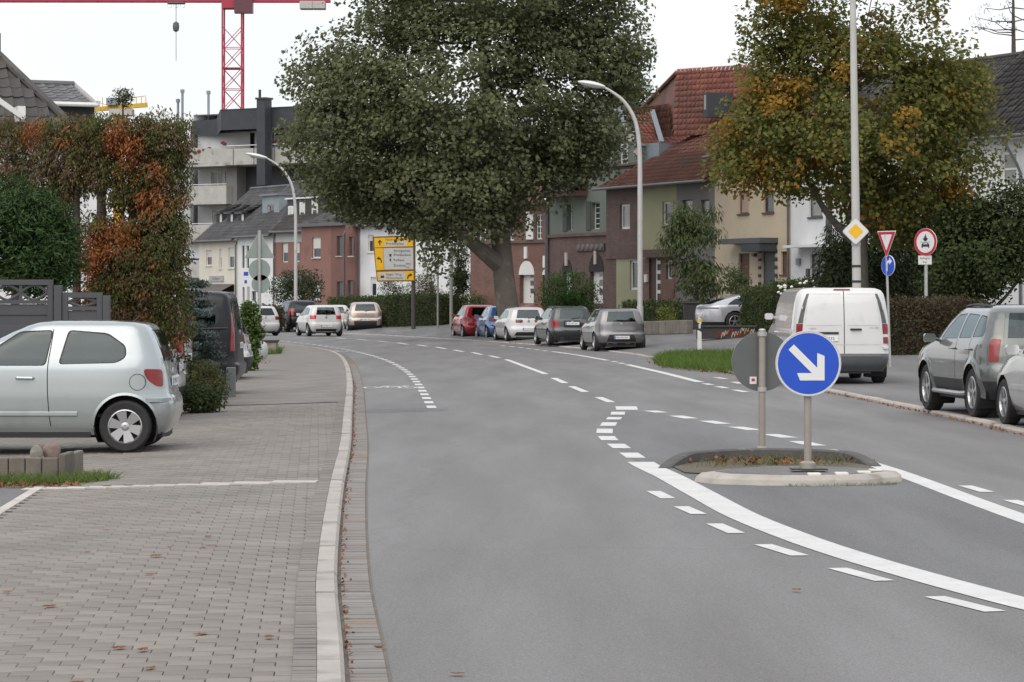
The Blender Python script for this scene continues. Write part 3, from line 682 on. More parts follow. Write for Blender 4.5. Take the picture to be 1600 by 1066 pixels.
def make_car(name, label, kind, dims, pnt, wheels, pos, heading, windows, rearwin, lights, group=None, wstyle='five', plt=None, tint=None, handles=(), seams=(), low=None, tab=None, extra=None, mirror=True, seats=True, cat='car', wiper=True, ref='rl', rearcuts=(), screen=True, badge=True, lod=1):
    """wheels = (x rear axle, x front axle, radius, track half-width)"""
    L_, W_, H_ = dims; bd = Body(kind, L_, W_, H_, tab, lod); RN = 3 if lod > 1 else 1; xr, xf, wr, tr = wheels
    wx = {'r': xr, 'f': xf}[ref[0]] if ref[0] in 'rf' else 0; wy = {'l': 1, 'r': -1}[ref[1]]*tr
    rz = R(90+heading); rot = Matrix.Rotation(rz, 4, 'Z'); off = rot @ Vector((wx, wy, 0)); base = Vector(pos)-Vector((off.x, off.y, 0))
    root = tag(empty(name, base, rz), label, cat, group); tint = tint or GLASS
    if True:
        ph, sgn = 90, 1
        for x in (xr, xf):
            bd.cut(ph, circ(wr+.055, 24 if lod > 1 else 14, -x*sgn, wr+.005), nmin=.05, both=True)
        for wi in windows:
            po = rpoly([(-x*sgn, z) for x, z in wi], .05, RN); c = Vector((sum(p[0] for p in po)/len(po), sum(p[1] for p in po)/len(po)))
            inn = [tuple(c+(Vector(p)-c)*(1-.018/max(.05, (Vector(p)-c).length))) for p in po]
            bd.cut(ph, po, inn, -.004, [tint, RUBBER], 'side_window', root, both=True)
    if rearwin:
        po = rpoly([(-y, z) for y, z in rearwin], .05, RN); c = Vector((0, sum(p[1] for p in po)/len(po)))
        inn = [tuple(c+(Vector(p)-c)*(1-.02/max(.05, (Vector(p)-c).length))) for p in po]
        o = bd.cut(180, po, inn, -.003, [tint, RUBBER], 'rear_window', root, nmin=.25)
        if wiper:
            za = min(z for y, z in rearwin)-.01; x0 = bd.rear(0, za)-.02; x1 = bd.rear(.25, za+.07)-.02
            MB().tube([(x0, .0, za), (x0-.012, .02, za+.01), (x1, -.3, za+.05)], [.014, .012, .006], 6).build('wiper', BLACK, root)
    if screen:
        zc = H_*.70; ws = bd.row(H_*.72)[2]
        po = rpoly([(-ws*.86, H_*.72), (ws*.86, H_*.72), (bd.row(H_*.92)[2]*.80, H_*.925), (-bd.row(H_*.92)[2]*.80, H_*.925)], .06, 1)
        bd.cut(0, po, None, -.003, [GLASS], 'windscreen', root, nmin=.1)
    for nm, dph, po, mats, mirrored in list(lights)+list(rearcuts):
        for sgn in ((1, -1) if mirrored else (1,)):
            # outline is given for the left rear corner as (a,z): a grows towards the car's right
            q = [(a*sgn, z) for a, z in po]
            bd.cut(180-dph*sgn, q, None, .006, mats, nm, root, nmin=.05, skirt=.03)
    bd_o = Body.finish(bd, pnt, root, low); B2 = bd
    # wheels, wells, underbody
    ty, ri = wheel_meshes(wr, .2 if wr < .33 else .23, wstyle)
    for x in (xr, xf):
        for sgn in (1, -1):
            w = empty('wheel', (x, sgn*(tr-.0), wr), 0 if sgn > 0 else math.pi, root); link('tyre', ty, w); link('rim', ri, w)
    mb = MB()
    for x in (xr, xf):
        for sgn in (1, -1):
            fr = lambda a, b, h, x=x, sgn=sgn: (x+a, sgn*h, max(.12, wr+b))
            mb.lathe([(wr+.06, bd.side(x, .6)-.012), (wr+.05, tr-.25), (0, tr-.25)], 24, fr)
    yb = tr-.26; z0 = bd.t[0][0]; mb.box(-L_/2+.18, L_/2-.18, -yb, yb, z0-.04, z0+.1)
    for sgn in (1, -1): mb.box(xr+wr+.1, xf-wr-.1, sgn*(tr-.28) if sgn > 0 else sgn*(tr+.02), sgn*(tr+.02) if sgn > 0 else sgn*(tr-.28), z0-.03, z0+.1)
    mb.box(-L_/2+.24, -L_/2+.5, -bd.t[0][3]*.72, bd.t[0][3]*.72, z0+.0, z0+.10)
    mb.build('underbody', RUBBER, root)
    if seats:
        mb = MB(); zf = H_*.36
        mb.box(xr+.1, xf-.55, -W_*.40, W_*.40, zf-.14, zf-.1)
        mb.build('cabin_floor', SEATM, root)
        for y in (W_*.2, -W_*.2):
            for x, hh in ((-.02*L_, .60), (-.235*L_, .54)):
                mb = MB().box(x, x+.46, y-.23, y+.23, zf-.1, zf+.06); mb.prism(rrect(-.23, .23, 0, hh, .07), lambda a, b, t, x=x, y=y: (x-.1-b*.25+t, y+a, zf+b), 0, .12)
                mb.prism(rrect(-.12, .12, hh+.02, hh+.19, .05), lambda a, b, t, x=x, y=y: (x-.1-b*.25+t, y+a, zf+b), .01, .09); mb.build('seat', SEATM, root)
    for x, z in handles:
        for sgn in (1, -1):
            y = bd.side(x, z); MB().tube([(x-.1, sgn*(y-.005), z), (x-.085, sgn*(y+.028), z), (x+.085, sgn*(y+.03), z+.004), (x+.1, sgn*(y-.005), z)], [.016, .018, .018, .016], 6).build('door_handle', pnt if isinstance(pnt, bpy.types.Material) else BLACK, root, smooth=True)
    for se in seams:
        for sgn in (1, -1):
            mb = MB(); pts = catmull([(x, z, 0) for x, z in se], 5); V = []
            for i, p in enumerate(pts):
                d = (pts[min(i+1, len(pts)-1)]-pts[max(i-1, 0)]).normalized(); nx, nz = -d.y*.005, d.x*.005
                for s_ in (1, -1): x, z = p.x+nx*s_, p.y+nz*s_; V.append((x, sgn*(bd.side(x, z)+.003), z))
            mb.add(V, [(2*i, 2*i+1, 2*i+3, 2*i+2) for i in range(len(pts)-1)]).build('door_seam', RUBBER, root)
    if mirror:
        for sgn in (1, -1):
            x, z = xf-.62 if kind != 'van' else xf-.75, H_*.685; y = bd.side(x, z)
            fr = lambda a, b, t, x=x, y=y, z=z, sgn=sgn: (x+t, sgn*(y+.02+a), z+b)
            mb = MB(); mb.tube([(x, sgn*(y-.02), z-.03), (x-.02, sgn*(y+.07), z)], .025, 6)
            mb.prism(rrect(.04, .21, -.055, .075, .04), fr, -.06, .02); mb.prism([(a*.8+.025, b*.8) for a, b in rrect(.04, .21, -.055, .075, .04)], fr, .02, .06)
            mb.build('wing_mirror', pnt, root, smooth=False)
    if plt:
        plate(root, bd.rear(plt[0], plt[1])-.012, plt[0], plt[1], plt[2])
    if badge:
        z = badge if badge is not True else H_*.6; x = bd.rear(0, z)
        MB().lathe([(.055, 0), (.05, .012), (0, .014)], 14, lambda a, b, h: (x-h-.002, a, z+b)).build('badge', RIM, root)
    if extra: extra(root, bd)
    return root
def cor(dph, pts, L_, W_):
    """outline round the left rear corner: each point is (u,z), u<0 = metres along the side from the corner, u>0 = metres along the tail"""
    sn, cs = math.sin(R(dph)), math.cos(R(dph)); o = []
    for u, z in pts:
        x, y = (-L_/2-u, W_/2) if u < 0 else (-L_/2, W_/2-u); o.append((-x*sn-y*cs, z))
    return o
def lampo(name, dph, y0, y1, z0, z1, mats, dims, r=.05, mirrored=True, wrap=.22):
    return (name, dph, rpoly(cor(dph, [(-wrap, z0), (dims[1]/2-y0, z0), (dims[1]/2-y0, z1), (-wrap, z1)], dims[0], dims[1]), r, 2), mats, mirrored)

SILV = paint('silver_blue', (.36, .395, .40), .5, .3); WHT = paint('white', (.56, .56, .555), .0, .3); SLV = paint('silver', (.50, .50, .49), .5, .3)
GRY = paint('graphite', (.17, .165, .17), .5, .3); BLK = M('paint_black', (.010, .010, .012), .28, .0, var=.05, spec=.35); DGRN = paint('dark_green', (.022, .030, .028), .3, .25)
REDP = paint('red', (.34, .012, .018), .15, .3); BLU = paint('blue', (.11, .23, .46), .4, .3); COP = paint('copper', (.40, .33, .29), .55, .3); OLV = paint('olive_grey', (.115, .125, .115), .5, .28)
TAY = paint('ice_grey', (.42, .43, .46), .3, .28)
HW = [[(-1.16, 1.015), (-1.27, 1.08), (-1.26, 1.21), (-1.05, 1.355), (-.60, 1.39), (-.50, 1.0)], [(-.36, .985), (-.43, 1.39), (-.05, 1.375), (.30, 1.14), (.42, .985)]]
def hw(L_, H_, w=HW): return [[(x*L_/3.64, z*H_/1.5) for x, z in q] for q in w]
H5 = [[(-1.33, 1.02), (-1.36, 1.1), (-1.26, 1.33), (-1.02, 1.365), (-.98, 1.015)], [(-.95, 1.012), (-.99, 1.368), (-.42, 1.38), (-.36, 1.0)], [(-.31, .998), (-.36, 1.38), (-.05, 1.365), (.28, 1.14), (.40, .985)]]
S5 = [[(-1.72, 1.19), (-1.74, 1.27), (-1.58, 1.48), (-1.26, 1.5), (-1.2, 1.17)], [(-1.15, 1.165), (-1.2, 1.5), (-.55, 1.52), (-.47, 1.15)], [(-.41, 1.145), (-.47, 1.52), (-.05, 1.5), (.35, 1.27), (.52, 1.13)]]
# near silver hatchback, nose to the left
def yaris_extra(root, bd):
    # rubbing strips, fuel flap, bumper strip, aerial
    for sgn in (1, -1):
        mb = MB(); V = []
        xs = np.linspace(-.72, .85, 14)
        for x in xs: y = bd.side(x, .44); V += [(x, sgn*(y+.016), .425), (x, sgn*(y+.016), .46), (x, sgn*(y-.004), .475), (x, sgn*(y-.004), .41)]
        mb.add(V, [(4*i+a, 4*i+(a+1) % 4, 4*i+4+(a+1) % 4, 4*i+4+a) for i in range(13) for a in (0, 1, 3)]); mb.build('rubbing_strip', SILV, root)
        V = [];
        xs = np.linspace(-1.75, -1.5, 8)
        for x in xs: y = bd.side(x, .6); V += [(x, sgn*(y+.015), .575), (x, sgn*(y+.015), .615), (x, sgn*(y-.004), .63), (x, sgn*(y-.004), .56)]
        MB().add(V, [(4*i+a, 4*i+(a+1) % 4, 4*i+4+(a+1) % 4, 4*i+4+a) for i in range(7) for a in (0, 1, 3)]).build('bumper_strip', SILV, root)
        mb = MB(); n = 24; V = []
        for k in range(n):
            a = R(-5+190*k/(n-1))
            for rr in (.298+.055, .298+.085):
                x, z = -1.26+rr*math.cos(a), .30+rr*math.sin(a); V.append((x, sgn*(bd.side(x, max(z, .22))+(.006 if rr > .36 else .014)), z))
        mb.add(V, [(2*k, 2*k+1, 2*k+3, 2*k+2) for k in range(n-1)]); mb.build('wheel_arch_lip', SILV, root, smooth=True)
    n = 20; V = []
    for k in range(n):
        a = 2*math.pi*k/n
        for rr in (.088, .095): x, z = -1.4+rr*math.cos(a), .80+rr*math.sin(a); V.append((x, bd.side(x, z)+.003, z))
    MB().add(V, [(2*k, 2*k+1, (2*k+3) % (2*n), (2*k+2) % (2*n)) for k in range(n)]).build('fuel_flap', RUBBER, root)
    MB().tube([(-1.25, 0, 1.48), (-1.33, 0, 1.56)], [.012, .004], 6).build('aerial', BLACK, root)
YPOS = P(197, 714, 31.9)
make_car('silver_hatchback', 'silver blue three-door hatchback parked nose-in beside the grey fence', 'hatch', (3.64, 1.66, 1.5), SILV, (-1.26, 1.11, .298, .73), (YPOS.x, 31.9, zl(YPOS.x, 31.9)), 90, HW,
    [(.60, 1.03), (.50, 1.39), (-.50, 1.39), (-.60, 1.03)], [('tail_light', 50, rpoly(cor(50, [(-.33, .95), (-.27, .83), (-.14, .755), (.02, .74), (.02, .94)], 3.64, 1.66), .05), [LAMP], True)], wstyle='hub6', plt=(0, .80, 'SU MK 417'), handles=((-.13, .845),),
    seams=([(-.42, .30), (-.405, .42), (-.385, .7), (-.385, .98), (-.41, 1.2), (-.43, 1.40)],), extra=yaris_extra, badge=.9, lod=2, seats=True, rearcuts=())
# parked and moving cars seen from behind
def std(name, label, kind, dims, pnt, px, py, heading, z=None, L5=True, ref='rl', win=None, **k):
    L_, W_, H_ = dims; sx = L_/(3.64 if kind == 'hatch' else 4.3); sz = H_/(1.5 if kind == 'hatch' else 1.65)
    if kind == 'hatch':
        wn = [[(x*sx, zz*sz) for x, zz in q] for q in (H5 if L5 else HW)]; rw = [(.66*W_/1.66, 1.03*sz), (.55*W_/1.66, 1.385*sz), (-.55*W_/1.66, 1.385*sz), (-.66*W_/1.66, 1.03*sz)]
        li = [lampo('tail_light', 25, .22*W_, .48*W_, .80*sz, .97*sz, [LAMP], dims)]; zf = .82*sz
        wh = (-1.22*sx, 1.16*sx, .31, W_/2-.105); hd = ((-.98*sx, .86*sz), (-.16*sx, .86*sz)); sm = ([(-.355*sx, .3), (-.34*sx, .6), (-.34*sx, .98*sz)], [(-1.0*sx, .55), (-.96*sx, .8), (-.97*sx, 1.0*sz)])
    else:
        wn = [[(x*sx, zz*sz) for x, zz in q] for q in S5]; rw = [(.68*W_/1.8, 1.17*sz), (.56*W_/1.8, 1.53*sz), (-.56*W_/1.8, 1.53*sz), (-.68*W_/1.8, 1.17*sz)]
        li = [lampo('tail_light', 30, .30*W_, .50*W_, .88*sz, 1.12*sz, [LAMP], dims)]; zf = .95*sz
        wh = (-1.34*sx, 1.33*sx, .35, W_/2-.115); hd = ((-1.2*sx, 1.0*sz), (-.3*sx, 1.0*sz)); sm = ([(-.46*sx, .4), (-.44*sx, .7), (-.44*sx, 1.14*sz)], [(-1.3*sx, .7), (-1.2*sx, .95), (-1.18*sx, 1.16*sz)])
    k.setdefault('lights', None); lights = k.pop('lights') or li; k.setdefault('plt', (0, zf-.02, 'SU A 218'))
    g = G(px, py, 0.02 if z is None else z)
    for _ in range(4):
        if z is None: g = G(px, py, zr(g.x, g.y) if g.x > Rx(g.y) else .0)
    k.setdefault('wheels', wh); wh = k.pop('wheels'); k.setdefault('rearwin', rw); rw = k.pop('rearwin')
    return make_car(name, label, kind, dims, pnt, wh, (g.x, g.y, g.z), heading, win or wn, rw, lights, handles=hd, seams=sm, ref=ref, **k)
def bump_cut(z0, z1, w, mats=None): return ('bumper_insert', 0, rpoly([(-w, z0), (w, z0), (w*.86, z1), (-w*.86, z1)], .04), mats or [BLACK], False)
RV = 'cars parked in a row on the right of the bend'
std('grey_hatchback', 'dark grey hatchback nearest the camera in the parked row, by the lamp post', 'hatch', (4.06, 1.73, 1.45), GRY, 932, 549, 7.5, plt=(0, .47, 'BN KR 804'), rearcuts=(bump_cut(.33, .56, .5),), group=RV,
    lights=[lampo('tail_light', 20, .30, .80, .83, .97, [LAMP], (4.06, 1.73, 1.45))], low=(.27, BLACK), badge=.93)
def rails(root, bd):
    H_ = bd.H
    for sgn in (1, -1):
        y = bd.W*.335; mb = MB().tube([(-bd.L*.34, sgn*y, H_-.10), (-bd.L*.31, sgn*y, H_-.02), (-.12*bd.L, sgn*y, H_), (-.02*bd.L, sgn*y, H_-.02), (.01*bd.L, sgn*y, H_-.10)], .02, 6); mb.build('roof_rail', BLACK, root, smooth=True)
std('black_estate', 'black green estate car with roof rails behind the dark grey hatchback', 'hatch', (4.24, 1.68, 1.47), DGRN, 859.5, 540.5, 8.9, rearcuts=(bump_cut(.34, .54, .7),), lights=[lampo('tail_light', 35, .40, .84, .66, .95, [LAMP], (4.24, 1.68, 1.47))], plt=(0, .83, 'SU RT 63'), extra=rails, group=RV, tab=None)
std('white_hatchback', 'white hatchback parked between the blue car and the black estate', 'hatch', (4.06, 1.75, 1.44), WHT, 793.5, 535, 10, rearcuts=(bump_cut(.28, .42, .6),), lights=[lampo('tail_light', 35, .34, .90, .80, .93, [M('tail_dark', (.12, .01, .015), .15, coat=1)], (4.06, 1.75, 1.44))], plt=(0, .55, 'K LM 2290'), group=RV)
std('blue_city_car', 'small blue city car parked between the red and the white car', 'hatch', (3.6, 1.62, 1.48), BLU, 762.7, 531.3, 11, L5=False, lights=[lampo('tail_light', 45, .40, .86, .80, 1.0, [LAMP], (3.6, 1.62, 1.48))], group=RV)
std('red_hatchback', 'bright red hatchback at the far end of the row by the tree', 'hatch', (3.75, 1.68, 1.52), REDP, 725, 529.5, 11, group=RV)
std('dark_red_car', 'dark red car half hidden behind the white hatchback', 'hatch', (4.1, 1.75, 1.5), paint('dark_red', (.22, .012, .018), .2), 812, 524, 8)
std('white_moving_hatchback', 'small white hatchback driving away round the bend', 'hatch', (3.8, 1.67, 1.5), WHT, 483, 525.6, 15.5, rearcuts=(bump_cut(.24, .36, .66),), lights=[lampo('tail_light', 35, .42, .9, .82, 1.0, [M('tail_lit', (.55, .02, .04), .15, coat=1)], (3.8, 1.67, 1.5))], plt=(0, .50, 'SU PB 95'))
std('copper_suv', 'copper and silver SUV parked by the hedges beyond the bend', 'suv', (4.4, 1.86, 1.63), COP, 545.5, 520, 7, z=.0, rearcuts=(bump_cut(.33, .62, .82),), plt=(0, .70, 'SU WE 12E'), lights=[('tail_light', 30, cor(30, [(-.1, .74), (.35, .72), (.28, .78), (-.15, .95)], 4.4, 1.86), [LAMPW], True)], low=(.42, BLACK))
std('black_suv', 'black SUV parked nose away beside the left lamp post', 'suv', (4.4, 1.83, 1.72), BLK, 449, 519, 18, z=.0, lights=[lampo('tail_light', 30, .62, .95, .9, 1.3, [LAMP], (4.4, 1.83, 1.72))], tint=GLASSD)
std('white_compact', 'white compact car mostly hidden behind the moving white hatchback', 'hatch', (4.2, 1.78, 1.48), WHT, 500, 518.5, 14, z=.0)
std('white_far_car', 'white car at the far bend seen past the road signs', 'hatch', (4.2, 1.75, 1.45), WHT, 385, 525, 30, z=0)
# right edge: olive grey off-roader and the silver car behind it
def duster_extra(root, bd):
    rails(root, bd)
    for sgn in (1, -1):
        MB().tube([(-.95, sgn*(bd.side(-.9, .42)-.01), .34), (-.8, sgn*(bd.side(-.8, .42)+.035), .33), (.75, sgn*(bd.side(.7, .42)+.035), .33), (.9, sgn*(bd.side(.9, .42)-.01), .34)], .035, 8).build('sill_bar', RIM, root, smooth=True)
        for x in (-1.345, 1.33):
            n = 26; V = []
            for k in range(n):
                a = R(-8+196*k/(n-1))
                for rr, o_ in ((.41, .02), (.50, .012), (.53, -.01)): xx, z = x+rr*math.cos(a), .36+rr*math.sin(a); V.append((xx, sgn*(bd.side(xx, max(z, .4))+o_), z))
            MB().add(V, [(3*k+j, 3*k+j+1, 3*k+j+4, 3*k+j+3) for k in range(n-1) for j in (0, 1)]).build('wheel_arch_flare', OLV, root, smooth=True)
std('olive_suv', 'olive grey compact SUV with roof rails parked on the right footway', 'suv', (4.3, 1.82, 1.60), OLV, 1530, 653, 5.5, z=.045, low=(.52, BLACK), lights=[lampo('tail_light', 45, .80, 1.02, .80, 1.12, [LAMP], (4.3, 1.82, 1.60), r=.03, wrap=.10), lampo('lamp_window', 45, .84, 1.02, .90, .98, [LAMPW], (4.3, 1.82, 1.60), r=.02, wrap=.06)], extra=duster_extra, lod=2, wheels=(-1.345, 1.33, .355, .785))
std('silver_saloon', 'silver car cut off by the right edge of the picture', 'hatch', (4.1, 1.72, 1.47), SLV, 1578, 664.5, 5, z=.045, ref='fl', extra=lambda root, bd: [MB().box(-.9, .9, (bd.W/2+.0)*s-.012, (bd.W/2+.0)*s+.012, .50, .56).build('rubbing_strip', SLV, root) for s in (1, -1)])
# vans
VW = [[(1.0, 1.14), (.92, 1.18), (.88, 1.66), (1.02, 1.68), (1.38, 1.30), (1.48, 1.14)]]
def vito_extra(root, bd):
    # barn-door joint, door outlines, handles and hinges
    def line(pts, w=.006, nm='door_joint', mat=None):
        V = []; q = catmull([(a, b, 0) for a, b in pts], 4)
        for i, p in enumerate(q):
            d = (q[min(i+1, len(q)-1)]-q[max(i-1, 0)]).normalized()
            for s_ in (1, -1): y, z = p.x-d.y*w*s_, p.y+d.x*w*s_; V.append((bd.rear(y, z)-.004, y, z))
        MB().add(V, [(2*i, 2*i+1, 2*i+3, 2*i+2) for i in range(len(q)-1)]).build(nm, mat or RUBBER, root)
    line([(-.03, .6), (-.03, 1.0), (-.03, 1.5), (-.03, 1.84)], .008)
    PAN = M('panel_edge', (.45, .46, .46), .4)
    for y0, y1 in ((.03, .74), (-.09, -.74)):
        for pts in ([(y0, 1.78), (y1*.9, 1.78)], [(y1*.92, 1.76), (y1, 1.2)], [(y1, 1.16), (y0, 1.16)]): line(pts, .006, 'door_crease', PAN)
    line([(.86, .78), (0, .78), (-.86, .78)], .005, 'door_crease', PAN)
    MB().tube([(-2.5, -.16, 1.08), (-2.53, -.18, 1.08), (-2.53, -.34, 1.08), (-2.5, -.36, 1.08)], .02, 8).build('door_handle', BLACK, root)
    MB().box(-2.52, -2.47, .08, .62, .985, 1.03).build('plate_light_bar', BLACK, root, bevel=.006)
    for s_ in (1, -1):
        for z in (.72, 1.5): MB().box(-2.50, -2.42, min(s_*.80, s_*(bd.side(-2.42, z)+.02)), max(s_*.80, s_*(bd.side(-2.42, z)+.02)), z-.03, z+.03).build('door_hinge', WHT, root, bevel=.01)
    t = link('lettering', text_mesh('116 CDI', .055, M('chrome_letters', (.25, .25, .26), .3, .6)), root); t.location = (bd.rear(-.62, 1.1)-.006, -.62, 1.11); t.rotation_euler = (R(90), 0, R(-90))
    t = link('lettering', text_mesh('VITO', .055, M('chrome_letters', (.25, .25, .26), .3, .6)), root); t.location = (bd.rear(.55, 1.1)-.006, .58, 1.09); t.rotation_euler = (R(90), 0, R(-90))
    MB().box(bd.rear(0, 1.84)-.004, bd.rear(0, 1.84)+.05, -.16, .16, 1.852, 1.875).build('brake_light', LAMP, root)
GREYP = M('grey_trim', (.075, .08, .085), .4)
VD = (5.14, 1.93)
vl = [('lamp_window', 45, cor(45, [(-.09, .93), (.03, .93), (.03, .985), (-.09, .985)], *VD), [LAMPW], True), ('tail_light', 45, cor(45, [(-.12, .80), (.06, .80), (.06, .928), (-.12, .928)], *VD), [LAMP], True), ('tail_light', 45, cor(45, [(-.12, .987), (.06, .987), (.075, 1.19), (-.12, 1.19)], *VD), [LAMP], True),
      ('pillar_trim', 45, cor(45, [(-.06, 1.2), (.07, 1.2), (.115, 1.78), (.06, 1.78)], *VD), [GREYP], True)]
g = G(1372, 598.5, .055)
make_car('white_van', 'white panel van with barn doors parked behind the blue arrow sign', 'van', (5.14, 1.93, 1.91), WHT, (-1.62, 1.6, .33, .83), tuple(g), 1.2, VW, None, vl, wstyle='cap', plt=(.35, .90, 'SU E 6332'), handles=((.62, 1.0),), low=(.60, GREYP), extra=vito_extra, ref='rr', cat='van', badge=False, wiper=False, lod=2,
    seams=([(.72, .5), (.72, 1.0), (.74, 1.74)], [(-.62, .5), (-.62, 1.0), (-.6, 1.74)]))
def bvan_extra(root, bd):
    for pts in ([(-2.3, 1.22), (-1.2, 1.2), (-.3, 1.2)], [(-2.2, .95), (-1.0, .93), (.6, .93)], [(-2.3, .72), (-1.9, .70), (-1.5, .82)]):
        V = []; q = catmull([(a, b, 0) for a, b in pts], 5)
        for p in q: y = bd.side(p.x, p.y); V += [(p.x, y+.001, p.y-.02), (p.x, y+.018, p.y), (p.x, y+.001, p.y+.02)]
        MB().add(V, [(3*i+a, 3*i+a+1, 3*i+a+4, 3*i+a+3) for i in range(len(q)-1) for a in (0, 1)]).build('body_crease', BLK, root, smooth=True)
bw = [[(-2.12, 1.28), (-2.14, 1.5), (-2.06, 1.70), (-.9, 1.72), (-.86, 1.26)], [(-.7, 1.24), (-.74, 1.72), (.3, 1.72), (.34, 1.22)]]+VW
def sidepark(name, label, kind, dims, pnt, rearpx, Y, z, windows, rearwin, lights, **k):
    x = (rearpx-800)/FPX*Y-dims[0]/2; wh = k.pop('wheels'); rot = Vector((-wh[0], -wh[3], 0))
    return make_car(name, label, kind, dims, pnt, wh, (x-wh[0], Y-wh[3], z), 90, windows, rearwin, lights, ref='rl', **k)
sidepark('black_van', 'black passenger van with dark windows parked behind the blue spruce', 'van', (5.0, 1.92, 1.90), BLK, 381, 52.0, -.02, bw, [(.78, 1.2), (.72, 1.72), (-.72, 1.72), (-.78, 1.2)],
    [('tail_light', 45, cor(45, [(-.10, .8), (.08, .8), (.12, 1.5), (-.02, 1.5)], 5.0, 1.92), [LAMP], True)], wheels=(-1.55, 1.5, .33, .82), tint=GLASSD, extra=bvan_extra, cat='van', seats=False, plt=(0, .9, 'BN TV 310'))
sidepark('white_city_car', 'white hatchback tail just behind the silver hatchback', 'hatch', (3.7, 1.65, 1.46), WHT, 291, 42.3, -.02, hw(3.7, 1.46), [(.62, 1.0), (.52, 1.34), (-.52, 1.34), (-.62, 1.0)], [lampo('tail_light', 40, .40, .86, .80, .98, [LAMP], (3.7, 1.65, 1.46))], wheels=(-1.25, 1.15, .30, .72), low=(.42, BLACK), plt=(0, .72, 'SU C 55'))
sidepark('white_campervan', 'white van tail between the white hatchback and the blue spruce', 'van', (4.4, 1.75, 1.85), WHT, 300, 46.3, -.02, VW, [(.6, 1.2), (.55, 1.65), (-.55, 1.65), (-.6, 1.2)], [lampo('tail_light', 40, .62, .92, .78, 1.05, [LAMP], (4.4, 1.75, 1.85))], wheels=(-1.4, 1.3, .31, .74), cat='van', plt=(0, .8, 'SU T 330'))
sidepark('white_rear_car', 'white car tail showing beyond the black van', 'hatch', (4.0, 1.7, 1.46), WHT, 397, 60, .0, hw(4.0, 1.46), [(.62, 1.0), (.52, 1.34), (-.52, 1.34), (-.62, 1.0)], [lampo('tail_light', 40, .40, .86, .80, .98, [LAMP], (4.0, 1.7, 1.46))], wheels=(-1.3, 1.2, .31, .74), low=(.5, BLACK), plt=(0, .72, 'SU N 71'))
# sports estate in the drive
CW = [[(-1.75, .985), (-1.35, 1.21), (-.62, 1.285), (-.55, .985)], [(-.48, .985), (-.55, 1.29), (-.1, 1.27), (.45, 1.1), (.62, .985)]]
def tay_extra(root, bd):
    V = [];
    for y in np.linspace(-.9, .9, 17): x = bd.rear(y, .86); V += [(x-.008, y, .845), (x-.008, y, .885)]
    MB().add(V, [(2*i, 2*i+1, 2*i+3, 2*i+2) for i in range(16)]).build('light_strip', M('light_strip', (.05, .012, .014), .2, coat=1), root)
tp = P(1147, 500, 103.6); make_car('grey_sports_car', 'pale grey low sports estate parked in the drive behind a dark planter', 'coupe', (4.97, 1.97, 1.41), TAY, (-1.45, 1.45, .36, .86), (tp.x, 103.6, zr(tp.x, 103.6)), -72, CW, [(.70, 1.0), (.58, 1.22), (-.58, 1.22), (-.70, 1.0)],
    [], wstyle='five', extra=tay_extra, ref='rr', low=(.34, BLACK), plt=(0, .6, 'BN P 911E'), seams=([(-.52, .4), (-.5, .7), (-.5, .98)],), badge=False)
# ------------------------------------------------------------------ vegetation
def unit(n):
    v = RNG.normal(size=(n, 3)); return v/np.linalg.norm(v, axis=1)[:, None]
def leaf_quads(C, ln, wd, nrm=None, along=None, jit=.5):
    """diamond leaves at points C"""
    n = len(C); a = unit(n) if along is None else along+unit(n)*jit; a /= np.linalg.norm(a, axis=1)[:, None]
    nn = unit(n) if nrm is None else nrm+unit(n)*.5; b = np.cross(nn, a); b /= np.linalg.norm(b, axis=1)[:, None]+1e-9
    s = RNG.uniform(.7, 1.3, (n, 1)); a = a*ln*s/2; b = b*wd*s/2
    V = np.stack([C-a, C+b*1.0-a*.15, C+a, C-b*1.0-a*.15], 1).reshape(-1, 3)
    return V, np.arange(n*4).reshape(n, 4)
def blob_points(ells, nclump, shell=.45):
    """clump centres spread through ellipsoids (centre, radii)"""
    w = np.array([(r[0]*r[1]*r[2])**.72 for c, r in ells]); w /= w.sum(); out = []
    for (c, r), k in zip(ells, RNG.multinomial(nclump, w)):
        d = unit(k); rad = RNG.uniform(shell**3, 1, (k, 1))**(1/3); out.append(np.array(c)+d*rad*np.array(r))
    return np.concatenate(out)
def E(px, py, rx, ry, Y, ry_depth):
    p = P(px, py, Y); k = FPX/Y; return (tuple(p), (rx/k, ry_depth, ry/k))
BARK = M('bark', (.085, .072, .06), .95, var=.3, scale=5, bump=.6, bscale=14, bdist=.03)
BARKP = M('bark_plane', (.125, .105, .09), .9, var=.22, scale=3, bump=.4, bscale=10, bdist=.03, stain=((.20, .185, .15), 2.2, .58))
def crown(name, parent, pts, per, crad, ln, wd, mats, pick=None, flat=.8, droop=0, org=None, up=.6):
    """one mesh of leaves gathered in clumps; each clump takes one of the leaf materials"""
    n = len(pts); k = per; C = np.repeat(pts, k, 0); g = np.clip(RNG.normal(size=(n*k, 3)), -1.5, 1.5); g /= np.maximum(1, np.linalg.norm(g, axis=1)[:, None]/1.7); g = g*crad*np.array([1, 1, flat])*.5
    sc = np.repeat(RNG.uniform(.7, 1.3, (n, 1)), k, 0); C = C+g*sc
    al = None
    if droop: al = g*np.array([1, 1, .3])/crad+np.array([0, 0, -droop])
    out = np.repeat(pts-pts.mean(0), k, 0); out /= np.linalg.norm(out, axis=1)[:, None]+1e-6
    V, F = leaf_quads(C, ln, wd, out*.9+np.array([0, 0, up+.5]), al)
    mi = np.repeat([pick(p) if pick else RNG.integers(len(mats)) for p in pts], k)
    o = link(name, np_mesh(name, V-(np.array(org) if org is not None else 0), F, mats, mi), parent); return o
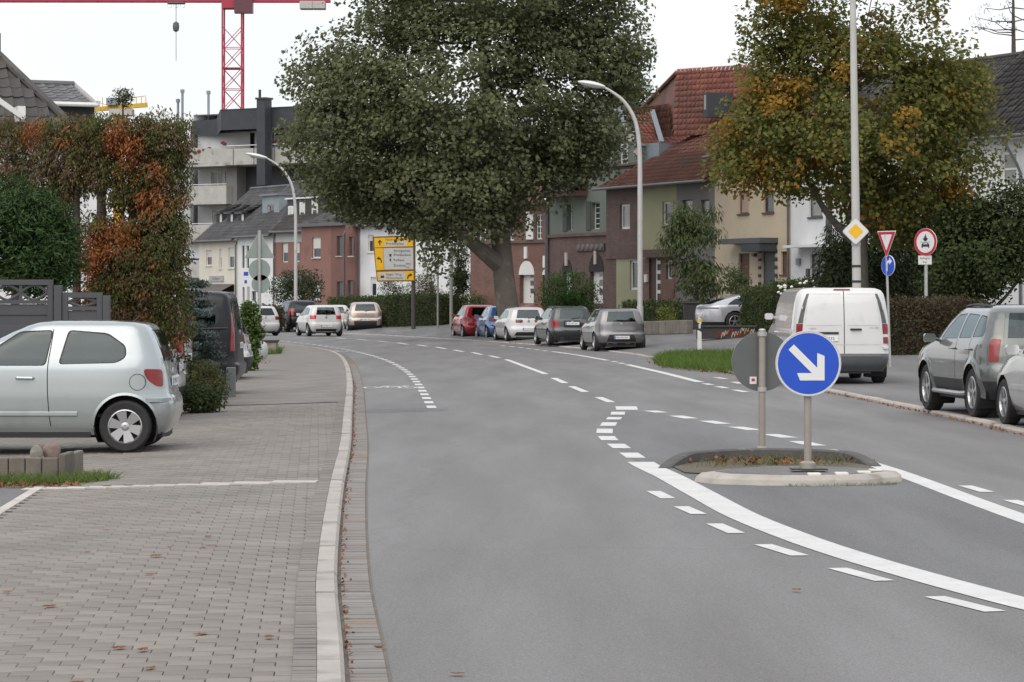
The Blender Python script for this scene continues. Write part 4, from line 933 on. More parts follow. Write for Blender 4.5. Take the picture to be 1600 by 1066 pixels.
def plant(name, label, cat, base, ells, nclump, per, crad, ln, wd, mats, trunk=None, nbr=0, group=None, pick=None, bark=None, shell=.45, flat=.8, droop=0, up=.6, forks=(), brr=.3):
    b = Vector(base); root = tag(empty(name, b), label, cat, group); pts = blob_points(ells, nclump, shell)
    crown('crown', root, pts, per, crad, ln, wd, mats, pick, flat, droop, base, up)
    if trunk:
        tp = [Vector(p)-b for p, r in trunk]; mb = MB().tube(catmull(tp, 4), np.interp(np.linspace(0, len(tp)-1, 4*(len(tp)-1)+1), range(len(tp)), [r for p, r in trunk]), 12)
        mb.build('trunk', bark or BARK, root, smooth=True)
        for fk in forks:
            fp = [Vector(p)-b for p, r in fk]; MB().tube(catmull(fp, 4), np.interp(np.linspace(0, len(fp)-1, 4*(len(fp)-1)+1), range(len(fp)), [r for p, r in fk]), 8).build('branch', bark or BARK, root, smooth=True)
        st = [tp[i]*(1-t)+tp[i+1]*t for i in range(max(0, len(tp)-3), len(tp)-1) for t in (.2, .6, 1)]
        for q in pts[RNG.choice(len(pts), min(nbr, len(pts)), replace=False)]:
            e = Vector(q)-b; c = min(st, key=lambda s_: (s_-e).length+max(0, s_.z-e.z)*2); r0 = trunk[-1][1]*brr
            m_ = (c+e)/2+Vector((0, 0, -.12*(e-c).length+.1)); MB().tube(catmull([c, m_, e], 4), np.linspace(r0, .012, 9), 6).build('branch', bark or BARK, root, smooth=True)
    return root
def hedge(name, label, p0, p1, z0, h, d, n, ln, wd, mats, jit=.07, core=(.03, .035, .018), cat='hedge', group=None):
    """clipped hedge from ground point p0 to p1"""
    a, b = Vector((*p0[:2], 0)), Vector((*p1[:2], 0)); L_ = (b-a).length; u = (b-a)/L_; w = Vector((-u.y, u.x, 0))
    root = tag(empty(name, (a.x, a.y, z0)), label, cat, group)
    ar = np.array([L_*h, L_*h*.4, L_*d, d*h, d*h]); k = RNG.multinomial(n, ar/ar.sum()); pts = []
    for i, m in enumerate(k):
        s, t = RNG.uniform(size=m), RNG.uniform(size=m); z = np.zeros(m)
        pts.append({0: np.c_[s*L_, z-d/2, t*h], 1: np.c_[s*L_, z+d/2, t*h], 2: np.c_[s*L_, (t-.5)*d, z+h], 3: np.c_[z, (s-.5)*d, t*h], 4: np.c_[z+L_, (s-.5)*d, t*h]}[i])
    Q = np.concatenate(pts); wob = np.sin(Q[:, :1]*2.1+Q[:, 2:]*1.7)*.05+np.sin(Q[:, :1]*5.3)*.03
    Q = Q+RNG.normal(size=Q.shape)*jit+wob*np.array([0, 1, .8]); Q[:, 2] = np.maximum(Q[:, 2], .02)
    Wp = Q[:, :1]*np.array(u)+Q[:, 1:2]*np.array(w)+Q[:, 2:]*np.array([0, 0, 1])
    V, F = leaf_quads(Wp, ln, wd); link('foliage', np_mesh('foliage', V, F, mats, RNG.integers(len(mats), size=len(F))), root)
    mb = MB(); e = .09
    V = [u*x+w*y+Vector((0, 0, z)) for z in (0, h-e) for y in (-d/2+e, d/2-e) for x in (e, L_-e)]
    mb.add(V, [(0, 2, 3, 1), (4, 5, 7, 6), (0, 1, 5, 4), (2, 6, 7, 3), (0, 4, 6, 2), (1, 3, 7, 5)]); mb.build('hedge_core', M('hedge_core', core, .95, var=.4, scale=6), root)
    return root
def grass(name, label, poly, zf, n, h, mats, cat='grass', lean=.35):
    """upright blades scattered over a ground polygon"""
    P2 = np.array(poly); lo, hi = P2.min(0), P2.max(0); pts = []
    while len(pts) < n:
        q = RNG.uniform(lo, hi)
        c = 0; j = len(P2)-1
        for i in range(len(P2)):
            if (P2[i][1] > q[1]) != (P2[j][1] > q[1]) and q[0] < (P2[j][0]-P2[i][0])*(q[1]-P2[i][1])/(P2[j][1]-P2[i][1])+P2[i][0]: c ^= 1
            j = i
        if c: pts.append((q[0], q[1], zf(q[0], q[1])))
    B = np.array(pts); t = B+np.c_[RNG.normal(size=(n, 2))*h*lean, RNG.uniform(.5, 1.2, n)*h]; w = unit(n)*np.array([1, 1, 0])*h*.045
    m_ = (B+t)/2+np.array([0, 0, h*.12])
    V = np.stack([B-w, B+w, m_+w*.8, m_-w*.8, t-w*.15, t+w*.15], 1).reshape(-1, 3); i = np.arange(n)[:, None]*6
    F = np.concatenate([i+np.array([[0, 1, 2, 3]]), i+np.array([[3, 2, 5, 4]])])
    o = stuff(link(name, np_mesh(name, V, F, mats, RNG.integers(len(mats), size=len(F))))); return tag(o, label, cat)
def shades(name, cols, tr=.25):
    """three leaf materials: dark, middle, light"""
    return [leafmat('%s_%d' % (name, i), [tuple(c*f for c in q) for q in cols], tr) for i, f in enumerate((.86, 1.0, 1.16))]
PLANE = shades('leaf_plane', [(.108, .128, .060), (.14, .16, .078), (.172, .188, .10), (.205, .212, .125)], .45)
MAPLE = shades('leaf_maple', [(.105, .13, .04), (.15, .165, .05), (.19, .19, .055), (.23, .20, .06)], .5)
GOLD = [leafmat('leaf_gold', [(.20, .14, .03), (.28, .17, .03), (.34, .17, .028)], .4)]
# --- the big plane tree
TY = 118.0
pb = P(803, 538, TY); pb = Vector((pb.x, TY, zr(pb.x, TY)))
ells = [E(735, 150, 245, 175, TY, 5.0), E(565, 205, 115, 120, TY-1, 3.2), E(885, 135, 130, 150, TY, 3.6), E(710, 300, 168, 64, TY-.5, 4.2), E(745, -70, 250, 160, TY, 5.0), E(495, 120, 52, 60, TY, 1.6), E(560, 295, 60, 48, TY, 1.8), E(900, 230, 40, 40, TY, 1.4), E(700, 392, 34, 30, TY-2, 1.0), E(715, 345, 90, 30, TY-1.5, 1.6), E(590, 330, 30, 16, TY-1, 1.0), E(960, 60, 58, 75, TY, 2.2)]
def q(px, py, dy=0): return P(px, py, TY+dy)
plant('plane_tree', 'huge leafy plane tree towering over the parked cars at the bend', 'tree', pb, ells, 1650, 78, .88, .18, .15, PLANE, trunk=[(pb, .66), (q(797, 505), .52), (q(788, 440), .46), (q(782, 370), .42), (q(775, 300), .38), (q(765, 200), .36), (q(755, 60), .2)], nbr=34, bark=BARKP, shell=.62,
    forks=[[(q(783, 415), .42), (q(745, 385, -1), .30), (q(700, 345, -2), .22), (q(640, 290, -2), .12)], [(q(780, 350), .36), (q(830, 270, 1), .25), (q(890, 150, 1), .12)], [(q(778, 320), .34), (q(700, 200, -1), .22), (q(600, 120, -1), .1)]])
# --- the maple on the right
MY = 84.0; mbase = P(1350, 575, MY); mbase.z = zr(mbase.x, MY)
ells = [E(1330, 190, 205, 150, MY, 3.2), E(1200, 235, 90, 65, MY-.5, 1.8), E(1460, 230, 105, 140, MY, 2.4), E(1330, 20, 150, 120, MY, 2.6), E(1190, 130, 60, 75, MY, 1.4), E(1205, 272, 85, 30, MY-.8, 1.5), E(1480, 120, 62, 70, MY, 1.5), E(1430, 325, 105, 55, MY+.5, 1.8), E(1240, 40, 70, 80, MY, 1.6)]
def q(px, py, dy=0): return P(px, py, MY+dy)
def mpick(p):
    px = 800+p[0]/p[1]*FPX; s_ = math.sin(p[0]*2.3+p[2]*1.9)+math.sin(p[0]*1.1-p[2]*2.7+p[1]); return 3 if RNG.uniform() < max(.03, (.48 if px < 1330 else .26)*s_) else int(RNG.integers(3))
plant('maple_tree', 'maple tree turning yellow beside the tall pale pole on the right', 'tree', mbase, ells, 720, 78, .66, .14, .115, MAPLE+GOLD, pick=mpick, trunk=[(mbase, .22), (q(1349, 470), .17), (q(1346, 370), .15), (q(1335, 250), .12), (q(1330, 120), .07)], nbr=46, shell=.42,
    forks=[[(q(1330, 375), .13), (q(1290, 330, -.3), .09), (q(1250, 260, -.5), .05)], [(q(1330, 340), .12), (q(1380, 240, .2), .08), (q(1440, 160, .2), .04)], [(q(1328, 300), .10), (q(1300, 180), .07), (q(1260, 90), .04)]])
# --- dark conifers and fruit tree behind the signs
CON = shades('needle_dark', [(.026, .036, .018), (.042, .056, .026), (.06, .078, .036)], .2)
BRD = shades('leaf_garden', [(.030, .045, .018), (.050, .068, .025), (.075, .095, .036)], .25)
for i, (px, top, hw_, Y, lab) in enumerate(((1316, 365, 34, 89, 'small dark conifer with loose sprays behind the white van'), (1375, 290, 85, 91, 'broad dark conifer behind the give way sign'), (1452, 310, 80, 93, 'tall dark conifer behind the round vehicle sign'))):
    k = FPX/Y; b = P(px, 560, Y); b.z = zr(b.x, Y); ztop = P(px, top, Y).z
    es = [((b.x, Y, b.z+.9+(ztop-b.z-.9)*t), (hw_/k*(1.05-.62*t), 1.2*(1.1-.5*t), .5)) for t in np.linspace(.02, .95, 9)]
    plant('conifer', lab, 'tree', b, es, 190, 75, .75, .17, .05, CON, trunk=[(b, .16), (Vector((b.x, Y, ztop-.3)), .04)], nbr=8, droop=.5, up=.3, flat=.5, group='conifers behind the road signs')
b = P(1545, 545, 82); b.z = .1
plant('apple_tree', 'spreading green garden tree behind the olive SUV', 'tree', b, [E(1540, 400, 75, 65, 82, 1.6), E(1585, 360, 60, 70, 82, 1.4), E(1490, 420, 45, 55, 81.5, 1.0), E(1510, 350, 50, 40, 82.5, 1.2)], 360, 70, .55, .12, .085, BRD, shell=.25, trunk=[(b, .1), (P(1520, 470, 82), .08), (P(1500, 430, 82), .05)], nbr=10,
    forks=[[(P(1535, 500, 82), .07), (P(1570, 465, 82), .05), (P(1598, 430, 82), .03)]])
b = P(1575, 120, 120)   # bare pine top above the black roof
bb = P(1588, 540, 118); bb.z = .5; mb = MB()
root = tag(empty('bare_pine', bb), 'nearly bare pine rising above the black tiled roof', 'tree')
top = P(1583, -10, 118)-bb; MB().tube([(0, 0, 0), tuple(top*.7), tuple(top)], [.22, .13, .05], 8).build('trunk', BARK, root)
pts = []
for i in range(16):
    t = .86+.14*RNG.uniform(); s_ = top*t; a = RNG.uniform(0, 6.28); e = s_+Vector((math.cos(a)*1.6, math.sin(a)*1.2, RNG.uniform(-.1, .5)))
    MB().tube([s_, (s_+e)/2+Vector((0, 0, -.1)), e], [.03, .02, .01], 5).build('branch', BARK, root); pts.append(np.array(e))
crown('crown', root, np.array(pts), 26, .3, .16, .03, CON)
# --- hedges and garden shrubs on the right
HG = shades('leaf_hedge', [(.036, .054, .018), (.058, .080, .028), (.085, .105, .038)], .3)
HB = shades('leaf_beech', [(.055, .050, .026), (.075, .06, .034), (.06, .062, .026), (.10, .065, .045)], .2)
hedge('hedge', 'clipped brownish hedge corner beside the olive SUV', P(1406, 568, 74), P(1512, 560, 77), .06, 1.58, 1.1, 15000, .075, .05, HB+[leafmat('leaf_purple', [(.07, .035, .035), (.10, .05, .045)])])
hedge('hedge', 'dark tall hedge between the grey sports car and the white van', P(1174, 520, 103), P(1226, 520, 99), .4, 1.7, .9, 6000, .09, .06, HG)
hedge('hedge', 'rose hedge with white blooms above the white van roof', P(1222, 500, 101), P(1345, 500, 95), .5, 1.85, .8, 7000, .09, .06, HG)
hedge('hedge', 'low hedge along the front gardens behind the dark grey hatchback', P(985, 520, 118), P(1085, 520, 112), .5, 1.05, .9, 6000, .09, .06, HG)
hedge('hedge', 'tall rounded hedge behind the yellow signpost', P(618, 520, 150), P(703, 520, 146), .1, 1.85, 1.4, 7000, .11, .07, HG)
hedge('hedge', 'low hedge behind the copper SUV', P(527, 520, 165), P(620, 520, 158), .1, 1.75, 1.2, 6000, .11, .07, HG)
hedge('hedge', 'brown clipped hedge end right of the copper SUV', P(594, 520, 154), P(622, 520, 151), .05, 1.2, 1.2, 2200, .10, .07, HB)
hedge('hedge', 'small hedge between the black SUV and the far signs', P(404, 520, 150), P(432, 520, 152), .05, 1.3, 1.0, 2000, .10, .07, HB)
WB = M('white_bloom', (.75, .74, .68), .7)
rb = tag(empty('rose_blooms', P(1228, 455, 98)), 'cluster of white roses on the rose hedge', 'flowers'); mb = MB()
for i in range(26):
    x, y = (RNG.uniform(1215, 1330), RNG.uniform(440, 452)) if i > 8 else (RNG.uniform(1214, 1232), RNG.uniform(444, 460)); p = P(x, y, 97.3)-P(1228, 455, 98); mb.lathe([(0, .06), (.05, .03), (.06, 0), (.03, -.03)], 6, lambda a, b, h, p=p: p+Vector((a, b, h)))
stuff(mb.build('bloom', WB, rb))
BG = shades('leaf_bright', [(.045, .10, .024), (.07, .14, .036), (.10, .18, .05)], .35)
b = P(890, 530, 127); b.z = .5
plant('rounded_shrub', 'bright green rounded shrub in front of the arched doors', 'shrub', b, [E(890, 460, 42, 35, 127, 1.2), E(868, 468, 26, 26, 127, .9), E(915, 465, 22, 30, 127, .9)], 130, 60, .5, .12, .05, BG, shell=.7, trunk=[(b, .08), (b+Vector((0, 0, 1)), .05)])
SM = shades('leaf_sumac', [(.055, .080, .030), (.08, .105, .045), (.11, .13, .06)], .3)
b = P(1085, 520, 114); b.z = .5
plant('sumac_shrub', 'tall drooping green sumac in front of the grey and beige houses', 'shrub', b, [E(1085, 385, 38, 50, 114, 1.0), E(1070, 350, 26, 25, 114, .8), E(1095, 440, 32, 35, 114, .9), E(1052, 380, 18, 20, 114, .6), E(1100, 340, 20, 20, 114, .6)], 110, 55, .65, .22, .06, SM, droop=.8, trunk=[(b, .09), (P(1088, 440, 114), .06), (P(1080, 380, 114), .03)], nbr=10, flat=.6)
b = P(1150, 520, 112); b.z = .55
plant('small_shrub', 'small round shrub before the beige house', 'shrub', b, [E(1150, 437, 19, 20, 112, .5)], 40, 40, .35, .10, .05, SM, trunk=[(b, .04), (P(1150, 450, 112), .03)], nbr=5)
b = P(1041, 528, 109); b.z = .4
plant('yellow_shrub', 'yellow green young shrub in the low hedge', 'shrub', b, [E(1041, 492, 13, 14, 109, .35), E(1040, 505, 15, 10, 109, .4)], 36, 36, .3, .10, .04, [leafmat('leaf_lime', [(.11, .14, .03), (.17, .18, .045), (.08, .11, .03)])], shell=.2)
b = P(664, 525, 158); b.z = .2
plant('brown_shrub', 'loose olive brown shrub above the rounded hedge', 'shrub', b, [E(662, 447, 24, 24, 158, 1.0), E(672, 465, 26, 14, 158, 1.0), E(612, 452, 20, 18, 160, .8)], 110, 40, .5, .11, .05, HB+SM[:1], shell=.2)
b = P(458, 515, 172); b.z = .2
plant('dark_shrub', 'dark evergreen bush behind the black SUV', 'shrub', b, [E(462, 455, 38, 24, 172, 1.6), E(470, 440, 26, 16, 172, 1.2)], 130, 50, .7, .14, .07, CON, shell=.6)
b = P(716, 530, 150); b.z = .2
plant('column_conifer', 'narrow dark columnar conifer behind the bare pole', 'tree', b, [E(716, 400, 12, 60, 150, .5), E(718, 460, 14, 50, 150, .6)], 130, 60, .4, .15, .05, CON, shell=.5, trunk=[(b, .1), (P(716, 380, 150), .03)])
b = P(690, 520, 160); b.z = .2
plant('far_shrub', 'pale shrub at the foot of the white gabled porch', 'shrub', b, [E(742, 470, 14, 12, 145, .5)], 30, 30, .4, .1, .05, SM, shell=.2)
b = P(935, 150, 170); b.z = 0
plant('far_tree', 'distant tree peeping over the red roofs', 'tree', P(960, 530, 190), [E(985, 142, 22, 18, 190, 1.5), E(975, 165, 22, 18, 190, 1.5)], 60, 50, 1.0, .22, .14, SM, trunk=[(P(960, 530, 190), .25), (P(978, 180, 190), .1)], nbr=4)
# --- left side: dying thuja hedge, evergreen bush, spruce, low shrubs
TH = shades('leaf_thuja', [(.062, .076, .026), (.095, .10, .036), (.13, .125, .05)], .35)
RST = [leafmat('leaf_rust', [(.20, .075, .03), (.28, .105, .04), (.35, .145, .055)], .3), leafmat('leaf_brown', [(.11, .07, .045), (.15, .095, .055), (.19, .13, .085)], .3)]
HOT = [(195, 225, 28), (232, 318, 22), (160, 385, 30), (135, 425, 26), (190, 372, 26), (118, 500, 28), (150, 535, 30), (215, 520, 22), (245, 265, 16), (55, 215, 20), (120, 460, 20), (270, 560, 30), (200, 250, 18)]
def tpick(p):
    px, py = 800+p[0]/p[1]*FPX, HOR-(p[2]-CAMH)/p[1]*FPX
    for hx, hy, r in HOT:
        if (px-hx)**2+(py-hy)**2 < r*r*RNG.uniform(.4, 1.5): return 3
    u = RNG.uniform()
    if px < 150 and 230 < py < 330: return 4 if u < .55 else int(RNG.integers(3))
    return 4 if u < .22 else (3 if u < .26 else int(RNG.integers(3)))
GT = 'dying thuja hedge row'
for px, x0, x1, top, bot, Y, lab in ((22, -30, 70, 190, 330, 41.5, 'thuja with thinning brown green top at the left edge of the hedge row'), (82, 45, 124, 185, 400, 41.2, 'thuja with a bare middle between the left edge and the bare trunks'), (118, 96, 152, 190, 300, 41.0, 'almost bare thuja trunk second from the rust coloured ones'), (157, 130, 185, 185, 560, 40.8, 'thuja with thick bare trunk and rust brown lower sprays'), (205, 165, 250, 190, 570, 40.6, 'dense thuja with a large orange patch near its top'), (255, 212, 296, 183, 530, 40.4, 'green brown thuja at the right end of the hedge row')):
    k = FPX/Y; b = P(px, 0, Y); b.z = -.05; cx = (x0+x1)/2; es = []
    ys = np.arange(top+18, bot, 26)
    for y in ys:
        if px == 157 and 285 < y < 335: continue
        if px == 205 and 335 < y < 350: continue
        es.append(E(cx+RNG.uniform(-4, 4), y, (x1-x0)/2+RNG.uniform(0, 6), 24, Y, .5))
    plant('thuja', lab, 'tree', b, es, 80*len(es) if px > 190 else 46*len(es), 32, .17, .062, .022, TH+RST, pick=tpick, trunk=[(b, .07 if px != 157 else .10), (P(px+2, 400, Y), .06 if px != 157 else .085), (P(px, 200, Y), .035)], nbr=14, droop=.7, up=.2, shell=.35, group=GT, brr=.5)
EV = shades('leaf_evergreen', [(.026, .050, .018), (.045, .082, .028), (.07, .115, .042)], .3)
b = Vector((-6.6, 38.3, -.05)); Y = 38.3
plant('evergreen_bush', 'dense dark green bush bulging over the grey fence', 'shrub', b, [E(45, 370, 78, 75, Y, .8), E(10, 340, 70, 60, Y, .7), E(95, 400, 30, 45, Y, .5), E(60, 430, 60, 40, Y, .6)], 620, 44, .22, .085, .022, EV, shell=.6, droop=.2)
BS = shades('needle_blue', [(.055, .080, .072), (.080, .108, .10), (.11, .14, .13)], .15)
Y = 48.8; b = P(300, 600, Y); b.z = -.05; root = tag(empty('blue_spruce', b), 'young blue spruce in front of the black van', 'tree'); pts = []
MB().tube([(0, 0, 0), (0, 0, 1.1), (0, 0, 2.1)], [.05, .04, .01], 8).build('trunk', BARK, root)
for z in np.arange(.35, 2.15, .17):
    R_ = .52*(1-(z-.2)/2.4)+.05
    for j in range(9):
        a = RNG.uniform(0, 6.28); e = Vector((math.cos(a)*R_, math.sin(a)*R_, z-.10*R_)); MB().tube([(0, 0, z), tuple(e)], [.012, .004], 4).build('branch', BARK, root)
        for t in np.linspace(.3, 1, 6): pts.append(np.array(b+Vector((e.x*t, e.y*t, z+(e.z-z)*t))))
crown('crown', root, np.array(pts), 40, .2, .085, .018, BS, flat=.35, org=b)
OL = shades('leaf_olive', [(.045, .052, .022), (.07, .075, .03), (.095, .10, .045)], .3)
b = P(322, 620, 46.0); b.z = -.04
plant('olive_shrub', 'dark olive shrub at the pavement edge below the black van', 'shrub', b, [E(315, 592, 26, 24, 46, .5), E(334, 606, 16, 16, 46, .4), E(300, 580, 16, 20, 46.4, .4)], 190, 36, .18, .055, .022, OL, shell=.6)
b = P(310, 640, 43.2); b.z = -.04
plant('ground_shrub', 'bright low shrub beside the tail of the white hatchback', 'shrub', b, [E(305, 622, 30, 20, 43.2, .5), E(330, 625, 16, 14, 43.2, .4)], 110, 34, .16, .05, .03, BRD, shell=.5)
IV = shades('leaf_ivy', [(.05, .095, .022), (.08, .13, .035), (.11, .16, .05)], .25)
b = P(390, 580, 66); b.z = 0
plant('ivy_bush', 'bright green ivy covered post beside the round road signs', 'shrub', b, [E(388, 495, 13, 20, 66, .3), E(396, 520, 11, 25, 66, .3), E(392, 550, 8, 25, 66, .25)], 110, 36, .2, .08, .06, IV, shell=.5, trunk=[(b, .05), (P(390, 490, 66), .04)])
GR = [leafmat('blade_a', [(.05, .10, .02), (.09, .16, .03), (.13, .20, .05)], .3), leafmat('blade_b', [(.10, .14, .04), (.15, .17, .06)], .3)]
gpoly = [tuple(G(x, y, .03).xy) for x, y in ((1022, 566), (1035, 573), (1080, 578), (1150, 583), (1215, 588), (1215, 566), (1140, 560), (1060, 557), (1030, 559))]
grass('verge_grass', 'patch of green verge grass by the reflector post', gpoly, zr, 14000, .20, GR[:1]*3+GR[1:], lean=.5)
grass('edge_grass', 'grass tufts at the foot of the stone border', [(-4.5, 26.3), (-3.95, 26.5), (-3.75, 27.0), (-4.0, 27.6), (-4.35, 27.1), (-5.2, 27.0), (-5.2, 26.4)], lambda x, y: -.04, 2200, .10, GR, lean=.6)
grass('island_weeds', 'thin weeds and moss along the traffic island kerb', [(2.5, 25.72), (3.5, 25.86), (3.6, 26.1), (3.3, 25.98), (2.5, 25.83)], lambda x, y: .0, 500, .035, GR, lean=.9)
grass('island_bed_weeds', 'weeds among dead leaves in the island bed', [(1.75, 28.4), (2.2, 29.4), (2.8, 29.8), (3.4, 29.4), (3.5, 28.8), (2.9, 28.7)], lambda x, y: .01, 260, .10, [GR[1]], lean=.8)
grass('wall_weeds', 'weeds at the foot of the low concrete wall', [tuple(G(x, y).xy) for x, y in ((412, 558), (440, 556), (436, 551), (412, 552))], lambda x, y: .05, 700, .22, GR, lean=.6)
grass('footway_weeds', 'green weeds between the brown hedge and the footway', [tuple(G(x, y).xy) for x, y in ((1388, 572), (1410, 574), (1408, 560), (1390, 560))], lambda x, y: .06, 900, .2, GR, lean=.6)
# --- fallen leaves
LEAFB = [leafmat('leaf_fallen', [(.14, .055, .03), (.20, .085, .04), (.25, .12, .06)], .1)]
def litter(name, label, P_, n, ln, zf, rad=.0):
    C = np.array([(x, y, zf(x, y)) for x, y in P_])
    V, F = leaf_quads(C, ln, ln*.6, np.array([0, 0, 3.0])*np.ones((len(C), 1))); return tag(stuff(link(name, np_mesh(name, V, F, LEAFB))), label, 'leaves')
rr = RNG.uniform
p2 = [(Lx(y)+.01+abs(RNG.normal())*.025, y) for y in rr(12, 60, 520)]
litter('gutter_litter', 'small brown leaf litter along the left gutter', p2, 900, .03, lambda x, y: .022)
litter('kerb_litter', 'dry leaf litter along the right kerb', [(Rx(y)-.02-abs(RNG.normal())*.06, y) for y in rr(30, 75, 900)], 900, .045, lambda x, y: .018)
litter('island_litter', 'heap of rust coloured dead leaves inside the traffic island', [(2.6+RNG.normal()*.42, 29.2+RNG.normal()*.22) for i in range(210)], 210, .06, lambda x, y: .02+rr(0, .05))
litter('border_litter', 'brown leaves swept against the stone border', [(rr(-5.4, -4.0), 26.25+RNG.normal()*.08) for i in range(260)], 260, .05, lambda x, y: -.02+rr(0, .02))
litter('verge_litter', 'brown leaves along the edge of the verge grass', [(G(x, 0+y).x, G(x, y).y) for x, y in ((rr(1010, 1150), 0) for i in range(220)) for y in [np.interp(x, [1010, 1040, 1150], [565, 575, 585])+RNG.normal()*1.2]], 220, .07, lambda x, y: .03)
litter('drive_litter', 'orange leaves on the pavement beyond the black van', [(G(x, y).x, G(x, y).y) for x, y in ((rr(395, 425), 568+RNG.normal()*3) for i in range(140))], 140, .06, lambda x, y: .05)
lv, lf = [], []
base = [(-.5, 0), (-.35, .28), (-.1, .2), (0, .45), (.12, .2), (.35, .3), (.3, .06), (.55, 0), (.3, -.06), (.33, -.3), (.12, -.18), (0, -.42), (-.1, -.2), (-.35, -.28)]
lm = MB().add([(0, 0, .16)]+[(a, b, .25*(a*a*1.5+b*b*2.0)+.05) for a, b in base], [(0, 1+i, 1+(i+1) % 14) for i in range(14)]).mesh('fallen_leaf', LEAFB)
for px, py in ((136, 855), (57, 811), (325, 838), (330, 852), (265, 851), (318, 854), (234, 894), (360, 911), (12, 915), (77, 941), (312, 991), (185, 1010), (223, 1014), (235, 1043), (478, 781), (592, 1003), (715, 1043), (120, 1062), (244, 866), (310, 798), (165, 822), (1245, 915), (198, 720), (420, 1000)):
    p = G(px, py, .04); z = zl(p.x, p.y)+.002 if p.x < Lx(p.y) else .01
    o = link('fallen_leaf', lm); o.location = (p.x, p.y, z); s_ = rr(.045, .10); o.scale = (s_, s_*rr(.6, 1), s_*rr(.6, 1.2)); o.rotation_euler = (0, 0, rr(0, 6.28)); tag(o, 'single dry brown fallen leaf lying on the paving', 'leaf', 'fallen leaves scattered over the paving')
# ------------------------------------------------------------------ buildings
PANE = M('window_pane', (.035, .042, .05), .06, var=.3, scale=.8, spec=.8)
PANEL_ = M('window_pane_curtain', (.22, .22, .21), .15, var=.25, scale=2, spec=.7)
FRW = M('frame_white', (.66, .66, .64), .5, var=.06); FRD = M('frame_brown', (.09, .055, .045), .6); FRG = M('frame_grey', (.07, .075, .08), .5)
ZINC = M('zinc', (.22, .25, .28), .45, .5, var=.15, scale=3); GUT = M('gutter_grey', (.12, .125, .13), .5, .3)
SHUT = M('shutter_white', (.55, .55, .52), .6, var=.08)
class Bld:
    def __init__(s, name, label, A, B, z0=.45, cat='house'):
        s.A = Vector((A[0], A[1], 0)); s.B = Vector((B[0], B[1], 0)); s.u = (s.B-s.A).normalized(); s.w = Vector((-s.u.y, s.u.x, 0)); s.W = (s.B-s.A).length
        s.root = tag(empty(name, s.A, math.atan2(s.u.y, s.u.x)), label, cat); s.z0 = z0
    def fp(s, px, py, d=0.0):
        """photo pixel -> (along, height) on the plane d metres behind the front"""
        r = Vector(((px-800)/FPX, 1, 0)); n = s.w; t = (s.A+s.w*d).dot(n)/r.dot(n); p = r*t
        return (p-s.A).dot(s.u), CAMH-(py-HOR)/FPX*t
    def rect(s, x0, y0, x1, y1, d=0.0):
        u0, za = s.fp(x0, (y0+y1)/2, d); u1, zb = s.fp(x1, (y0+y1)/2, d); zt = s.fp((x0+x1)/2, y0, d)[1]; zl_ = s.fp((x0+x1)/2, y1, d)[1]; return u0, u1, zl_, zt
    def wall(s, u0, u1, z0, z1, mat, holes=(), y=0.0, rv=.16, name='wall', rmat=None):
        us = sorted({u0, u1, *[h[0] for h in holes], *[h[1] for h in holes]}); zs = sorted({z0, z1, *[h[2] for h in holes], *[h[3] for h in holes]}); mb = MB()
        us = [x for x in us if u0 <= x <= u1]; zs = [x for x in zs if z0 <= x <= z1]
        for a, b in zip(us, us[1:]):
            for c, d in zip(zs, zs[1:]):
                m_ = ((a+b)/2, (c+d)/2)
                if any(h[0] < m_[0] < h[1] and h[2] < m_[1] < h[3] for h in holes): continue
                mb.add([(a, y, c), (b, y, c), (b, y, d), (a, y, d)], [(0, 1, 2, 3)])
        for a, b, c, d in holes:
            V = [(a, y, c), (b, y, c), (b, y, d), (a, y, d)]; V += [(p[0], y+rv, p[2]) for p in V]; mb.add(V, [(0, 4, 5, 1), (1, 5, 6, 2), (2, 6, 7, 3), (3, 7, 4, 0)], 1)
        return mb.build(name, [mat, rmat or mat], s.root, merge=True)
    def window(s, h, y=0.0, rv=.14, frame=None, nx=1, ny=1, sill=None, pane=None, blind=0, fw=.06, name='window'):
        a, b, c, d = h; f = frame or FRW; y0 = y+rv-.05; mb = MB()
        mb.box(a, a+fw, y0, y0+.05, c, d); mb.box(b-fw, b, y0, y0+.05, c, d); mb.box(a+fw, b-fw, y0, y0+.05, c, c+fw); mb.box(a+fw, b-fw, y0, y0+.05, d-fw, d)
        for i in range(1, nx): x = a+(b-a)*i/nx; mb.box(x-fw*.4, x+fw*.4, y0+.004, y0+.046, c+fw, d-fw)
        for i in range(1, ny):
            z = c+(d-c)*i/ny
            for k in range(nx):
                xa = a+(b-a)*k/nx+(fw if k == 0 else fw*.4); xb = a+(b-a)*(k+1)/nx-(fw if k == nx-1 else fw*.4); mb.box(xa, xb, y0+.006, y0+.044, z-fw*.3, z+fw*.3)
        o = mb.build(name, f, s.root)
        MB().add([(a, y0+.03, c), (b, y0+.03, c), (b, y0+.03, d), (a, y0+.03, d)], [(0, 1, 2, 3)]).build('pane', pane or PANE, o)
        if blind: MB().box(a+fw, b-fw, y0+.01, y0+.02, d-fw-(d-c)*blind, d-fw).build('blind', SHUT, o)
        if sill: MB().box(a-.06, b+.06, y-.07, y+.02, c-.07, c-.002).build('sill', sill, o)
        return o
    def box(s, u0, u1, y0, y1, z0, z1, mat, name): return MB().box(u0, u1, y0, y1, z0, z1).build(name, mat, s.root)
    def block(s, u0, u1, z0, z1, depth, mat, y=0.0, name='side_wall'):
        """ends and back of the house body"""
        V = [(u0, y, z0), (u1, y, z0), (u1, y+depth, z0), (u0, y+depth, z0)]; V += [(p[0], p[1], z1) for p in V]
        return MB().add(V, [(1, 2, 6, 5), (2, 3, 7, 6), (3, 0, 4, 7), (4, 5, 6, 7)]).build(name, mat, s.root)
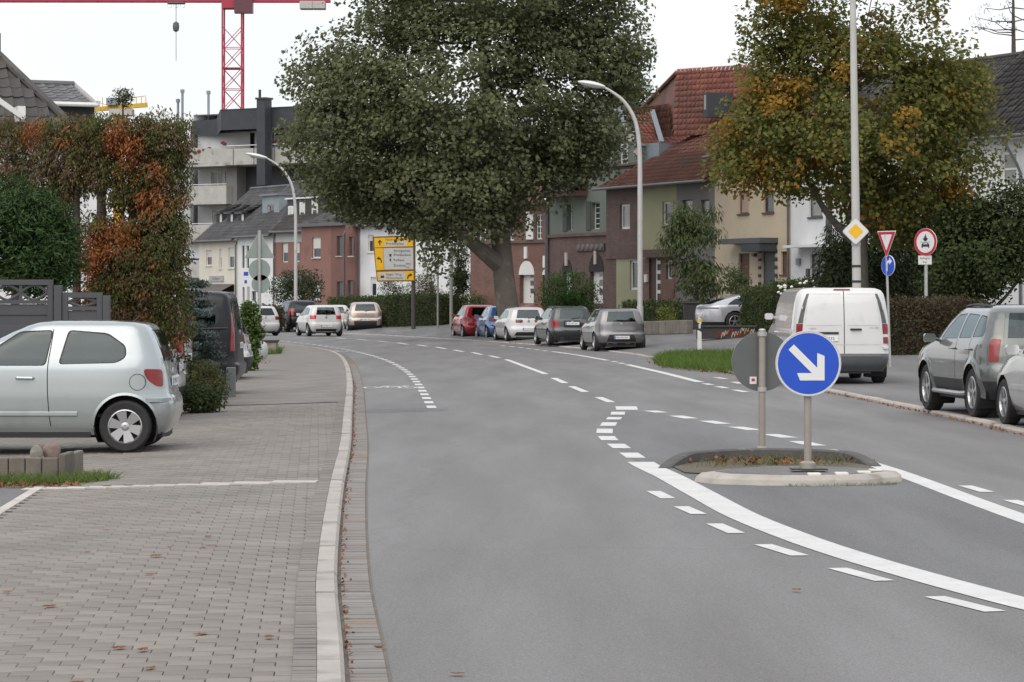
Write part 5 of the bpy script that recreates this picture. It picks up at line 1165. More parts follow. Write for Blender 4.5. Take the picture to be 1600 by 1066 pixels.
    def slope(s, e0, e1, r0, r1, mat, tw=.25, th=.34, solo=0, name='roof', cap=True, under=None):
        """tiled slope from eave e0-e1 to ridge r0-r1 (local points)"""
        e0, e1, r0, r1 = map(Vector, (e0, e1, r0, r1)); U = (e1-e0).normalized(); V = (r0-e0)-U*(r0-e0).dot(U); SL = V.length; V.normalize(); N = U.cross(V).normalized()
        if N.z < 0: N = -N
        ro = MB().add([e0-N*.05, e1-N*.05, r1-N*.05, r0-N*.05], [(0, 1, 2, 3)]).build(name, under or mat, s.root)
        w0, w1 = 0, (e1-e0).dot(U); a0, a1 = (r0-e0).dot(U), (r1-e0).dot(U); base = []
        xs = [-.5*tw, -.2*tw, .12*tw, .5*tw]; hs = [.012, -.006, -.002, .034]
        for x, h in zip(xs, hs): base.append((x, -.02, h-.03))
        for x, h in zip(xs, hs): base.append((x, -.02, h+.018))
        for x, h in zip(xs, hs): base.append((x, th, h-.008))
        bF = [(0, 1, 5, 4), (1, 2, 6, 5), (2, 3, 7, 6), (4, 5, 9, 8), (5, 6, 10, 9), (6, 7, 11, 10)]; sp = []
        v = 0; j = 0
        while v < SL-.05:
            t = (v+th*.5)/SL; xl, xr = w0+(a0-w0)*t, w1+(a1-w1)*t; x = xl+tw*.5
            while x < xr-.1: sp.append((x, v)); x += tw
            v += th; j += 1
        if not sp: return ro
        B = np.array(base); q = np.array([(e0+U*x+V*v) for x, v in sp]); jit = RNG.normal(size=(len(sp), 1))*.006
        q = q+jit*np.array(N)
        cnt = min(solo, len(sp))
        if cnt:
            me = MB().add(base, bF).mesh('tile', mat); Rm = Matrix((U, V, N)).transposed().to_4x4()
            rk = [len(sp)-1-i for i in range(cnt)]
            for i in rk: o = link('tile', me, ro); o.matrix_local = Matrix.Translation(Vector(q[i])) @ Rm
            keep = np.ones(len(sp), bool); keep[rk] = False; q = q[keep]
        if len(q):
            L3 = B[:, :1]*np.array(U)+B[:, 1:2]*np.array(V)+B[:, 2:]*np.array(N)
            VV = (q[:, None, :]+L3[None]).reshape(-1, 3); FF = (np.arange(len(q))[:, None, None]*12+np.array(bF)[None]).reshape(-1, 4)
            stuff(link('tiles', np_mesh('tiles', VV, FF, [mat]), ro))
        if cap: MB().tube([r0-U*.05+N*.02, r1+U*.05+N*.02], .10, 8).build('ridge_tile', mat, ro)
        return ro
    def gutter(s, u0, u1, y, z, mat=None): MB().tube([(u0, y, z), (u1, y, z)], .07, 8).build('gutter', mat or GUT, s.root)
    def pipe(s, u, y, z0, z1, mat=None): MB().tube([(u, y+.25, z1+.05), (u, y+.1, z1-.15), (u, y, z1-.35), (u, y, z0)], .05, 8).build('downpipe', mat or GUT, s.root)
def tilemat(n, c, st, v=.28): return M(n, c, .8, var=v, scale=1.0, isl=.16, rnd=.16, stain=(st, .6, .52))
TRED = tilemat('tile_red', (.165, .072, .052), (.095, .060, .048)); TRED2 = tilemat('tile_bright_red', (.205, .072, .053), (.15, .062, .047)); TDK = tilemat('tile_dark', (.062, .058, .056), (.10, .095, .08)); TGR = tilemat('tile_grey', (.125, .125, .13), (.085, .08, .075)); TBLK = tilemat('tile_black', (.030, .027, .027), (.05, .046, .042))
def stucco(n, c, d=.75): return M(n, c, .9, var=.09, scale=.8, bump=.25, bscale=60, bdist=.006, stain=(tuple(x*d for x in c), .7, .60))
BEI = stucco('stucco_beige', (.52, .44, .33)); YEL = stucco('stucco_olive', (.30, .295, .185)); GRN = stucco('stucco_green', (.135, .158, .135)); GREYS = stucco('stucco_grey', (.18, .172, .165)); WHS = stucco('stucco_white', (.66, .67, .68), .88); CRE = stucco('stucco_cream', (.60, .57, .49), .85); TER = stucco('stucco_terracotta', (.225, .12, .10)); TER2 = stucco('stucco_terracotta_dark', (.165, .085, .072))
BRD_ = brickmat('brick_dark', (.14, .086, .075), (.11, .068, .06), (.09, .075, .07), .25, .075, rot=(R(90), 0, 0)); BRR = brickmat('brick_red', (.20, .105, .08), (.16, .082, .062), (.14, .11, .095), .25, .075, rot=(R(90), 0, 0))
STONE = M('trim_stone', (.42, .38, .33), .85, var=.15); SLATE = M('slate_cladding', (.038, .042, .050), .6, var=.22, scale=1.5); DBR = M('trim_brown', (.10, .065, .055), .8)

# beige house
h = Bld('beige_house', 'beige rendered house with dark porch canopy and brown shutters', (8.9, 123.6), (11.65, 117.7))
zt = h.fp(1180, 236)[1]; rs = [(1154, 298, 1170, 334), (1193, 298, 1209, 332), (1154, 396, 1171, 448), (1190, 384, 1211, 452), (1220, 393, 1232, 429)]; ho = [h.rect(*r) for r in rs]
h.wall(0, h.W, .3, zt, BEI, ho); h.block(0, h.W, .3, zt, 8, BEI)
SHB = M('shutter_brown', (.13, .07, .05), .7, var=.1); SHP = M('shutter_beige', (.40, .30, .25), .7)
h.window(ho[0], sill=DBR, frame=FRD, pane=SHP); h.window(ho[1], sill=DBR, frame=FRD, pane=PANE); h.window(ho[2], sill=DBR, frame=FRD, pane=SHB); h.window(ho[4], sill=DBR, frame=FRD, pane=SHB)
a, b, c, d = ho[3]; h.box(a, b, .10, .14, c, d-.25, FRG, 'front_door'); a2, b2, c2, d2 = h.rect(1150, 373, 1216, 381); h.box(a2, b2, -.9, -.01, c2, d2, FRG, 'porch_canopy'); h.box(a-.2, b+.2, -.88, -.02, c2-.35, c2-.01, SLATE, 'porch_fascia')
for i in range(13):
    z = ho[3][2]+i*.17
    for x0, x1 in ((a-.22, a-.02), (b+.02, b+.22)): h.box(x0, x1, -.05 if i % 2 else -.03, 0, z, z+.13, M('quoin_black', (.03, .03, .032), .6) if i % 2 else STONE, 'quoin')
lp = h.rect(1179, 396, 1183, 401); h.box(lp[0], lp[1], -.16, -.01, lp[2], lp[3], FRG, 'wall_lamp')
h.pipe(h.W-.08, -.09, .3, zt); h.slope((-.2, -.5, zt-.1), (h.W+.1, -.5, zt-.1), (-.2, 4, zt+3.4), (h.W+.1, 4, zt+3.4), TRED); h.gutter(-.1, h.W, -.55, zt-.12)
MB().bar((h.W*.30, -2.2, .6), (h.W*.62, -1.0, 1.7), .05).build('handrail', STONE, h.root)
# white house on its right
h = Bld('white_house', 'white rendered house behind the white van and the maple', (11.65, 117.7), (14.4, 111.8))
zt = h.fp(1240, 238)[1]; rs = [(1264, 305, 1285, 339), (1266, 397, 1287, 446)]; ho = [h.rect(*r) for r in rs]
h.wall(0.02, h.W+6, .3, zt, WHS, ho); h.block(0.02, h.W+6, .3, zt, 8, WHS); h.window(ho[0], sill=FRG, frame=FRG, pane=PANEL_); h.window(ho[1], frame=FRG, pane=PANEL_, name='front_door', nx=2)
r = h.rect(1249, 383, 1300, 387); h.box(r[0], r[1], -.8, -.01, r[2], r[3], WHS, 'porch_canopy'); r = h.rect(1292, 300, 1300, 470); h.box(r[0], r[1], -.06, -.005, r[2], r[3], FRG, 'wall_strip'); r = h.rect(1262, 420, 1266, 433); h.box(r[0], r[1], -.1, -.005, r[2], r[3], FRG, 'letter_box'); r = h.rect(1247, 404, 1252, 414); h.box(r[0], r[1], -.12, -.005, r[2], r[3], ZINC, 'wall_lamp')
h.slope((-.1, -.5, zt-.1), (h.W+6, -.5, zt-.1), (-.1, 4, zt+3.4), (h.W+6, 4, zt+3.4), TDK); h.gutter(0, h.W+5, -.55, zt-.12)
# olive and grey house with the brick bay
h = Bld('olive_house', 'olive yellow house with dark brick bay and weathered red hipped roof', (4.45, 133.1), (8.9, 123.6))
zt = h.fp(1030, 289)[1]; u1 = h.fp(1000, 350)[0]; u2 = h.fp(1057, 350)[0]; zm = h.fp(980, 400)[1]
hb = [h.rect(969, 319, 984, 358)]; h.wall(0, u1, zm, zt, BRD_, hb, name='brick_bay'); h.window(hb[0], fw=.10, pane=PANEL_)
hl = [h.rect(984, 407, 998, 453)]; ub = h.fp(963, 430)[0]; h.wall(ub, u1, .3, zm, YEL, hl, name='ground_floor_wall'); h.window(hl[0], fw=.10); h.wall(0, ub, .3, zm, BRD_, name='brick_pier'); h.box(0, u1, -.06, -.003, zm-.12, zm+.05, BRD_, 'cornice')
hy = [h.rect(1035, 315, 1048, 352)]; zc = h.fp(1030, 403)[1]; h.wall(u1, u2, zc, zt, YEL, hy); h.window(hy[0], fw=.10, sill=YEL)
r = h.rect(1009, 390, 1056, 402); h.box(r[0], r[1], -.35, -.003, r[2], r[3], DBR, 'cornice')
hd = [h.rect(1014, 404, 1032, 476), h.rect(1041, 406, 1050, 436)]; h.wall(u1, u2, .3, zc, BRR, hd, name='entrance_wall', rmat=DBR); h.window(hd[1], fw=.09)
a, b, c, d = hd[0]; o = h.box(a, b, .10, .14, c, d, DBR, 'front_door')
for i in range(4): z = c+.5+i*.45; MB().box(a+(b-a)*.55, b-.04, .085, .098, z, z+.16).build('door_light', FRW, o)
MB().box(a+(b-a)*.5, a+(b-a)*.58, .08, .097, c, d).build('door_bar', FRW, o); r = h.rect(1009, 429, 1013, 441); h.box(r[0], r[1], -.1, -.004, r[2], r[3], FRW, 'letter_box')
hg = [h.rect(1066, 312, 1082, 346), h.rect(1068, 415, 1084, 452), h.rect(1095, 312, 1108, 346)]; h.wall(u2, h.W, .3, zt, GREYS, hg, name='grey_wall'); [h.window(q_, frame=FRG, pane=PANEL_) for q_ in hg]; h.block(0, h.W, .3, zt, 7, GREYS)
h.box(-.02, h.W, -.28, 0.02, zt-.02, zt+.1, GUT, 'eave_board')
h.slope((-.35, -.45, zt+.02), (h.W, -.45, zt+.02), (5.3, 4.2, zt+3.55), (h.W, 4.2, zt+3.55), TRED, .24, .31, solo=298); h.slope((-.35, 7, zt+.02), (-.35, -.45, zt+.02), (5.3, 6, zt+3.55), (5.3, 4.2, zt+3.55), TRED, .24, .31); h.gutter(-.35, h.W, -.52, zt-.02)
# steep red mansard standing behind it
def loc(h, px, py, Y): p = P(px, py, Y); v = p-h.A; return Vector((v.dot(h.u), v.dot(h.w), p.z))
m0, m1, m2, m3 = loc(h, 1053, 212, 131), loc(h, 1200, 205, 127.5), loc(h, 1200, 112, 130.5), loc(h, 1057, 114, 133)
h.slope(m0, m1, m3, m2, TRED2, .24, .31, name='mansard_roof'); l0, l1 = loc(h, 1000, 216, 141), loc(h, 1001, 172, 141.5); h.slope(l0, m0, l1, m3, TRED, .24, .31, name='mansard_roof')
r0 = loc(h, 1103, 184, 129.6); r1 = loc(h, 1115, 145, 129.3); MB().box(r0.x, r1.x, r0.y-.15, r0.y+1.2, r0.z, r1.z).build('roof_dormer', SLATE, h.root); MB().box(r0.x+.12, r1.x-.1, r0.y-.17, r0.y-.152, r0.z+.35, r1.z-.1).build('roof_window', PANEL_, h.root)
MB().bar(loc(h, 1019, 172, 128), loc(h, 1034, 222, 126), .22, .06).build('lead_flashing', ZINC, h.root)
# green house with stepped gable
h = Bld('green_house', 'dark green house with stepped gable, brick ground floor and arched doors', (1.85, 141.6), (6.08, 132.5))
zb = h.fp(900, 366)[1]; zg = h.fp(930, 262)[1]; W_ = h.W
rs = [(887, 320, 895, 360), (924, 316, 937, 358)]; ho = [h.rect(*r) for r in rs]; h.wall(0, W_, zb, zg, GRN, ho, rv=.25)
for q_ in ho: h.window(q_, rv=.25, ny=5, nx=1, fw=.05); h.box(q_[0]-.5, q_[0]-.02, -.04, -.004, q_[2]-.05, q_[3]+.05, M('shutter_green', (.04, .05, .045), .6), 'shutter')
h.box(0, W_, -.12, -.003, zb-.12, zb+.03, BRD_, 'cornice'); h.box(-.0, W_+.05, -.10, -.003, zg-.05, zg+.05, BRD_, 'cornice')
gp_ = [(1002, 262), (1002, 228), (991, 228), (991, 207), (980, 207), (980, 190), (969, 190), (957, 167), (940, 158)]; gr_ = [h.fp(x, y) for x, y in gp_]; mid = h.fp(927, 200)[0]; gl = [(2*mid-u_, z) for u_, z in gr_[::-1]]
rs = [h.rect(949, 229, 956, 257), h.rect(972, 225, 981, 257)]
MB().prism(gr_+gl, lambda a, b, t: (a, t, b), 0, .35).build('gable', GRN, h.root)
for q_ in rs: h.window((q_[0], q_[1], q_[2], q_[3]), y=-.12, ny=4, fw=.05)
for i in (1, 3, 5): u_, z = gr_[i]; u0_ = gr_[i+1][0]; h.box(u0_-.05, u_+.08, -.06, .41, z+.003, z+.10, M('lead_cap', (.30, .32, .34), .5, .3), 'gable_coping'); h.box(u0_, u_, -.03, -.003, z-.42, z-.06, STONE, 'gable_block')
V0, V1 = gr_[6], gr_[7]; MB().bar((V0[0]+.1, .15, V0[1]+.05), (V1[0], .15, V1[1]+.05), .5, .1).build('gable_coping', ZINC, h.root)
ho = [h.rect(880, 420, 893, 474), h.rect(922, 418, 942, 474)]
h.wall(0, W_, .3, zb, BRD_, [(a, b, c, d) for a, b, c, d in ho], rv=.35, name='brick_ground_floor')
for a, b, c, d in ho:
    m_ = (a+b)/2; rr_ = (b-a)/2; MB().prism([(m_+rr_*1.15*math.cos(R(t)), d-rr_*.3+rr_*1.3*math.sin(R(t))) for t in range(0, 181, 15)], lambda p, q_, t: (p, t, q_), -.03, -.004).build('door_arch', M('arch_dark', (.03, .022, .022), .9), h.root)
    o = h.box(a, b, .2, .24, c, d, FRW, 'front_door')
    for i in range(4): z = c+.4+i*.45; MB().box(m_-.05, b-.1, .185, .198, z, z+.3).build('pane', PANE, o)
    h.box(m_-.12, m_+.12, -.10, -.003, d+.15, d+.8, STONE, 'keystone')
r = h.rect(903, 381, 946, 392); h.box(r[0], r[1], -.09, -.003, r[2], r[3], M('relief', (.10, .085, .08), .9), 'relief_panel')
for i in range(6): u_ = r[0]+(r[1]-r[0])*(i+.5)/6; MB().lathe([(.16, 0), (.13, .05), (0, .07)], 10, lambda a, b, t, u_=u_: (u_+a, -.09-t, (r[2]+r[3])/2+b)).build('relief_rosette', M('relief_light', (.15, .13, .12), .9), h.root)
r = h.rect(868, 292, 918, 308); h.box(r[0], r[1], -.9, -.003, r[2], r[2]+.25, M('oriel_brown', (.11, .05, .045), .8), 'canopy'); h.slope((r[0]-.1, -1.0, r[2]+.26), (r[1]+.1, -1.0, r[2]+.26), (r[0]-.1, -.02, r[2]+.8), (r[1]+.1, -.02, r[2]+.8), TDK, cap=False, name='canopy_roof')
h.block(0, W_, .3, zg, 9, GRN)
za = h.fp(957, 167)[1]; ze = h.fp(1002, 228)[1]
h.slope((W_+.1, 7.5, ze-1.2), (W_+.1, .4, ze-1.2), (mid, 7.5, za+.1), (mid, .4, za+.1), TRED2, .24, .31, solo=160); h.slope((2*mid-W_, .4, ze-1.2), (2*mid-W_, 7.5, ze-1.2), (mid, .4, za+.1), (mid, 7.5, za+.1), TRED2, .24, .31)
p0, p1 = loc(h, 1003, 260, 132), loc(h, 1034, 226, 127); MB().box(W_-.1, W_+1.4, .2, 3, zg-1.4, h.fp(1010, 224)[1]).build('zinc_dormer', ZINC, h.root); h.pipe(.05, -.1, .3, h.fp(860, 312)[1])
# brick house partly behind the plane tree
h = Bld('brick_house', 'red brick house with arched doorways and white upper panels behind the plane tree', (-2.17, 147), (1.85, 141.6))
zt = h.fp(830, 320)[1]; zb = h.fp(830, 378)[1]; ho = [h.rect(837, 335, 847, 374), h.rect(790, 338, 803, 376), h.rect(748, 345, 764, 380)]; h.wall(0, h.W, zb, zt, BRR, ho)
for q_ in ho: h.window(q_, ny=4, nx=2, fw=.06); h.box(q_[0]-.75, q_[0]-.15, -.06, -.003, q_[2], q_[3]+.15, FRW, 'shutter')
h.box(0, h.W, -.12, -.003, zb-.06, zb+.06, BRD_, 'cornice'); h.box(-.1, h.W, -.3, -.003, zt, zt+.2, FRW, 'eave_board')
ho = [h.rect(812, 428, 834, 474), h.rect(848, 428, 857, 474)]; h.wall(0, h.W, .3, zb, BRR, ho, rv=.4, name='brick_ground_floor')
for i, (a, b, c, d) in enumerate(ho):
    m_ = (a+b)/2; rr_ = (b-a)/2; MB().prism([(m_+rr_*1.1*math.cos(R(t)), d-.05+rr_*1.2*math.sin(R(t))) for t in range(0, 181, 15)], lambda p, q_, t: (p, t, q_), -.02, -.004).build('door_arch', FRW, h.root)
    o = h.box(a, b, .25, .28, c, d, FRW, 'front_door')
    for k in range(4): z = c+.5+k*.4; MB().box(m_, b-.1, .235, .248, z, z+.25).build('pane', PANE, o)
    h.box(m_-.12, m_+.12, -.1, -.003, d+rr_*1.3, d+rr_*1.3+.6, FRW, 'keystone')
h.block(0, h.W, .3, zt, 8, BRR); h.slope((-.2, -.5, zt+.15), (h.W, -.5, zt+.15), (-.2, 4, zt+3.6), (h.W, 4, zt+3.6), TRED); h.gutter(-.2, h.W, -.55, zt+.12); h.pipe(h.W-.12, -.1, .3, zt)
r = h.rect(724, 411, 757, 470)
# white gabled porch left of the trunk
h = Bld('white_porch', 'small white glazed porch left of the plane tree trunk', (-2.75, 160), (-1.55, 159.3), cat='porch'); zt = h.fp(740, 428)[1]; ho = [h.rect(734, 430, 740, 452), h.rect(746, 430, 752, 452)]
h.wall(0, h.W, .2, zt, FRW, ho); [h.window(q_, fw=.05) for q_ in ho]; h.block(0, h.W, .2, zt, 2, FRW); h.box(-.2, h.W+.2, -.3, 2, zt, zt+.15, FRW, 'cornice'); h.box(.1, h.W-.1, 0, 1.6, zt+.15, zt+.6, FRW, 'parapet')
# white house behind the yellow sign
h = Bld('white_row_house', 'plain white house with grey roof behind the yellow direction sign', (-9.94, 182.5), (-2.59, 175))
zt = h.fp(640, 350)[1]; rs = [(575, 367, 584, 394), (606, 365, 616, 392), (579, 433, 588, 463), (664, 360, 673, 388), (700, 360, 708, 388), (668, 430, 678, 458)]; ho = [h.rect(*r) for r in rs]; h.wall(0, h.W, .2, zt, WHS, ho)
for q_ in ho: h.window(q_, sill=FRW, blind=.3)
h.block(0, h.W, .2, zt, 8, WHS); h.slope((-.2, -.4, zt-.05), (h.W+.2, -.4, zt-.05), (-.2, 4, zt+3.4), (h.W+.2, 4, zt+3.4), TGR); h.gutter(-.2, h.W, -.45, zt-.06); h.pipe(.12, -.1, .2, zt)
# terracotta house with the bay
h = Bld('terracotta_house', 'terracotta red house with angled bay and three white dormer windows', (-16.1, 190.8), (-9.94, 182.5))
zt = h.fp(470, 362)[1]; ub = h.fp(490, 400)[0]; rs = [(441, 380, 450, 410), (459, 379, 468, 409), (477, 376, 489, 427)]; ho = [h.rect(*r) for r in rs]; zb = h.fp(460, 432)[1]; zg = h.fp(460, 378)[1]
h.wall(0, ub, zb, zg, TER, ho); h.wall(0, ub, zg, zt, stucco('stucco_pale_grey', (.42, .43, .43)), name='upper_band'); h.wall(0, ub, .2, zb, WHS, [h.rect(445, 440, 460, 462)], name='ground_floor_wall'); h.window(ho[0], blind=.45); h.window(ho[1], blind=.5); h.window(ho[2], nx=3, ny=6, frame=STONE, pane=M('glass_block', (.22, .24, .24), .2, var=.3), fw=.05, rv=.06); h.window(h.rect(445, 440, 460, 462))
d_ = -1.0
V = [h.fp(491, 400)[0]+.1, h.fp(517, 400, d_)[0], h.fp(553, 400, d_)[0], h.W]
rs = [(497, 371, 510, 403), (497, 441, 510, 468)]; ho = [h.rect(*r, d=-.5) for r in rs]
h.wall(ub, V[1], .2, zt+.25, TER, ho, y=-.95, name='bay_wall'); [h.window(q_, y=-.95, sill=STONE, blind=.5) for q_ in ho]
rs = [(526, 369, 535, 400), (545, 370, 552, 400), (526, 440, 538, 466), (543, 438, 551, 470)]; ho = [h.rect(*r, d=-1.0) for r in rs]
h.wall(V[1], h.W, .2, zt+.25, TER2, ho, y=-1.0, name='bay_wall'); [h.window(q_, y=-1.0, sill=STONE, pane=PANE, frame=DBR) for q_ in ho]
h.wall(0, 1, .2, .21, TER); MB().add([(ub, -.95, .2), (ub, 0, .2), (ub, 0, zt+.25), (ub, -.95, zt+.25)], [(0, 1, 2, 3)]).build('bay_side', TER, h.root); MB().add([(h.W, -1, .2), (h.W, 8, .2), (h.W, 8, zt+.25), (h.W, -1, zt+.25)], [(0, 1, 2, 3)]).build('bay_side', TER, h.root); MB().add([(V[1], -1, .2), (V[1], -.95, .2), (V[1], -.95, zt+.25), (V[1], -1, zt+.25)], [(0, 1, 2, 3)]).build('bay_side', TER, h.root)
h.box(ub-.15, h.W, -1.25, .3, zt+.25, zt+.4, GUT, 'bay_eave'); h.slope((ub-.1, -1.2, zt+.42), (h.W, -1.2, zt+.42), (ub+.6, .9, zt+1.3), (h.W, .9, zt+1.3), TGR, cap=False, name='bay_roof')
h.block(0, h.W, .2, zt, 8, TER); h.slope((-.2, -.4, zt), (h.W, -.4, zt), (-.2, 4, zt+3.5), (h.W, 4, zt+3.5), TDK); h.gutter(0, ub-.2, -.45, zt); h.pipe(.1, -.12, .2, zt); h.pipe(h.W-.1, -1.1, .2, zt)
u0, z0 = h.fp(449, 345, 1.2); u1, z1 = h.fp(505, 309, 1.2); h.box(u0, u1, 1.2, 4, z0-.2, z1, SLATE, 'dormer'); h.box(u0-.1, u1+.1, 1.05, 4, z1, z1+.1, FRW, 'dormer_roof')
for r in ((451, 322, 459, 347), (469, 316, 477, 343), (488, 312, 497, 340)): q_ = h.rect(*r, d=1.2); h.window(q_, y=1.06, fw=.1, blind=.5, name='dormer_window')
# white house with slit windows
h = Bld('white_narrow_house', 'narrow white house with dark slit windows and blue grey dormer', (-19.1, 196), (-16.1, 190.8))
zt = h.fp(400, 370)[1]; rs = [(378, 384, 382, 419), (385, 384, 389, 419), (378.5, 449, 382, 471), (393, 455, 400, 470)]; ho = [h.rect(*r) for r in rs]; h.wall(0, h.W, .2, zt, WHS, ho); [h.window(q_, frame=FRG, fw=.05) for q_ in ho]; h.block(0, h.W, .2, zt, 8, WHS)
h.slope((-.1, -.4, zt), (h.W+.1, -.4, zt), (-.1, 4.2, zt+3.9), (h.W+.1, 4.2, zt+3.9), TGR); h.gutter(0, h.W, -.45, zt)
u0, z0 = h.fp(410, 346, 1.6); u1, z1 = h.fp(436, 305, 1.6); DBL = stucco('dormer_bluegrey', (.24, .28, .30)); q_ = h.rect(418, 320, 428, 345, d=1.6); h.wall(u0, u1, z0-.4, z1, DBL, [q_], y=1.6, name='dormer'); h.window(q_, y=1.6, fw=.06); h.block(u0, u1, z0-.4, z1, 3.5, DBL, y=1.6, name='dormer_side'); h.box(u0-.1, u1+.1, 1.4, 5, z1, z1+.12, ZINC, 'dormer_roof')
# cream house with shop sign
h = Bld('cream_house', 'cream shop house with three small dormers at the far left of the terrace', (-22.4, 201.6), (-19.1, 196))
zt = h.fp(340, 377)[1]; rs = [(322, 391, 331, 415), (342.5, 389, 346, 420), (357, 387, 366, 419)]; ho = [h.rect(*r) for r in rs]; sh = h.rect(325, 446, 366, 478); h.wall(0, h.W, .2, zt, CRE, ho+[sh]); [h.window(q_, blind=.4, sill=CRE) for q_ in ho]; h.window(sh, nx=3, name='shop_window', frame=FRD); h.block(0, h.W, .2, zt, 8, CRE)
r = h.rect(322, 444, 366, 456); MB().add([(r[0], -.02, r[3]), (r[1], -.02, r[3]), (r[1], -1.1, r[2]), (r[0], -1.1, r[2])], [(0, 1, 2, 3)]).build('awning', M('awning', (.10, .085, .08), .8), h.root)
r = h.rect(328, 431, 350, 440); o = h.box(r[0], r[1], -.08, -.004, r[2], r[3], M('fascia_sign', (.35, .33, .34), .6), 'shop_sign'); t = link('lettering', text_mesh('Südwest', .36, M('sign_violet', (.12, .09, .22), .6)), o); t.location = ((r[0]+r[1])/2, -.085, (r[2]+r[3])/2); t.rotation_euler = (R(90), 0, 0)
h.slope((-.2, -.4, zt), (h.W, -.4, zt), (-.2, 4.2, zt+3.9), (h.W, 4.2, zt+3.9), TGR); h.gutter(-.2, h.W, -.45, zt); h.pipe(h.W-.1, -.12, .2, zt)
for a, b in ((341, 347), (358, 364), (375, 381)):
    u0, z0 = h.fp(a-3, 357, 1.3); u1, z1 = h.fp(b, 333, 1.3); h.box(u0, u1, 1.3, 3.2, z0-.2, z1, SLATE, 'dormer'); h.slope((u0-.15, 1.1, z1), (u1+.15, 1.1, z1), (u0-.15, 3.2, z1+.8), (u1+.15, 3.2, z1+.8), TGR, cap=False, name='dormer_roof'); q_ = h.rect(b-2.5, 335, b-.2, 356, d=1.3); h.window(q_, y=1.16, fw=.05, name='dormer_window', pane=SHUT); h.box(u0+.12, q_[0]-.02, 1.28, 1.299, z0+.1, z1-.1, BLACK, 'dormer_opening')
# apartment block
h = Bld('apartment_block', 'large apartment block with concrete balconies and dark roof storey behind the terrace', (-30.6, 262), (-11.5, 250), cat='apartment block')
CON_ = M('balcony_concrete', (.40, .39, .37), .9, var=.15, scale=1.2, stain=((.24, .23, .21), 1.0, .57)); APW = stucco('apartment_white', (.56, .57, .58), .85)
F = h.fp; u0 = F(286, 300)[0]; um = F(368, 300)[0]; u3 = F(372, 300)[0]
zt = F(360, 205)[1]
lv = [(291, 320), (352, 379), (410, 434)]; wr_ = [h.rect(330, 268, 348, 292, d=2.2), h.rect(352, 268, 364, 292, d=2.2), h.rect(332, 328, 348, 352, d=2.2), h.rect(332, 388, 348, 410, d=2.2)]
h.wall(u0, um, .0, zt, APW, wr_, y=2.2); [h.window(q_, y=2.2, frame=FRW, pane=PANEL_, nx=2, fw=.08) for q_ in wr_]
h.block(u0-.6, h.W+6, 0, F(400, 172)[1], 14, APW, y=2.3); h.wall(u0-.9, u0+.4, 0, zt+1, WHS, y=.6, name='corner_wall'); h.box(u3-1.2, u3, -.2, 2.2, 0, F(370, 258)[1], stucco('apartment_grey', (.19, .19, .19)), 'pier')
h.wall(u3, h.W+6, 0, F(420, 257)[1], SLATE, y=1.2, name='clad_wall')
for a, b in lv:
    ue = F(364, a)[0]; z1, z0 = F(330, a)[1], F(330, b)[1]
    h.box(u0+.2, ue, -1.0, -.85, z0, z1, CON_, 'balcony_parapet'); h.box(u0+.2, ue, -.85, 2.19, z0, z0+.18, CON_, 'balcony_slab'); h.box(ue-.15, ue, -.85, 2.19, z0+.18, z1, CON_, 'balcony_side'); h.box(u0+.2, ue, -.98, -.9, z1+.1, z1+.16, FRW, 'handrail')
ub_ = F(372, 240)[0]; z1, z0 = F(380, 234)[1], F(380, 259)[1]
MB().add([(u0+.2, -.4, z0+.5), (ub_, -1.6, z0), (h.W+5, -1.6, z0), (h.W+5, -1.6, z1), (ub_, -1.6, z1), (u0+.2, -.4, z1+.4)], [(0, 1, 4, 5), (1, 2, 3, 4)]).build('terrace_parapet', CON_, h.root); h.box(u0, h.W+5, -1.5, 3, z0-.05, z0+.12, CON_, 'terrace_slab')
for i in range(9): x = ub_+(h.W+5-ub_)*(i+.3)/9; h.box(x-.03, x+.03, -1.64, -1.605, z0, z1, M('joint_dark', (.12, .12, .12), .9), 'parapet_joint')
h.box(ub_, h.W+5, -1.65, -1.55, z1+.25, z1+.32, FRW, 'handrail'); h.wall(u0, h.W+5, z0, F(400, 205)[1]+.2, APW, [h.rect(312, 212, 322, 232, d=2.4), h.rect(330, 210, 345, 232, d=2.4), h.rect(372, 208, 398, 234, d=2.4), h.rect(425, 208, 446, 234, d=2.4)], y=2.4, name='penthouse_wall')
for r in ((312, 212, 322, 232), (330, 210, 345, 232), (372, 208, 398, 234), (425, 208, 446, 234)): h.window(h.rect(*r, d=2.4), y=2.4, nx=2, frame=FRG)
z1, z0 = F(400, 172)[1], F(400, 204)[1]; MB().add([(u0-.5, 2, z0), (F(323, 200)[0], 1.4, z0-.3), (ub_-.5, -1.9, z0), (h.W+5, -1.9, z0), (h.W+5, -1.9, z1), (ub_-.5, -1.9, z1), (F(323, 200)[0], 1.4, z1-.6), (u0-.5, 2, z1-.6)], [(0, 1, 6, 7), (1, 2, 5, 6), (2, 3, 4, 5)]).build('roof_fascia', SLATE, h.root)
MB().add([(u0-.5, 2, z1-.58), (F(323, 200)[0], 1.4, z1-.58), (ub_-.5, -2, z1+.02), (h.W+5, -2, z1+.02), (h.W+5, 12, z1+.02), (u0-.5, 12, z1-.58)], [(0, 1, 2, 3, 4, 5)]).build('flat_roof', FRW, h.root)
FLW = M('balcony_flowers', (.15, .04, .04), .8, var=.5, scale=6); mb = MB()
for px, py in ((303, 238), (310, 236), (318, 234), (326, 232), (347, 223), (350, 225), (425, 222), (432, 220), (438, 222)): u_, z = F(px, py, -1); mb.lathe([(0, .16), (.22, .08), (.26, -.03), (.14, -.14)], 7, lambda a, b, t, u_=u_, z=z: (u_+a, -.9+b*.5, z+t))
stuff(mb.build('flower_boxes', FLW, h.root))
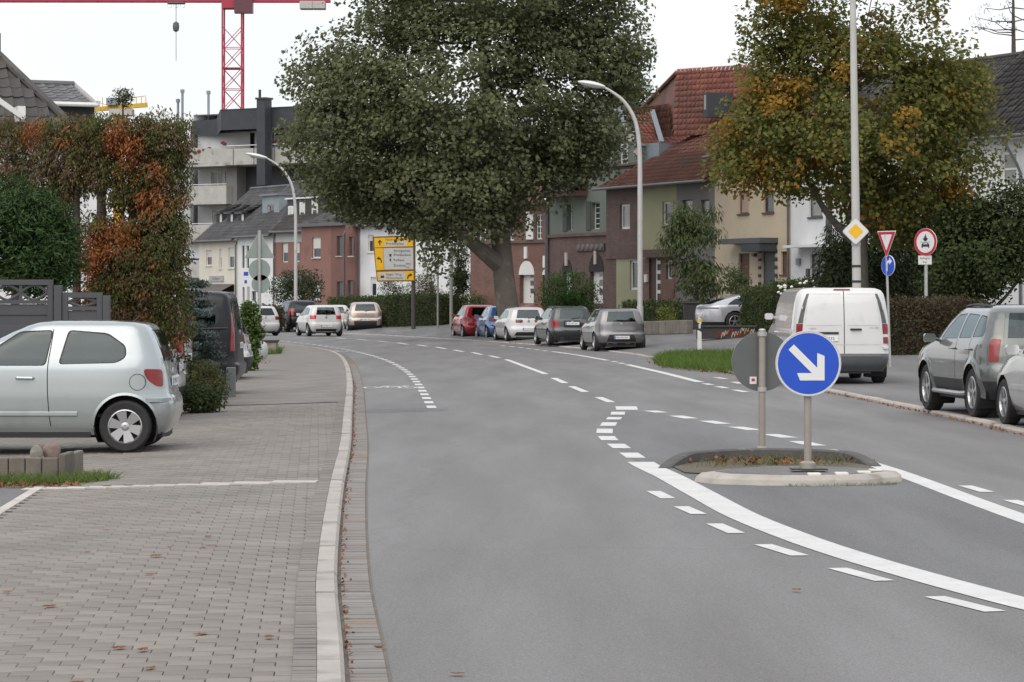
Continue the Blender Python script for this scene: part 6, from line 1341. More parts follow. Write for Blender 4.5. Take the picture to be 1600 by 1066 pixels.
a, b = F(401, 290, -3)[0], F(414, 290, -3)[0]; h.box(a, b, -3.0, -2.0, F(408, 292)[1], F(408, 160)[1], SLATE, 'chimney'); h.box(a-.1, b+.1, -3.1, -1.9, F(408, 160)[1], F(408, 157)[1], SLATE, 'chimney_cap'); u_ = F(406, 150, -2.4)[0]; MB().tube([(u_, -2.4, F(408, 160)[1]), (u_, -2.4, F(408, 144)[1])], .12, 8).build('flue', DARKMETAL, h.root)
r = h.rect(297, 404, 317, 408); o = h.box(r[0], r[1], -.3, -.2, r[2], r[3], M('sign_navy', (.02, .025, .11), .5), 'shop_sign'); r = h.rect(301, 413, 312, 421); h.box(r[0], r[1], -.3, -.2, r[2], r[3], M('sign_navy', (.02, .025, .11), .5), 'shop_sign'); h.wall(u0, um, 0, F(330, 380)[1], WHS, y=.2, name='shop_front')
for px, t_ in ((236, 156), (243, 141), (284, 143)): u_ = F(px, 200)[0]; MB().tube([(u_, 4, F(px, 205)[1]), (u_, 4, F(px, t_)[1])], .12, 8).build('flue_pipe', ZINC, h.root); MB().lathe([(.2, 0), (.2, .3), (0, .35)], 8, lambda a, b, t, u_=u_, px=px, t_=t_: (u_+a, 4+b, F(px, t_)[1]+t)).build('flue_cap', ZINC, h.root)
h.block(F(225, 300)[0], u0, 0, F(260, 190)[1], 12, APW, y=6, name='rear_wing')
# black-roofed house at the right edge
h = Bld('black_roof_house', 'white house with steep black tiled roof behind the maple at right', (15.9, 102.5), (21.75, 90))
zt = h.fp(1575, 218)[1]; rs = [(1563, 236, 1588, 292), (1536, 428, 1566, 455)]; ho = [h.rect(*r) for r in rs]; h.wall(0, h.W, .1, zt, WHS, ho); h.window(ho[0], fw=.12, pane=PANEL_, nx=1, ny=2); h.window(ho[1], sill=FRG, blind=.4); h.block(0, h.W, .1, zt, 8, WHS)
h.box(-.2, h.W, -.55, .0, zt-.02, zt+.1, FRW, 'eave_board'); za = h.fp(1560, 48, 4.4)[1]
h.slope((-.5, -.5, zt+.05), (h.W, -.5, zt+.05), (.2, 4.4, za), (h.W, 4.4, za), TBLK, .30, .36, solo=298); h.gutter(-.3, h.W, -.6, zt+.06); MB().tube([(h.fp(1588, 240)[0], -.6, zt), (h.fp(1596, 250)[0], -.2, zt-.9), (h.fp(1597, 260)[0], -.08, zt-1.2), (h.fp(1597, 260)[0], -.08, .1)], .05, 8).build('downpipe', GUT, h.root)
h.box(h.fp(1556, 0)[0], h.fp(1594, 0)[0]+.1, -.30, -.003, h.fp(1570, 300)[1], h.fp(1570, 296)[1], FRW, 'sill_band')
# dark-roofed house over the thuja hedge, top left
h = Bld('hip_roof_house', 'house with dark hipped tile roof above the dying hedge at upper left', (-16.5, 63.5), (-9.6, 66))
zt = h.fp(80, 215)[1]; h.wall(0, h.W, 0, zt, WHS, [h.rect(20, 250, 60, 290)]); h.window(h.rect(20, 250, 60, 290)); h.block(0, h.W, 0, zt, 8, WHS)
rx, rz_ = h.fp(-60, 40, 2.6); h.slope((-3, -.5, zt), (h.fp(122, 210)[0], -.5, zt), (-3, 2.6, rz_), (h.fp(-52, 40, 2.6)[0], 2.6, rz_), TDK, .26, .36, solo=298)
e = h.fp(122, 208)[0]; MB().tube([(e, -.45, zt+.05), (h.fp(-52, 40, 2.6)[0], 2.65, rz_+.05)], .10, 8).build('hip_tile', TDK, h.root); h.slope((e, -.5, zt), (e, 6, zt), (h.fp(-52, 40, 2.6)[0], 2.6, rz_), (h.fp(-52, 40, 2.6)[0], 3.4, rz_), TDK, .26, .36)
r = h.rect(2, 172, 34, 186, d=-.2); MB().bar((r[0]-.6, -.6, r[3]+.5), (r[1], -.5, r[2]), .12).build('skylight_frame', FRW, h.root); h.box(h.fp(22, 180)[0], h.fp(34, 180)[0], -.5, 1, h.fp(28, 192)[1], h.fp(28, 168)[1], FRW, 'dormer_cheek'); MB().tube([(h.fp(0, 90, 2.6)[0], 2.6, rz_-1.6), (h.fp(0, 50, 2.6)[0], 2.6, h.fp(0, 52, 2.6)[1])], .02, 6).build('aerial', GUT, h.root)
h = Bld('slate_house', 'slate clad house end with ribbed tile roof behind the hipped roof', (-16.2, 84.5), (-12.75, 86))
zt = h.fp(100, 163)[1]; SLC = brickmat('slate_shingle', (.06, .063, .068), (.045, .047, .052), (.03, .03, .032), .3, .2, rot=(R(90), 0, 0)); h.wall(0, h.W, 0, zt, SLC); h.block(0, h.W, 0, zt, 7, SLC); za = h.fp(90, 132, 2.2)[1]; h.slope((0, -.3, zt), (h.W-.1, -.3, zt), (0, 2.2, za), (h.W-.1, 2.2, za), TGR, .3, .36, solo=120); MB().bar((h.W, -.4, zt), (h.W, 2.2, za), .14, .22).build('verge_board', FRW, h.root); h.gutter(0, h.W, -.36, zt-.02, FRW)
# ------------------------------------------------------------------ street furniture
def post(mb, x, y, z0, z1, r, mi=0, n=12): return mb.tube([(x, y, z0), (x, y, z1)], r, n, mi)
def sign_disc(root, name, c, r, rz, mats, thick=.02, rim=.04, tilt=1.0, back=None):
    """round plate facing its local -y; parts: plate (back), face, rim"""
    o = empty(name, c, rz, root); fr = lambda a, b, t: (a*tilt, -t, b*1.0)
    MB().lathe([(r, 0), (r, thick), (r-.006, thick+.004)], 40, fr).build('plate_edge', mats[2] if len(mats) > 2 else STEEL, o)
    MB().prism(circ(r, 40), fr, 0, .004).build('plate_back', back or SIGNBACK, o); MB().prism(circ(r-.004, 40), fr, .006, thick-.002).build('sign_border', mats[0], o); MB().prism(circ(r-rim, 40), fr, thick-.001, thick+.001).build('sign_face', mats[1], o); return o
def shape(o, pts, t, mat, name='symbol'): return MB().prism(pts, lambda a, b, u_: (a, -u_, b), t, t+.002).build(name, mat, o)
ISP = M('island_post', (.30, .27, .235), .5, .3, var=.1)
# keep-right sign
b = Vector((P(1262, 0, 26.4).x, 26.4, .12)); s_ = tag(empty('keep_right_sign', b, 0), 'round blue sign with white arrow pointing down right on the island', 'road sign')
post(MB(), 0, 0, 0, .72, .036).build('post', ISP, s_, smooth=True); MB().lathe([(.075, -.01), (.075, .06), (.045, .08)], 14).build('post_socket', ISP, s_, smooth=True); MB().box(-.16, .18, -.10, .10, -.004, .008).build('base_plate', DARKMETAL, s_)
d = sign_disc(s_, 'disc', (0, -.045, P(0, 568, 26.4).z-.12), .308, 0, [M('sign_white', (.62, .62, .62), .4, var=.03), BLUE, M('sign_grey', (.5, .5, .5), .4)], rim=.022)
ar = []; ca = math.cos(R(-45)); sa = math.sin(R(-45))
for a, c in ((-.235, -.036), (.118, -.036), (.055, -.098), (.055-.0+.0, -.17)): pass
def rot2(pts, t): return [(x*math.cos(t)-y*math.sin(t), x*math.sin(t)+y*math.cos(t)) for x, y in pts]
AW = M('sign_arrow', (.66, .66, .65), .4, var=.03)
arrow = [(-.205, .042), (-.205, -.042)[0:2], (.085, -.042), (-.005, -.132), (.105, -.132), (.24, 0), (.105, .132), (-.005, .132), (.085, .042)]
arrow = [(-.215, .036), (-.215, -.036), (.10, -.036), (.0, -.136), (.07, -.165), (.235, 0), (.07, .165), (.0, .136), (.10, .036)]
shape(d, [(x*.98-.012, y*.98+.005) for x, y in rot2(arrow, R(-45))], .021, AW, 'arrow')
# its partner seen from behind
Yb = 30.6; b = Vector((P(1190, 0, Yb).x, Yb, .0)); s_ = tag(empty('back_of_round_sign', b, math.pi), 'grey back of a round sign on the island left of the blue one', 'road sign')
zc = P(0, 565, Yb).z; post(MB(), 0, .06, 0, zc+.34, .038).build('post', ISP, s_, smooth=True); post(MB(), 0, .06, 0, .12, .052).build('post_socket', CONCRETE, s_)
sign_disc(s_, 'disc', (0, 0, zc), .325, 0, [M('sign_white', (.6, .6, .6), .4), BLUE, M('sign_grey', (.5, .5, .5), .4)], rim=.022)
for dz in (.30, -.30): MB().lathe([(.046, -.025), (.05, -.025), (.05, .025), (.046, .025)], 14, lambda a, b_, t, dz=dz: (a, .06+b_, zc+dz+t)).build('clamp', STEEL, s_)
MB().lathe([(.04, 0), (.03, .015), (0, .02)], 10, lambda a, b_, t: (a, .06+b_, zc+.34+t)).build('post_cap', STEEL, s_); MB().box(.055, .13, .005, .008, zc-.245, zc-.165).build('sticker', M('sign_white', (.6, .6, .6), .4), s_); MB().box(.075, .11, .0081, .0095, zc-.215, zc-.185).build('sticker_print', RED, s_)
# street lamps
LAMPM = M('lamp_post', (.46, .45, .44), .5, .2, var=.08); LGL = M('lamp_glass', (.62, .63, .62), .25, var=.05)
def street_lamp(label, px, Y, top, hx, hy, r0, wide):
    b = P(px, 0, Y); b.z = zr(b.x, Y) if b.x > Rx(Y) else 0; k = FPX/Y; root = tag(empty('street_lamp', b), label, 'street lamp', 'curved-arm street lamps')
    def L_(x, y): p = P(x, y, Y); return p-b
    q_ = (px-hx)/97; top_pts = catmull([L_(px, top+170*q_), L_(px-1*q_, top+100*q_), L_(px-8*q_, top+58*q_), L_(px-24*q_, top+30*q_), L_(px-42*q_, top+15*q_), L_(hx+40*q_, hy+5*q_)], 5)
    MB().tube([(0, 0, 0), (0, 0, 1.2)], [r0*1.5, r0*1.45], 12).build('base_sleeve', LAMPM, root, smooth=True)
    MB().tube([Vector((0, 0, 1.2))]+top_pts, list(np.linspace(r0*1.15, r0*.5, len(top_pts)+1)), 12).build('post', LAMPM, root, smooth=True); MB().box(-.06, .06, -r0*1.5-.02, -r0*1.4, .45, .95).build('service_door', LAMPM, root)
    a, c = L_(hx+42*q_, hy+5*q_), L_(hx, hy-3); d = c-a; mb = MB(); n = 9; V = []
    for i in range(n):
        t = i/(n-1); w = .05+.25*math.sin(math.pi*min(1, t*.93+.05))**.7; q_ = a+d*t
        for j in range(10): an_ = 2*math.pi*j/10; V.append(q_+Vector((0, math.cos(an_)*w, math.sin(an_)*w*.42)))
    mb.add(V, [[i*10+j, i*10+(j+1) % 10, i*10+10+(j+1) % 10, i*10+10+j] for i in range(n-1) for j in range(10)]+[list(range(10)), list(range((n-1)*10, n*10))]); mb.build('lamp_head', LGL, root, smooth=True)
    m_ = a+d*.62; MB().lathe([(.0, -.16), (.10, -.14), (.15, -.06), (.15, -.04)], 12, lambda x, y, t: m_+Vector((x*1.5, y, t))).build('lamp_lens', M('lens_grey', (.20, .21, .21), .2), root, smooth=True); return root
street_lamp('tall pale street lamp with curved arm behind the dark grey hatchback', 1000, 105, 130, 903, 131, .085, True)
street_lamp('curved street lamp at the far bend in front of the terracotta house', 462, 160, 242, 384, 243, .085, False)
# tall pale pole with priority sign
Y = 74.0; b = P(1340, 0, Y); b.z = zr(b.x, Y); root = tag(empty('tall_pole', b, 0), 'tall pale concrete pole carrying the yellow diamond sign', 'pole')
t_ = P(1331, -120, Y)-b; MB().tube([(0, 0, 0), tuple(t_)], [.125, .07], 14).build('post', M('pole_pale', (.44, .43, .41), .7, var=.1, scale=2), root, smooth=True)
for py in (382, 416, 440): z = P(0, py, Y).z-b.z; MB().lathe([(.118, -.03), (.124, -.03), (.124, .03), (.118, .03)], 14, lambda a, c, t, z=z: (a+t_.x*z/t_.z, c, z+t)).build('band', DARKMETAL if py > 410 else STEEL, root)
r_ = root; sg = tag(empty('priority_sign', P(1337, 362, Y-.18)), 'yellow diamond priority road sign on the tall pole', 'road sign'); rr_ = 21.5/FPX*Y
for nm, k, t0, m in (('plate_edge', 1.0, 0, M('sign_grey', (.5, .5, .5), .4)), ('sign_border', .95, .012, M('sign_white', (.6, .6, .6), .4)), ('sign_face', .56, .016, YELLOW)):
    a = rr_*k; MB().prism(rpoly([(0, -a), (a, 0), (0, a), (-a, 0)], .06*k), lambda x, z, t: (x, -t, z), t0-.01, t0+.004).build(nm, m, sg)
MB().box(-.12, .12, 0, .06, -.04, .04).build('bracket', STEEL, sg)
# give way + blue direction sign on a leaning post
Y = 66.0; k = FPX/Y; b = P(1391, 0, Y); b.z = zr(b.x, Y); root = tag(empty('give_way_sign', b), 'red and white give way triangle above a blue disc on thin post', 'road sign')
tp = P(1384, 366, Y)-b; MB().tube([(0, 0, 0), tuple(tp)], .03, 10).build('post', STEEL, root, smooth=True)
def tri(w, h, z): return [(-w, z+h), (w, z+h), (0, z-h)]
c = P(1385, 382, Y)-b; o = empty('triangle', c+Vector((0, -.05, 0)), R(-58), root)
hh = 19.5/k; ww = hh*1.1
for nm, s1, t0, m in (('plate_edge', 1.08, 0, M('sign_white', (.6, .6, .6), .4)), ('sign_border', 1.0, .006, RED), ('sign_face', .64, .009, M('sign_white', (.6, .6, .6), .4))):
    dz = hh*.0 if s1 > .7 else hh*.14; MB().prism(rpoly([(-ww*s1, hh*s1+dz), (ww*s1, hh*s1+dz), (0, -hh*s1+dz)], .03), lambda x, z, t: (x, -t, z), t0-.004, t0+.002).build(nm, m, o)
c = P(1388, 415, Y)-b; d = sign_disc(root, 'blue_disc', c+Vector((0, -.05, 0)), 16.3/k, R(-58), [M('sign_white', (.6, .6, .6), .4), BLUE, M('sign_white', (.6, .6, .6), .4)], rim=.012)
sc = 16.3/k; ua = [(-.20, -.55), (-.02, -.55), (-.02, .1), (.12, .28), (.28, .16), (.18, .05), (.60, -.02), (.62, .42), (.46, .32), (.1, .62), (-.20, .3)]; shape(d, [(x*sc, y*sc) for x, y in [(-.28, -.55), (-.06, -.55), (-.06, .10)]+[(-.06+.16*(1-math.cos(R(t))), .10+.16*math.sin(R(t))) for t in (30, 60, 90)]+[(.2, .26), (.2, .06), (.62, .40), (.2, .74), (.2, .50)]+[(.1-.38*math.sin(R(t)), .12+.38*math.cos(R(t))) for t in (15, 45, 75)]], .021, AW, 'arrow')
# no motor vehicles sign with supplementary plate
Y = 79.5; k = FPX/Y; b = P(1447, 0, Y); b.z = zr(b.x, Y); root = tag(empty('no_vehicles_sign', b, R(-14)), 'round red bordered no motor vehicles sign with small white plate below', 'road sign')
post(MB(), 0, 0, 0, P(0, 358, Y).z-b.z, .05).build('post', STEEL, root, smooth=True)
c = P(1447, 378.5, Y)-b; d = sign_disc(root, 'disc', (0, -.07, c.z), 21.5/k, R(-30), [RED, M('sign_white', (.6, .6, .6), .4), M('sign_white', (.6, .6, .6), .4)], rim=.085); sc = 21.5/k
car_ = [(-.34, -.42), (-.34, -.18), (-.22, -.05), (.22, -.05), (.34, -.18), (.34, -.42), (.24, -.42), (.24, -.34), (-.24, -.34), (-.24, -.42)]; shape(d, [(x*sc, y*sc) for x, y in car_], .022, INK, 'car_symbol'); MB().prism([(x*sc, y*sc) for x, y in [(-.2, -.16), (-.14, -.09), (.14, -.09), (.2, -.16)]], lambda a, z, t: (a, -t, z), .0245, .0255).build('car_symbol_screen', M('sign_white', (.6, .6, .6), .4), d)
bk = [(-.07, .06), (-.24, .26), (-.10, .30), (-.12, .40), (-.03, .42), (-.06, .50), (.0, .58), (.06, .50), (.03, .42), (.12, .40), (.10, .30), (.24, .26), (.07, .06)]; shape(d, [(x*sc, y*sc) for x, y in bk], .022, INK, 'motorcycle_symbol'); MB().box(-.45*sc, .45*sc, -.0235, -.022, -.005, .005).build('symbol_line', INK, d)
z0, z1 = P(0, 413.5, Y).z-b.z, P(0, 399.5, Y).z-b.z; o = MB().box(-.21, .21, -.075, -.06, z0, z1).build('supplementary_plate', M('sign_white', (.6, .6, .6), .4), root); o.rotation_euler = (0, 0, R(-22))
for i, tx in enumerate(('Anlieger', 'frei')): t = link('plate_lettering', text_mesh(tx, .095, INK), o); t.location = (0, -.078, z1-.075-.11*i); t.rotation_euler = (R(90), 0, 0)
# yellow direction sign
Y = 143.0; k = FPX/Y; b = P(646, 0, Y); b.z = .0; root = tag(empty('direction_sign', b, R(3)), 'large yellow direction sign on a dark post beyond the bend', 'road sign')
post(MB(), 0, .12, 0, P(0, 372, Y).z, .11).build('post', M('post_brown', (.06, .052, .045), .7), root, smooth=True)
def sp(px, py): p = P(px, py, Y)-b; return (p.x, p.z)
FRB = M('sign_frame_brown', (.13, .07, .02), .6); def_ = lambda a, z, t: (a, -t, z)
def quad(name, pts, t0, t1, m): return MB().prism([sp(*p) for p in pts], def_, t0, t1).build(name, m, root)
quad('sign_panel', [(582, 370), (647, 368), (649, 440), (589, 440)], -.03, .05, FRB)
quad('sign_field', [(584.5, 372), (645, 370.5), (645.5, 385), (585, 387)], .052, .056, YELLOW); quad('sign_field', [(585.5, 388), (598.5, 388), (600, 422), (588, 422.5)], .052, .056, YELLOW); SWH = M('sign_offwhite', (.47, .47, .46), .5)
quad('sign_field', [(599, 388), (645.5, 387), (646, 421), (600.5, 421.5)], .052, .056, SWH); quad('sign_field', [(588.8, 425), (646, 423.5), (646.5, 438), (590.5, 438.5)], .052, .056, YELLOW); quad('name_panel', [(601, 378), (636, 377), (636, 384), (601.5, 385)], .058, .060, SWH); quad('name_panel', [(592, 426.5), (633, 425), (633.5, 437), (593, 437.5)], .058, .060, SWH)
def txt(s_, px, py, size, mat=INK, al='LEFT'): t = link('sign_lettering', text_mesh(s_, size, mat, align=al), root); x, z = sp(px, py); t.location = (x, -.064, z); t.rotation_euler = (R(90), 0, 0)
BRN = M('sign_brown_ink', (.22, .10, .01), .6)
for s_, px, py, sz in (('Fahrbereich', 602, 374.5, .16), ('Friedensplatz', 603, 381, .17), ('Amtsgericht', 615, 392, .17), ('Krankenhaus', 615, 398.5, .17), ('Rathaus', 615, 406.5, .17), ('Zentrum', 615, 415, .17), ('Mitte', 634, 412.5, .12), ('Ost', 634, 418, .12), ('Häger Weg', 603, 429, .17), ('Wasserturm', 603, 434.5, .17)): txt(s_, px, py, sz, BRN if py < 376 else INK)
def arr(cx, cy, pts, sc=1): MB().prism([sp(cx+x*sc, cy-y*sc) for x, y in pts], def_, .060, .063).build('arrow', INK, root)
arr(593.5, 379, [(-.8, -4.5), (.8, -4.5), (.8, .5), (2.8, -1), (2.8, .8), (0, 4.5), (-2.8, .8), (-2.8, -1), (-.8, .5)]); arr(592.5, 404.5, [(2.6, -6), (4.4, -6), (3.8, -2), (2.4, .8), (0, 2), (0, 3.8), (-4, .6), (0, -2.2), (0, -.4), (1.6, -1.4), (2.4, -3.2)]); arr(640.5, 431, [(-4.4, -5), (-2.6, -5), (-2, -1.6), (0, .4), (0, -1.6), (4, 1.4), (0, 4.2), (0, 2.4), (-2.6, 1.4), (-4, -.8)])
arr(610, 399, [(-1.6, -2), (1.6, -2), (1.6, 2), (-1.6, 2)]); arr(610, 406.5, [(-1, -2), (1, -2), (1, 2.4), (-1, 2.4)]); arr(597.5, 432, [(-2.8, -2.5), (-2.8, 0), (-1.5, 2.2), (-.2, 0), (1.2, 2.4), (2.8, 0), (2.8, -2.5)])
# bare poles
for px, py0, Y, rr_, lab in ((705, 310, 139, .085, 'bare grey green pole between the direction sign and the plane tree'), (684, 395, 141, .05, 'thin short grey post beside the rounded hedge')):
    b = P(px, 0, Y); b.z = 0; mb = MB(); post(mb, 0, 0, 0, P(0, py0, Y).z, rr_); o = mb.build('bare_pole', M('pole_greenish', (.22, .235, .21), .6, var=.15), None, smooth=True); o.location = b; tag(o, lab, 'pole')
# back of triangle and two discs on a post, left
Y = 76.0; k = FPX/Y; b = P(405.5, 0, Y); b.z = .06; root = tag(empty('backs_of_signs', b, math.pi), 'grey backs of a triangle and two round signs on one post', 'road sign')
post(MB(), 0, .05, 0, P(0, 360, Y).z-b.z, .045).build('post', STEEL, root, smooth=True); hz = P(0, 382, Y).z-b.z; a = 23/k; hh = 21/k
MB().prism(rpoly([(-a, hz-hh), (a, hz-hh), (0, hz+hh)], .04), lambda x, z, t: (x, t, z), -.012, .004).build('triangle_back', M('sign_back_pale', (.24, .28, .26), .55, .1, var=.1), root); MB().prism(rpoly([(-a*1.04, hz-hh*1.03), (a*1.04, hz-hh*1.03), (0, hz+hh*1.04)], .04), lambda x, z, t: (x, t, z), -.02, -.012).build('triangle_edge', STEEL, root)
for py, rr_, dx in ((422, 17, 0), (444, 14.5, -2)): sign_disc(root, 'disc_back', (dx/k, 0, P(0, py, Y).z-b.z), rr_/k, 0, [M('sign_white', (.6, .6, .6), .4), BLUE, STEEL], rim=.03, back=M('sign_back_pale', (.24, .28, .26), .55, .1))
Y = 84; k = FPX/Y; b = P(388, 0, Y); b.z = .06; root = tag(empty('parking_sign', b), 'small white and blue parking sign left of the sign backs', 'road sign'); post(MB(), 0, .03, 0, P(0, 421, Y).z-b.z, .035).build('post', STEEL, root)
z0, z1 = P(0, 448, Y).z-b.z, P(0, 420, Y).z-b.z; o = MB().prism(rrect(-12/k, 9/k, z0, z1, .04), lambda x, z, t: (x, -t, z), 0, .02).build('plate', M('sign_white', (.6, .6, .6), .4), root); MB().box(-7/k, 0, -.024, -.021, z1-11/k, z1-5/k).build('parking_symbol', BLUE, root); MB().box(-6/k, -2/k, -.024, -.021, z0+5/k, z0+10/k).build('parking_symbol', BLUE, root)
# reflector post on the verge
Y = 88; b = P(1093, 0, Y); b.z = zr(b.x, Y); k = FPX/Y; root = tag(empty('reflector_post', b), 'white reflector post with black band on the verge grass', 'bollard'); H_ = P(0, 496, Y).z-b.z
RP = M('reflector_post_white', (.66, .66, .63), .5); MB().prism([(-.065, 0), (.065, 0), (.05, H_-.05), (-.03, H_+.02), (-.06, H_-.1)], lambda x, z, t: (x, t, z), -.05, .05).build('post', RP, root); MB().prism([(-.066, H_*.62), (.062, H_*.55), (.058, H_*.78), (-.064, H_*.85)], lambda x, z, t: (x, t, z), -.052, .052).build('black_band', INK, root); MB().box(-.03, .03, -.058, -.053, H_*.66, H_*.8).build('reflector', M('sign_white', (.6, .6, .6), .4), root); MB().prism([(-.07, H_*.86), (.07, H_*.86), (.066, H_*.95), (-.066, H_*.95)], lambda x, z, t: (x, t, z), -.054, .054).build('yellow_band', YELLOW, root)
# graffiti planter in front of the sports car
Y = 96.5; b = P(1088, 0, Y); b.z = zr(b.x+1, Y); k = FPX/Y; root = tag(empty('graffiti_box', b, R(-8)), 'low dark box with red and white graffiti behind the verge', 'planter'); H_ = P(0, 512, Y).z-b.z; Lb = 92/k
MB().box(0, Lb, 0, .7, .0, H_).build('box', M('box_dark', (.045, .04, .04), .8), root, bevel=.02); MB().box(-.04, Lb+.04, -.04, .74, H_+.002, H_+.06).build('lid', DARKMETAL, root, bevel=.01)
rg = random.Random(4)
for i in range(11):
    x = .75+i*.11+rg.uniform(-.03, .03); z = H_*.55+rg.uniform(-.1, .12); m = (RED, M('graffiti_white', (.55, .5, .42), .7), M('graffiti_yellow', (.5, .36, .1), .7))[i % 3]
    MB().tube(catmull([(x, -.012, z-.12), (x+.06, -.012, z+.08), (x+.1, -.012, z-.04), (x+.15, -.012, z+.1)], 4), .012, 5).build('graffiti', m, root)
# low garden walls
STW = M('garden_stone', (.16, .145, .125), .95, var=.25, scale=3, bump=.5, bscale=18, rnd=.15)
root = tag(empty('garden_wall', P(1003, 528, 108.5)), 'low grey stone garden wall behind the dark grey hatchback', 'wall'); a = P(1003, 528, 109); a.z = zr(a.x, 109); c = P(1078, 526, 105.5); c.z = zr(c.x, 105.5); root.location = a; dv = c-a; n = 7
for i in range(n): p, q_ = dv*(i/n), dv*((i+.97)/n); MB().bar(p+Vector((0, 0, .25)), q_+Vector((0, 0, .25)), .3, .52).build('wall_stone', STW, root, bevel=.03)
root = tag(empty('concrete_wall', G(412, 556)), 'short weathered concrete wall end at the far pavement', 'wall'); p = G(412, 556); q_ = G(433, 555.5); w = q_.x-p.x; MB().box(0, w, 0, .9, 0, .42).build('wall_body', M('old_concrete', (.27, .25, .20), .95, var=.3, scale=4, bump=.5, bscale=20, stain=((.09, .08, .05), 3, .5)), root); MB().box(-.03, w+.03, -.03, .93, .42, .48).build('coping', DARKMETAL, root)
# striped barrier and a round-backed silver bin
Y = 82; b = P(404, 0, Y); b.z = .06; root = tag(empty('striped_barrier', b), 'red and white striped barrier plate beside the ivy', 'barrier'); k = FPX/Y; z1 = P(0, 512, Y).z-b.z
for i in range(4): MB().box(-.09, .11, -.02, .02, z1-.62+i*.155, z1-.62+(i+1)*.155-.002).build('stripe', RED if i % 2 else M('sign_white', (.6, .6, .6), .4), root)
MB().box(-.03, .03, .021, .06, 0, z1).build('post', STEEL, root)
b = P(405, 0, 79); b.z = .05; o = MB().lathe([(0, 0), (.16, .0), (.24, .12), (.26, .3), (.22, .44), (.14, .5), (0, .51)], 20).build('stone_planter', M('pale_stone', (.42, .44, .43), .6, var=.1), None, smooth=True); o.location = b; tag(o, 'pale rounded planter at the foot of the ivy', 'planter')
b = P(361, 604, 50); o = MB().box(-.08, .08, -.08, .08, 0, .55).build('short_post', M('post_grey', (.14, .145, .145), .7, var=.15), None, bevel=.015); o.location = (b.x, 50, -.03); tag(o, 'short grey post under the tail of the black van', 'bollard')
# wheelie bin behind the garden wall
b = P(1080, 0, 110); b.z = zr(b.x, 110); root = tag(empty('waste_bin', b), 'black waste bin beside the grey sports car', 'bin'); MB().prism([(-.25, 0), (.25, 0), (.3, 1.0), (-.3, 1.0)], lambda x, z, t: (x, t, z), -.3, .3).build('bin_body', BLACK, root); MB().box(-.33, .33, -.35, .33, 1.002, 1.08).build('lid', BLACK, root, bevel=.02)
# ------------------------------------------------------------------ grey garden fence, left
FEN = M('fence_grey', (.060, .062, .070), .65, var=.14, scale=3, rnd=.05); Y = 36.8; k = FPX/Y
root = tag(empty('garden_fence', (P(-60, 0, Y).x, Y, -.05)), 'dark grey board fence with curved lattice tops behind the silver hatchback', 'fence'); x0 = root.location.x
def X(px): return P(px, 0, Y).x-x0
def Zp(py): return P(0, py, Y).z+.05
for px0, px1, ty in ((-60, 83, 437), (98, 160, 457)):
    a, c = X(px0), X(px1); zt = Zp(ty); zl0 = Zp(ty+38 if px0 < 0 else ty+28)
    for i, (za, zb) in enumerate([(zl0-(j+1)*.145, zl0-j*.145+.012 if j else zl0-.004) for j in range(10)]):
        if zb > .08: MB().box(a+.07, c-.07, -.012+(.014 if i % 2 else 0), .004+(.014 if i % 2 else 0), max(.05, za), zb).build('fence_board', FEN, root, bevel=.003)
    MB().box(a, a+.07, -.03, .03, .05, zt).build('frame_stile', FEN, root); MB().box(c-.07, c, -.03, .03, .05, zt).build('frame_stile', FEN, root); MB().box(a+.07, c-.07, -.03, .03, zt-.07, zt).build('frame_rail', FEN, root); MB().box(a+.07, c-.07, -.03, .03, zl0, zl0+.05).build('frame_rail', FEN, root)
    ia, ic, zb, zc_ = a+.07, c-.07, zl0+.05, zt-.07; m_ = (zb+zc_)/2; n = 3 if px0 < 0 else 1; w = (ic-ia)/n
    for i in range(n):
        for s1 in (1, -1): MB().tube([(ia+w*i+w*t, 0, m_+s1*(zc_-zb)*.5*(1-(2*abs(t-.5))**1.5*1.0)*(1 if (i % 2 == 0) else -1)*(-1 if px0 > 0 else 1)) for t in np.linspace(0, 1, 13)], .02, 6).build('lattice_curve', FEN, root)
        if i: MB().box(ia+w*i-.02, ia+w*i+.02, -.015, .015, zb, zc_).build('lattice_bar', FEN, root)
for px0, px1, ty in ((85, 97, 446), (161, 172, 462)): MB().box(X(px0), X(px1), -.05, .05, 0, Zp(ty)).build('fence_post', FEN, root, bevel=.006)
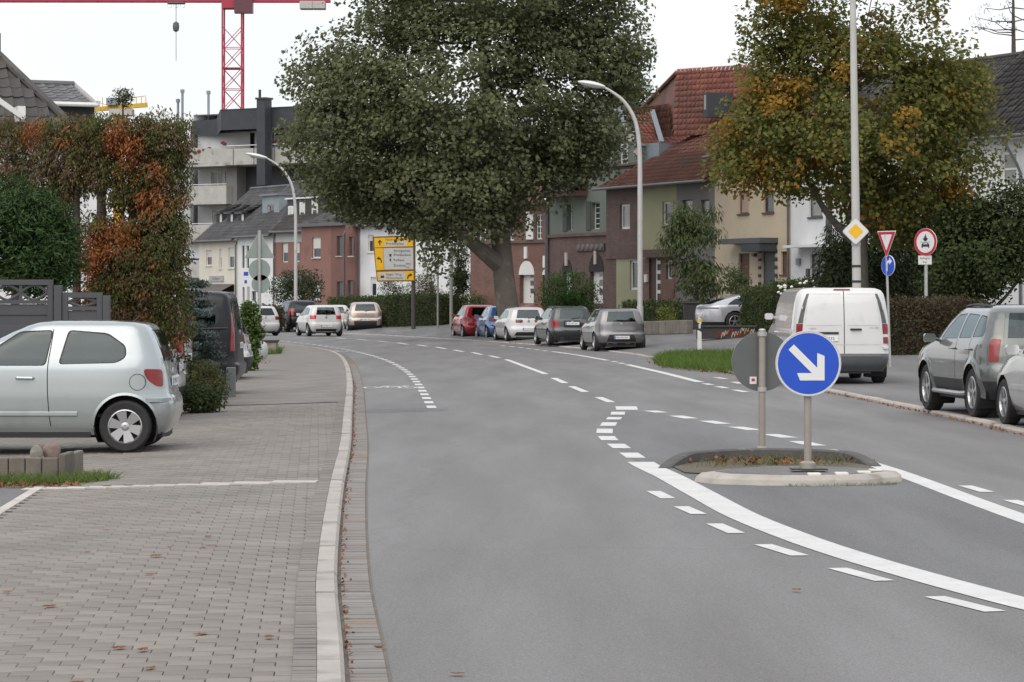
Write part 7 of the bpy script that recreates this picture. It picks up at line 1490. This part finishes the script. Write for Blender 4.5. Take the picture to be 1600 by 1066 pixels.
# stone border with two boulders
root = tag(empty('stone_border', (-5.3, 27.2, -.05)), 'low border of upright kerb slabs by the silver hatchback', 'border'); SB = M('border_slab', (.135, .12, .10), .95, var=.25, scale=5, rnd=.15, bump=.4, bscale=30)
xs = [P(px, 0, 27.2).x+5.3 for px in (-40, -12, 14, 40, 66, 92)]
for a, c in zip(xs, xs[1:]): MB().box(a+.004, c-.004, -.04, .04, 0, .235).build('border_slab', SB, root, bevel=.012)
e = xs[-1]; MB().box(e-.0, e+.07, -.04, .5, 0, .27).build('border_slab', SB, root, bevel=.012); MB().box(e, e+.07, .52, 1.1, 0, .25).build('border_slab', SB, root, bevel=.012); MB().add([(xs[0], .05, .17), (e, .05, .17), (e, 1.1, .17), (xs[0], 1.1, .17)], [(0, 1, 2, 3)]).build('border_soil', SOIL, root)
def boulder(label, px, Y, z, sx, sz, seed, col):
    bm = bmesh.new(); bmesh.ops.create_icosphere(bm, subdivisions=3, radius=1); rg = np.random.default_rng(seed); dirs = rg.normal(size=(9, 3)); dirs /= np.linalg.norm(dirs, axis=1)[:, None]
    for v in bm.verts:
        d = np.array(v.co); s1 = min(1, min(.82/max(.01, dd) for dd in dirs@d)); v.co *= s1
        v.co.x *= sx; v.co.y *= sx*.8; v.co.z = (v.co.z+.8)*sz*.55
    me = bpy.data.meshes.new('boulder'); bm.to_mesh(me); bm.free(); me.materials.append(M(col[0], col[1], .95, var=.3, scale=9, bump=.5, bscale=30, stain=((.07, .07, .045), 6, .55))); o = link('boulder', me); o.location = (P(px, 0, Y).x, Y, z); tag(o, label, 'stone', 'stones on the border')
boulder('rough reddish stone on the border beside the silver hatchback', 81, 27.5, .12, .10, .20, 3, ('boulder_red', (.20, .15, .125))); boulder('small pale stone left of the reddish one', 57, 27.4, .12, .065, .18, 5, ('boulder_grey', (.22, .205, .175)))
# red roses by the white city car
root = tag(empty('rose_bush', P(283, 560, 42)), 'straggly rose with red blooms behind the silver hatchback', 'shrub'); RB = M('red_bloom', (.42, .015, .03), .6); root.location.z = -.04; base = root.location.copy()
MB().tube([(0, 0, 0), (-.05, 0, .9), (-.15, 0, 1.75)], [.015, .01, .006], 6).build('stem', BARK, root); pts = [np.array(P(px, py, 42)) for px, py in ((262, 515, ), (270, 545), (280, 545), (276, 530), (268, 500), (283, 560))]; crown('crown', root, np.repeat(np.array(pts), 3, 0), 14, .25, .05, .035, BRD, org=base)
for px, py in ((259, 520), (262, 517), (278, 538), (281, 548), (276, 541)): p = P(px, py, 41.9)-base; MB().lathe([(0, .035), (.03, .02), (.04, 0), (.02, -.03)], 8, lambda a, b_, t, p=p: p+Vector((a, b_, t))).build('bloom', RB, root)
# ------------------------------------------------------------------ tower crane and yellow work platform far away
CR = M('crane_red', (.36, .03, .06), .55, var=.12); Y = 300; k = FPX/Y; b = P(364, 0, Y); b.z = 0; root = tag(empty('tower_crane', b), 'red lattice tower crane above the apartment block', 'crane'); hw = 15/k; zt = P(0, 14, Y).z; mb = MB()
for sx in (-1, 1):
    for sy in (-1, 1): mb.bar((sx*hw, sy*hw, 0), (sx*hw, sy*hw, zt), .17)
nb = int(zt/2.2)
for i in range(nb):
    z = i*2.2
    for s1 in (-1, 1):
        mb.bar((-hw, s1*hw, z), (hw, s1*hw, z+2.2), .07); mb.bar((hw, s1*hw, z), (-hw, s1*hw, z+2.2), .07); mb.bar((s1*hw, -hw, z), (s1*hw, hw, z+2.2), .07); mb.bar((-hw, s1*hw, z), (hw, s1*hw, z), .07)
    if i % 4 == 0: mb.box(-hw, hw, -hw, hw, z, z+.08)
mb.build('mast', CR, root); MB().box(-hw*1.1, hw*1.3, -hw, hw, zt, zt+1.6).build('slewing_unit', CR, root); MB().box(hw*.3, hw*2.2, -hw*1.8, -hw*.6, zt-.6, zt+1.0).build('operator_cab', M('cab_dark', (.10, .03, .04), .4), root)
zj = zt+.9; jl, jr = P(-60, 0, Y).x-b.x, P(516, 0, Y).x-b.x; mb = MB()
for s1 in (-1, 1): mb.bar((jl, s1*.7, zj), (jr, s1*.7, zj-.05), .30)
mb.bar((jl, 0, zj+1.9), (0, 0, zj+2.1), .2); x = jl
while x < -1.2:
    for s1 in (-1, 1): mb.bar((x, s1*.7, zj), (x+.9, 0, zj+1.9), .09); mb.bar((x+.9, 0, zj+1.9), (x+1.8, s1*.7, zj), .09)
    mb.bar((x, -.7, zj), (x, .7, zj), .08); x += 1.8
mb.build('jib', CR, root)
for px in (480, 500): x = P(px, 0, Y).x-b.x; MB().box(x-.75, x+.6, -.9, .9, zj-.95, zj-.15).build('counterweight', CONCRETE, root, bevel=.05)
xt = P(275, 0, Y).x-b.x; mb = MB().box(xt-.9, xt+.9, -.8, .8, zj-.35, zj-.1); [mb.lathe([(.25, -.1), (.25, .1)], 10, lambda a, c, t, d=d: (xt+d+a, t, zj-.55+c)) for d in (-.7, 0, .7)]; mb.build('trolley', M('trolley', (.16, .15, .15), .6), root)
zh = P(0, 42, Y).z; z2 = P(0, 95, Y).z; MB().tube([(xt, 0, zj-.4), (xt, 0, z2)], .05, 5).build('hoist_rope', STEEL, root); MB().lathe([(0, .6), (.3, .4), (.36, 0), (.3, -.4), (0, -.6)], 12, lambda a, c, t: (xt+a, c, zh+t)).build('hook_block', M('hook_block', (.10, .10, .10), .6), root)
Y = 235; k = FPX/Y; b = P(185, 0, Y); b.z = 0; root = tag(empty('yellow_crane_boom', b), 'yellow crane boom end showing over the dying hedge', 'crane'); YC = M('crane_yellow', (.55, .34, .03), .6, var=.12)
def L2(px, py): p = P(px, py, Y)-b; return p
MB().bar(L2(140, 172), L2(230, 164), .5, .35).build('boom', YC, root); MB().box(L2(172, 0).x, L2(208, 0).x, -.8, .8, L2(0, 181).z, L2(0, 171).z).build('counterweight', CONCRETE, root); MB().box(L2(168, 0).x, L2(186, 0).x, -.8, .8, L2(0, 165).z, L2(0, 154).z).build('machine_house', ZINC, root)
mb = MB()
for px in (152, 160, 205, 213, 221, 228): mb.bar(L2(px, 168), L2(px, 152), .06)
mb.bar(L2(205, 153), L2(228, 150), .06); mb.bar(L2(140, 155), L2(168, 165), .05); mb.build('railing', YC, root); MB().bar(L2(185, 181), (0, 0, 0), .8).build('mast', YC, root)
b = P(193, 470, 150); b.z = 0; plant('roof_top_tree', 'spindly tree crown poking up beside the yellow boom', 'tree', b, [E(190, 155, 14, 14, 150, .5), E(200, 150, 10, 8, 150, .4)], 34, 24, .4, .16, .06, OL, trunk=[(b, .12), (P(192, 160, 150), .05)], nbr=6, shell=.2)
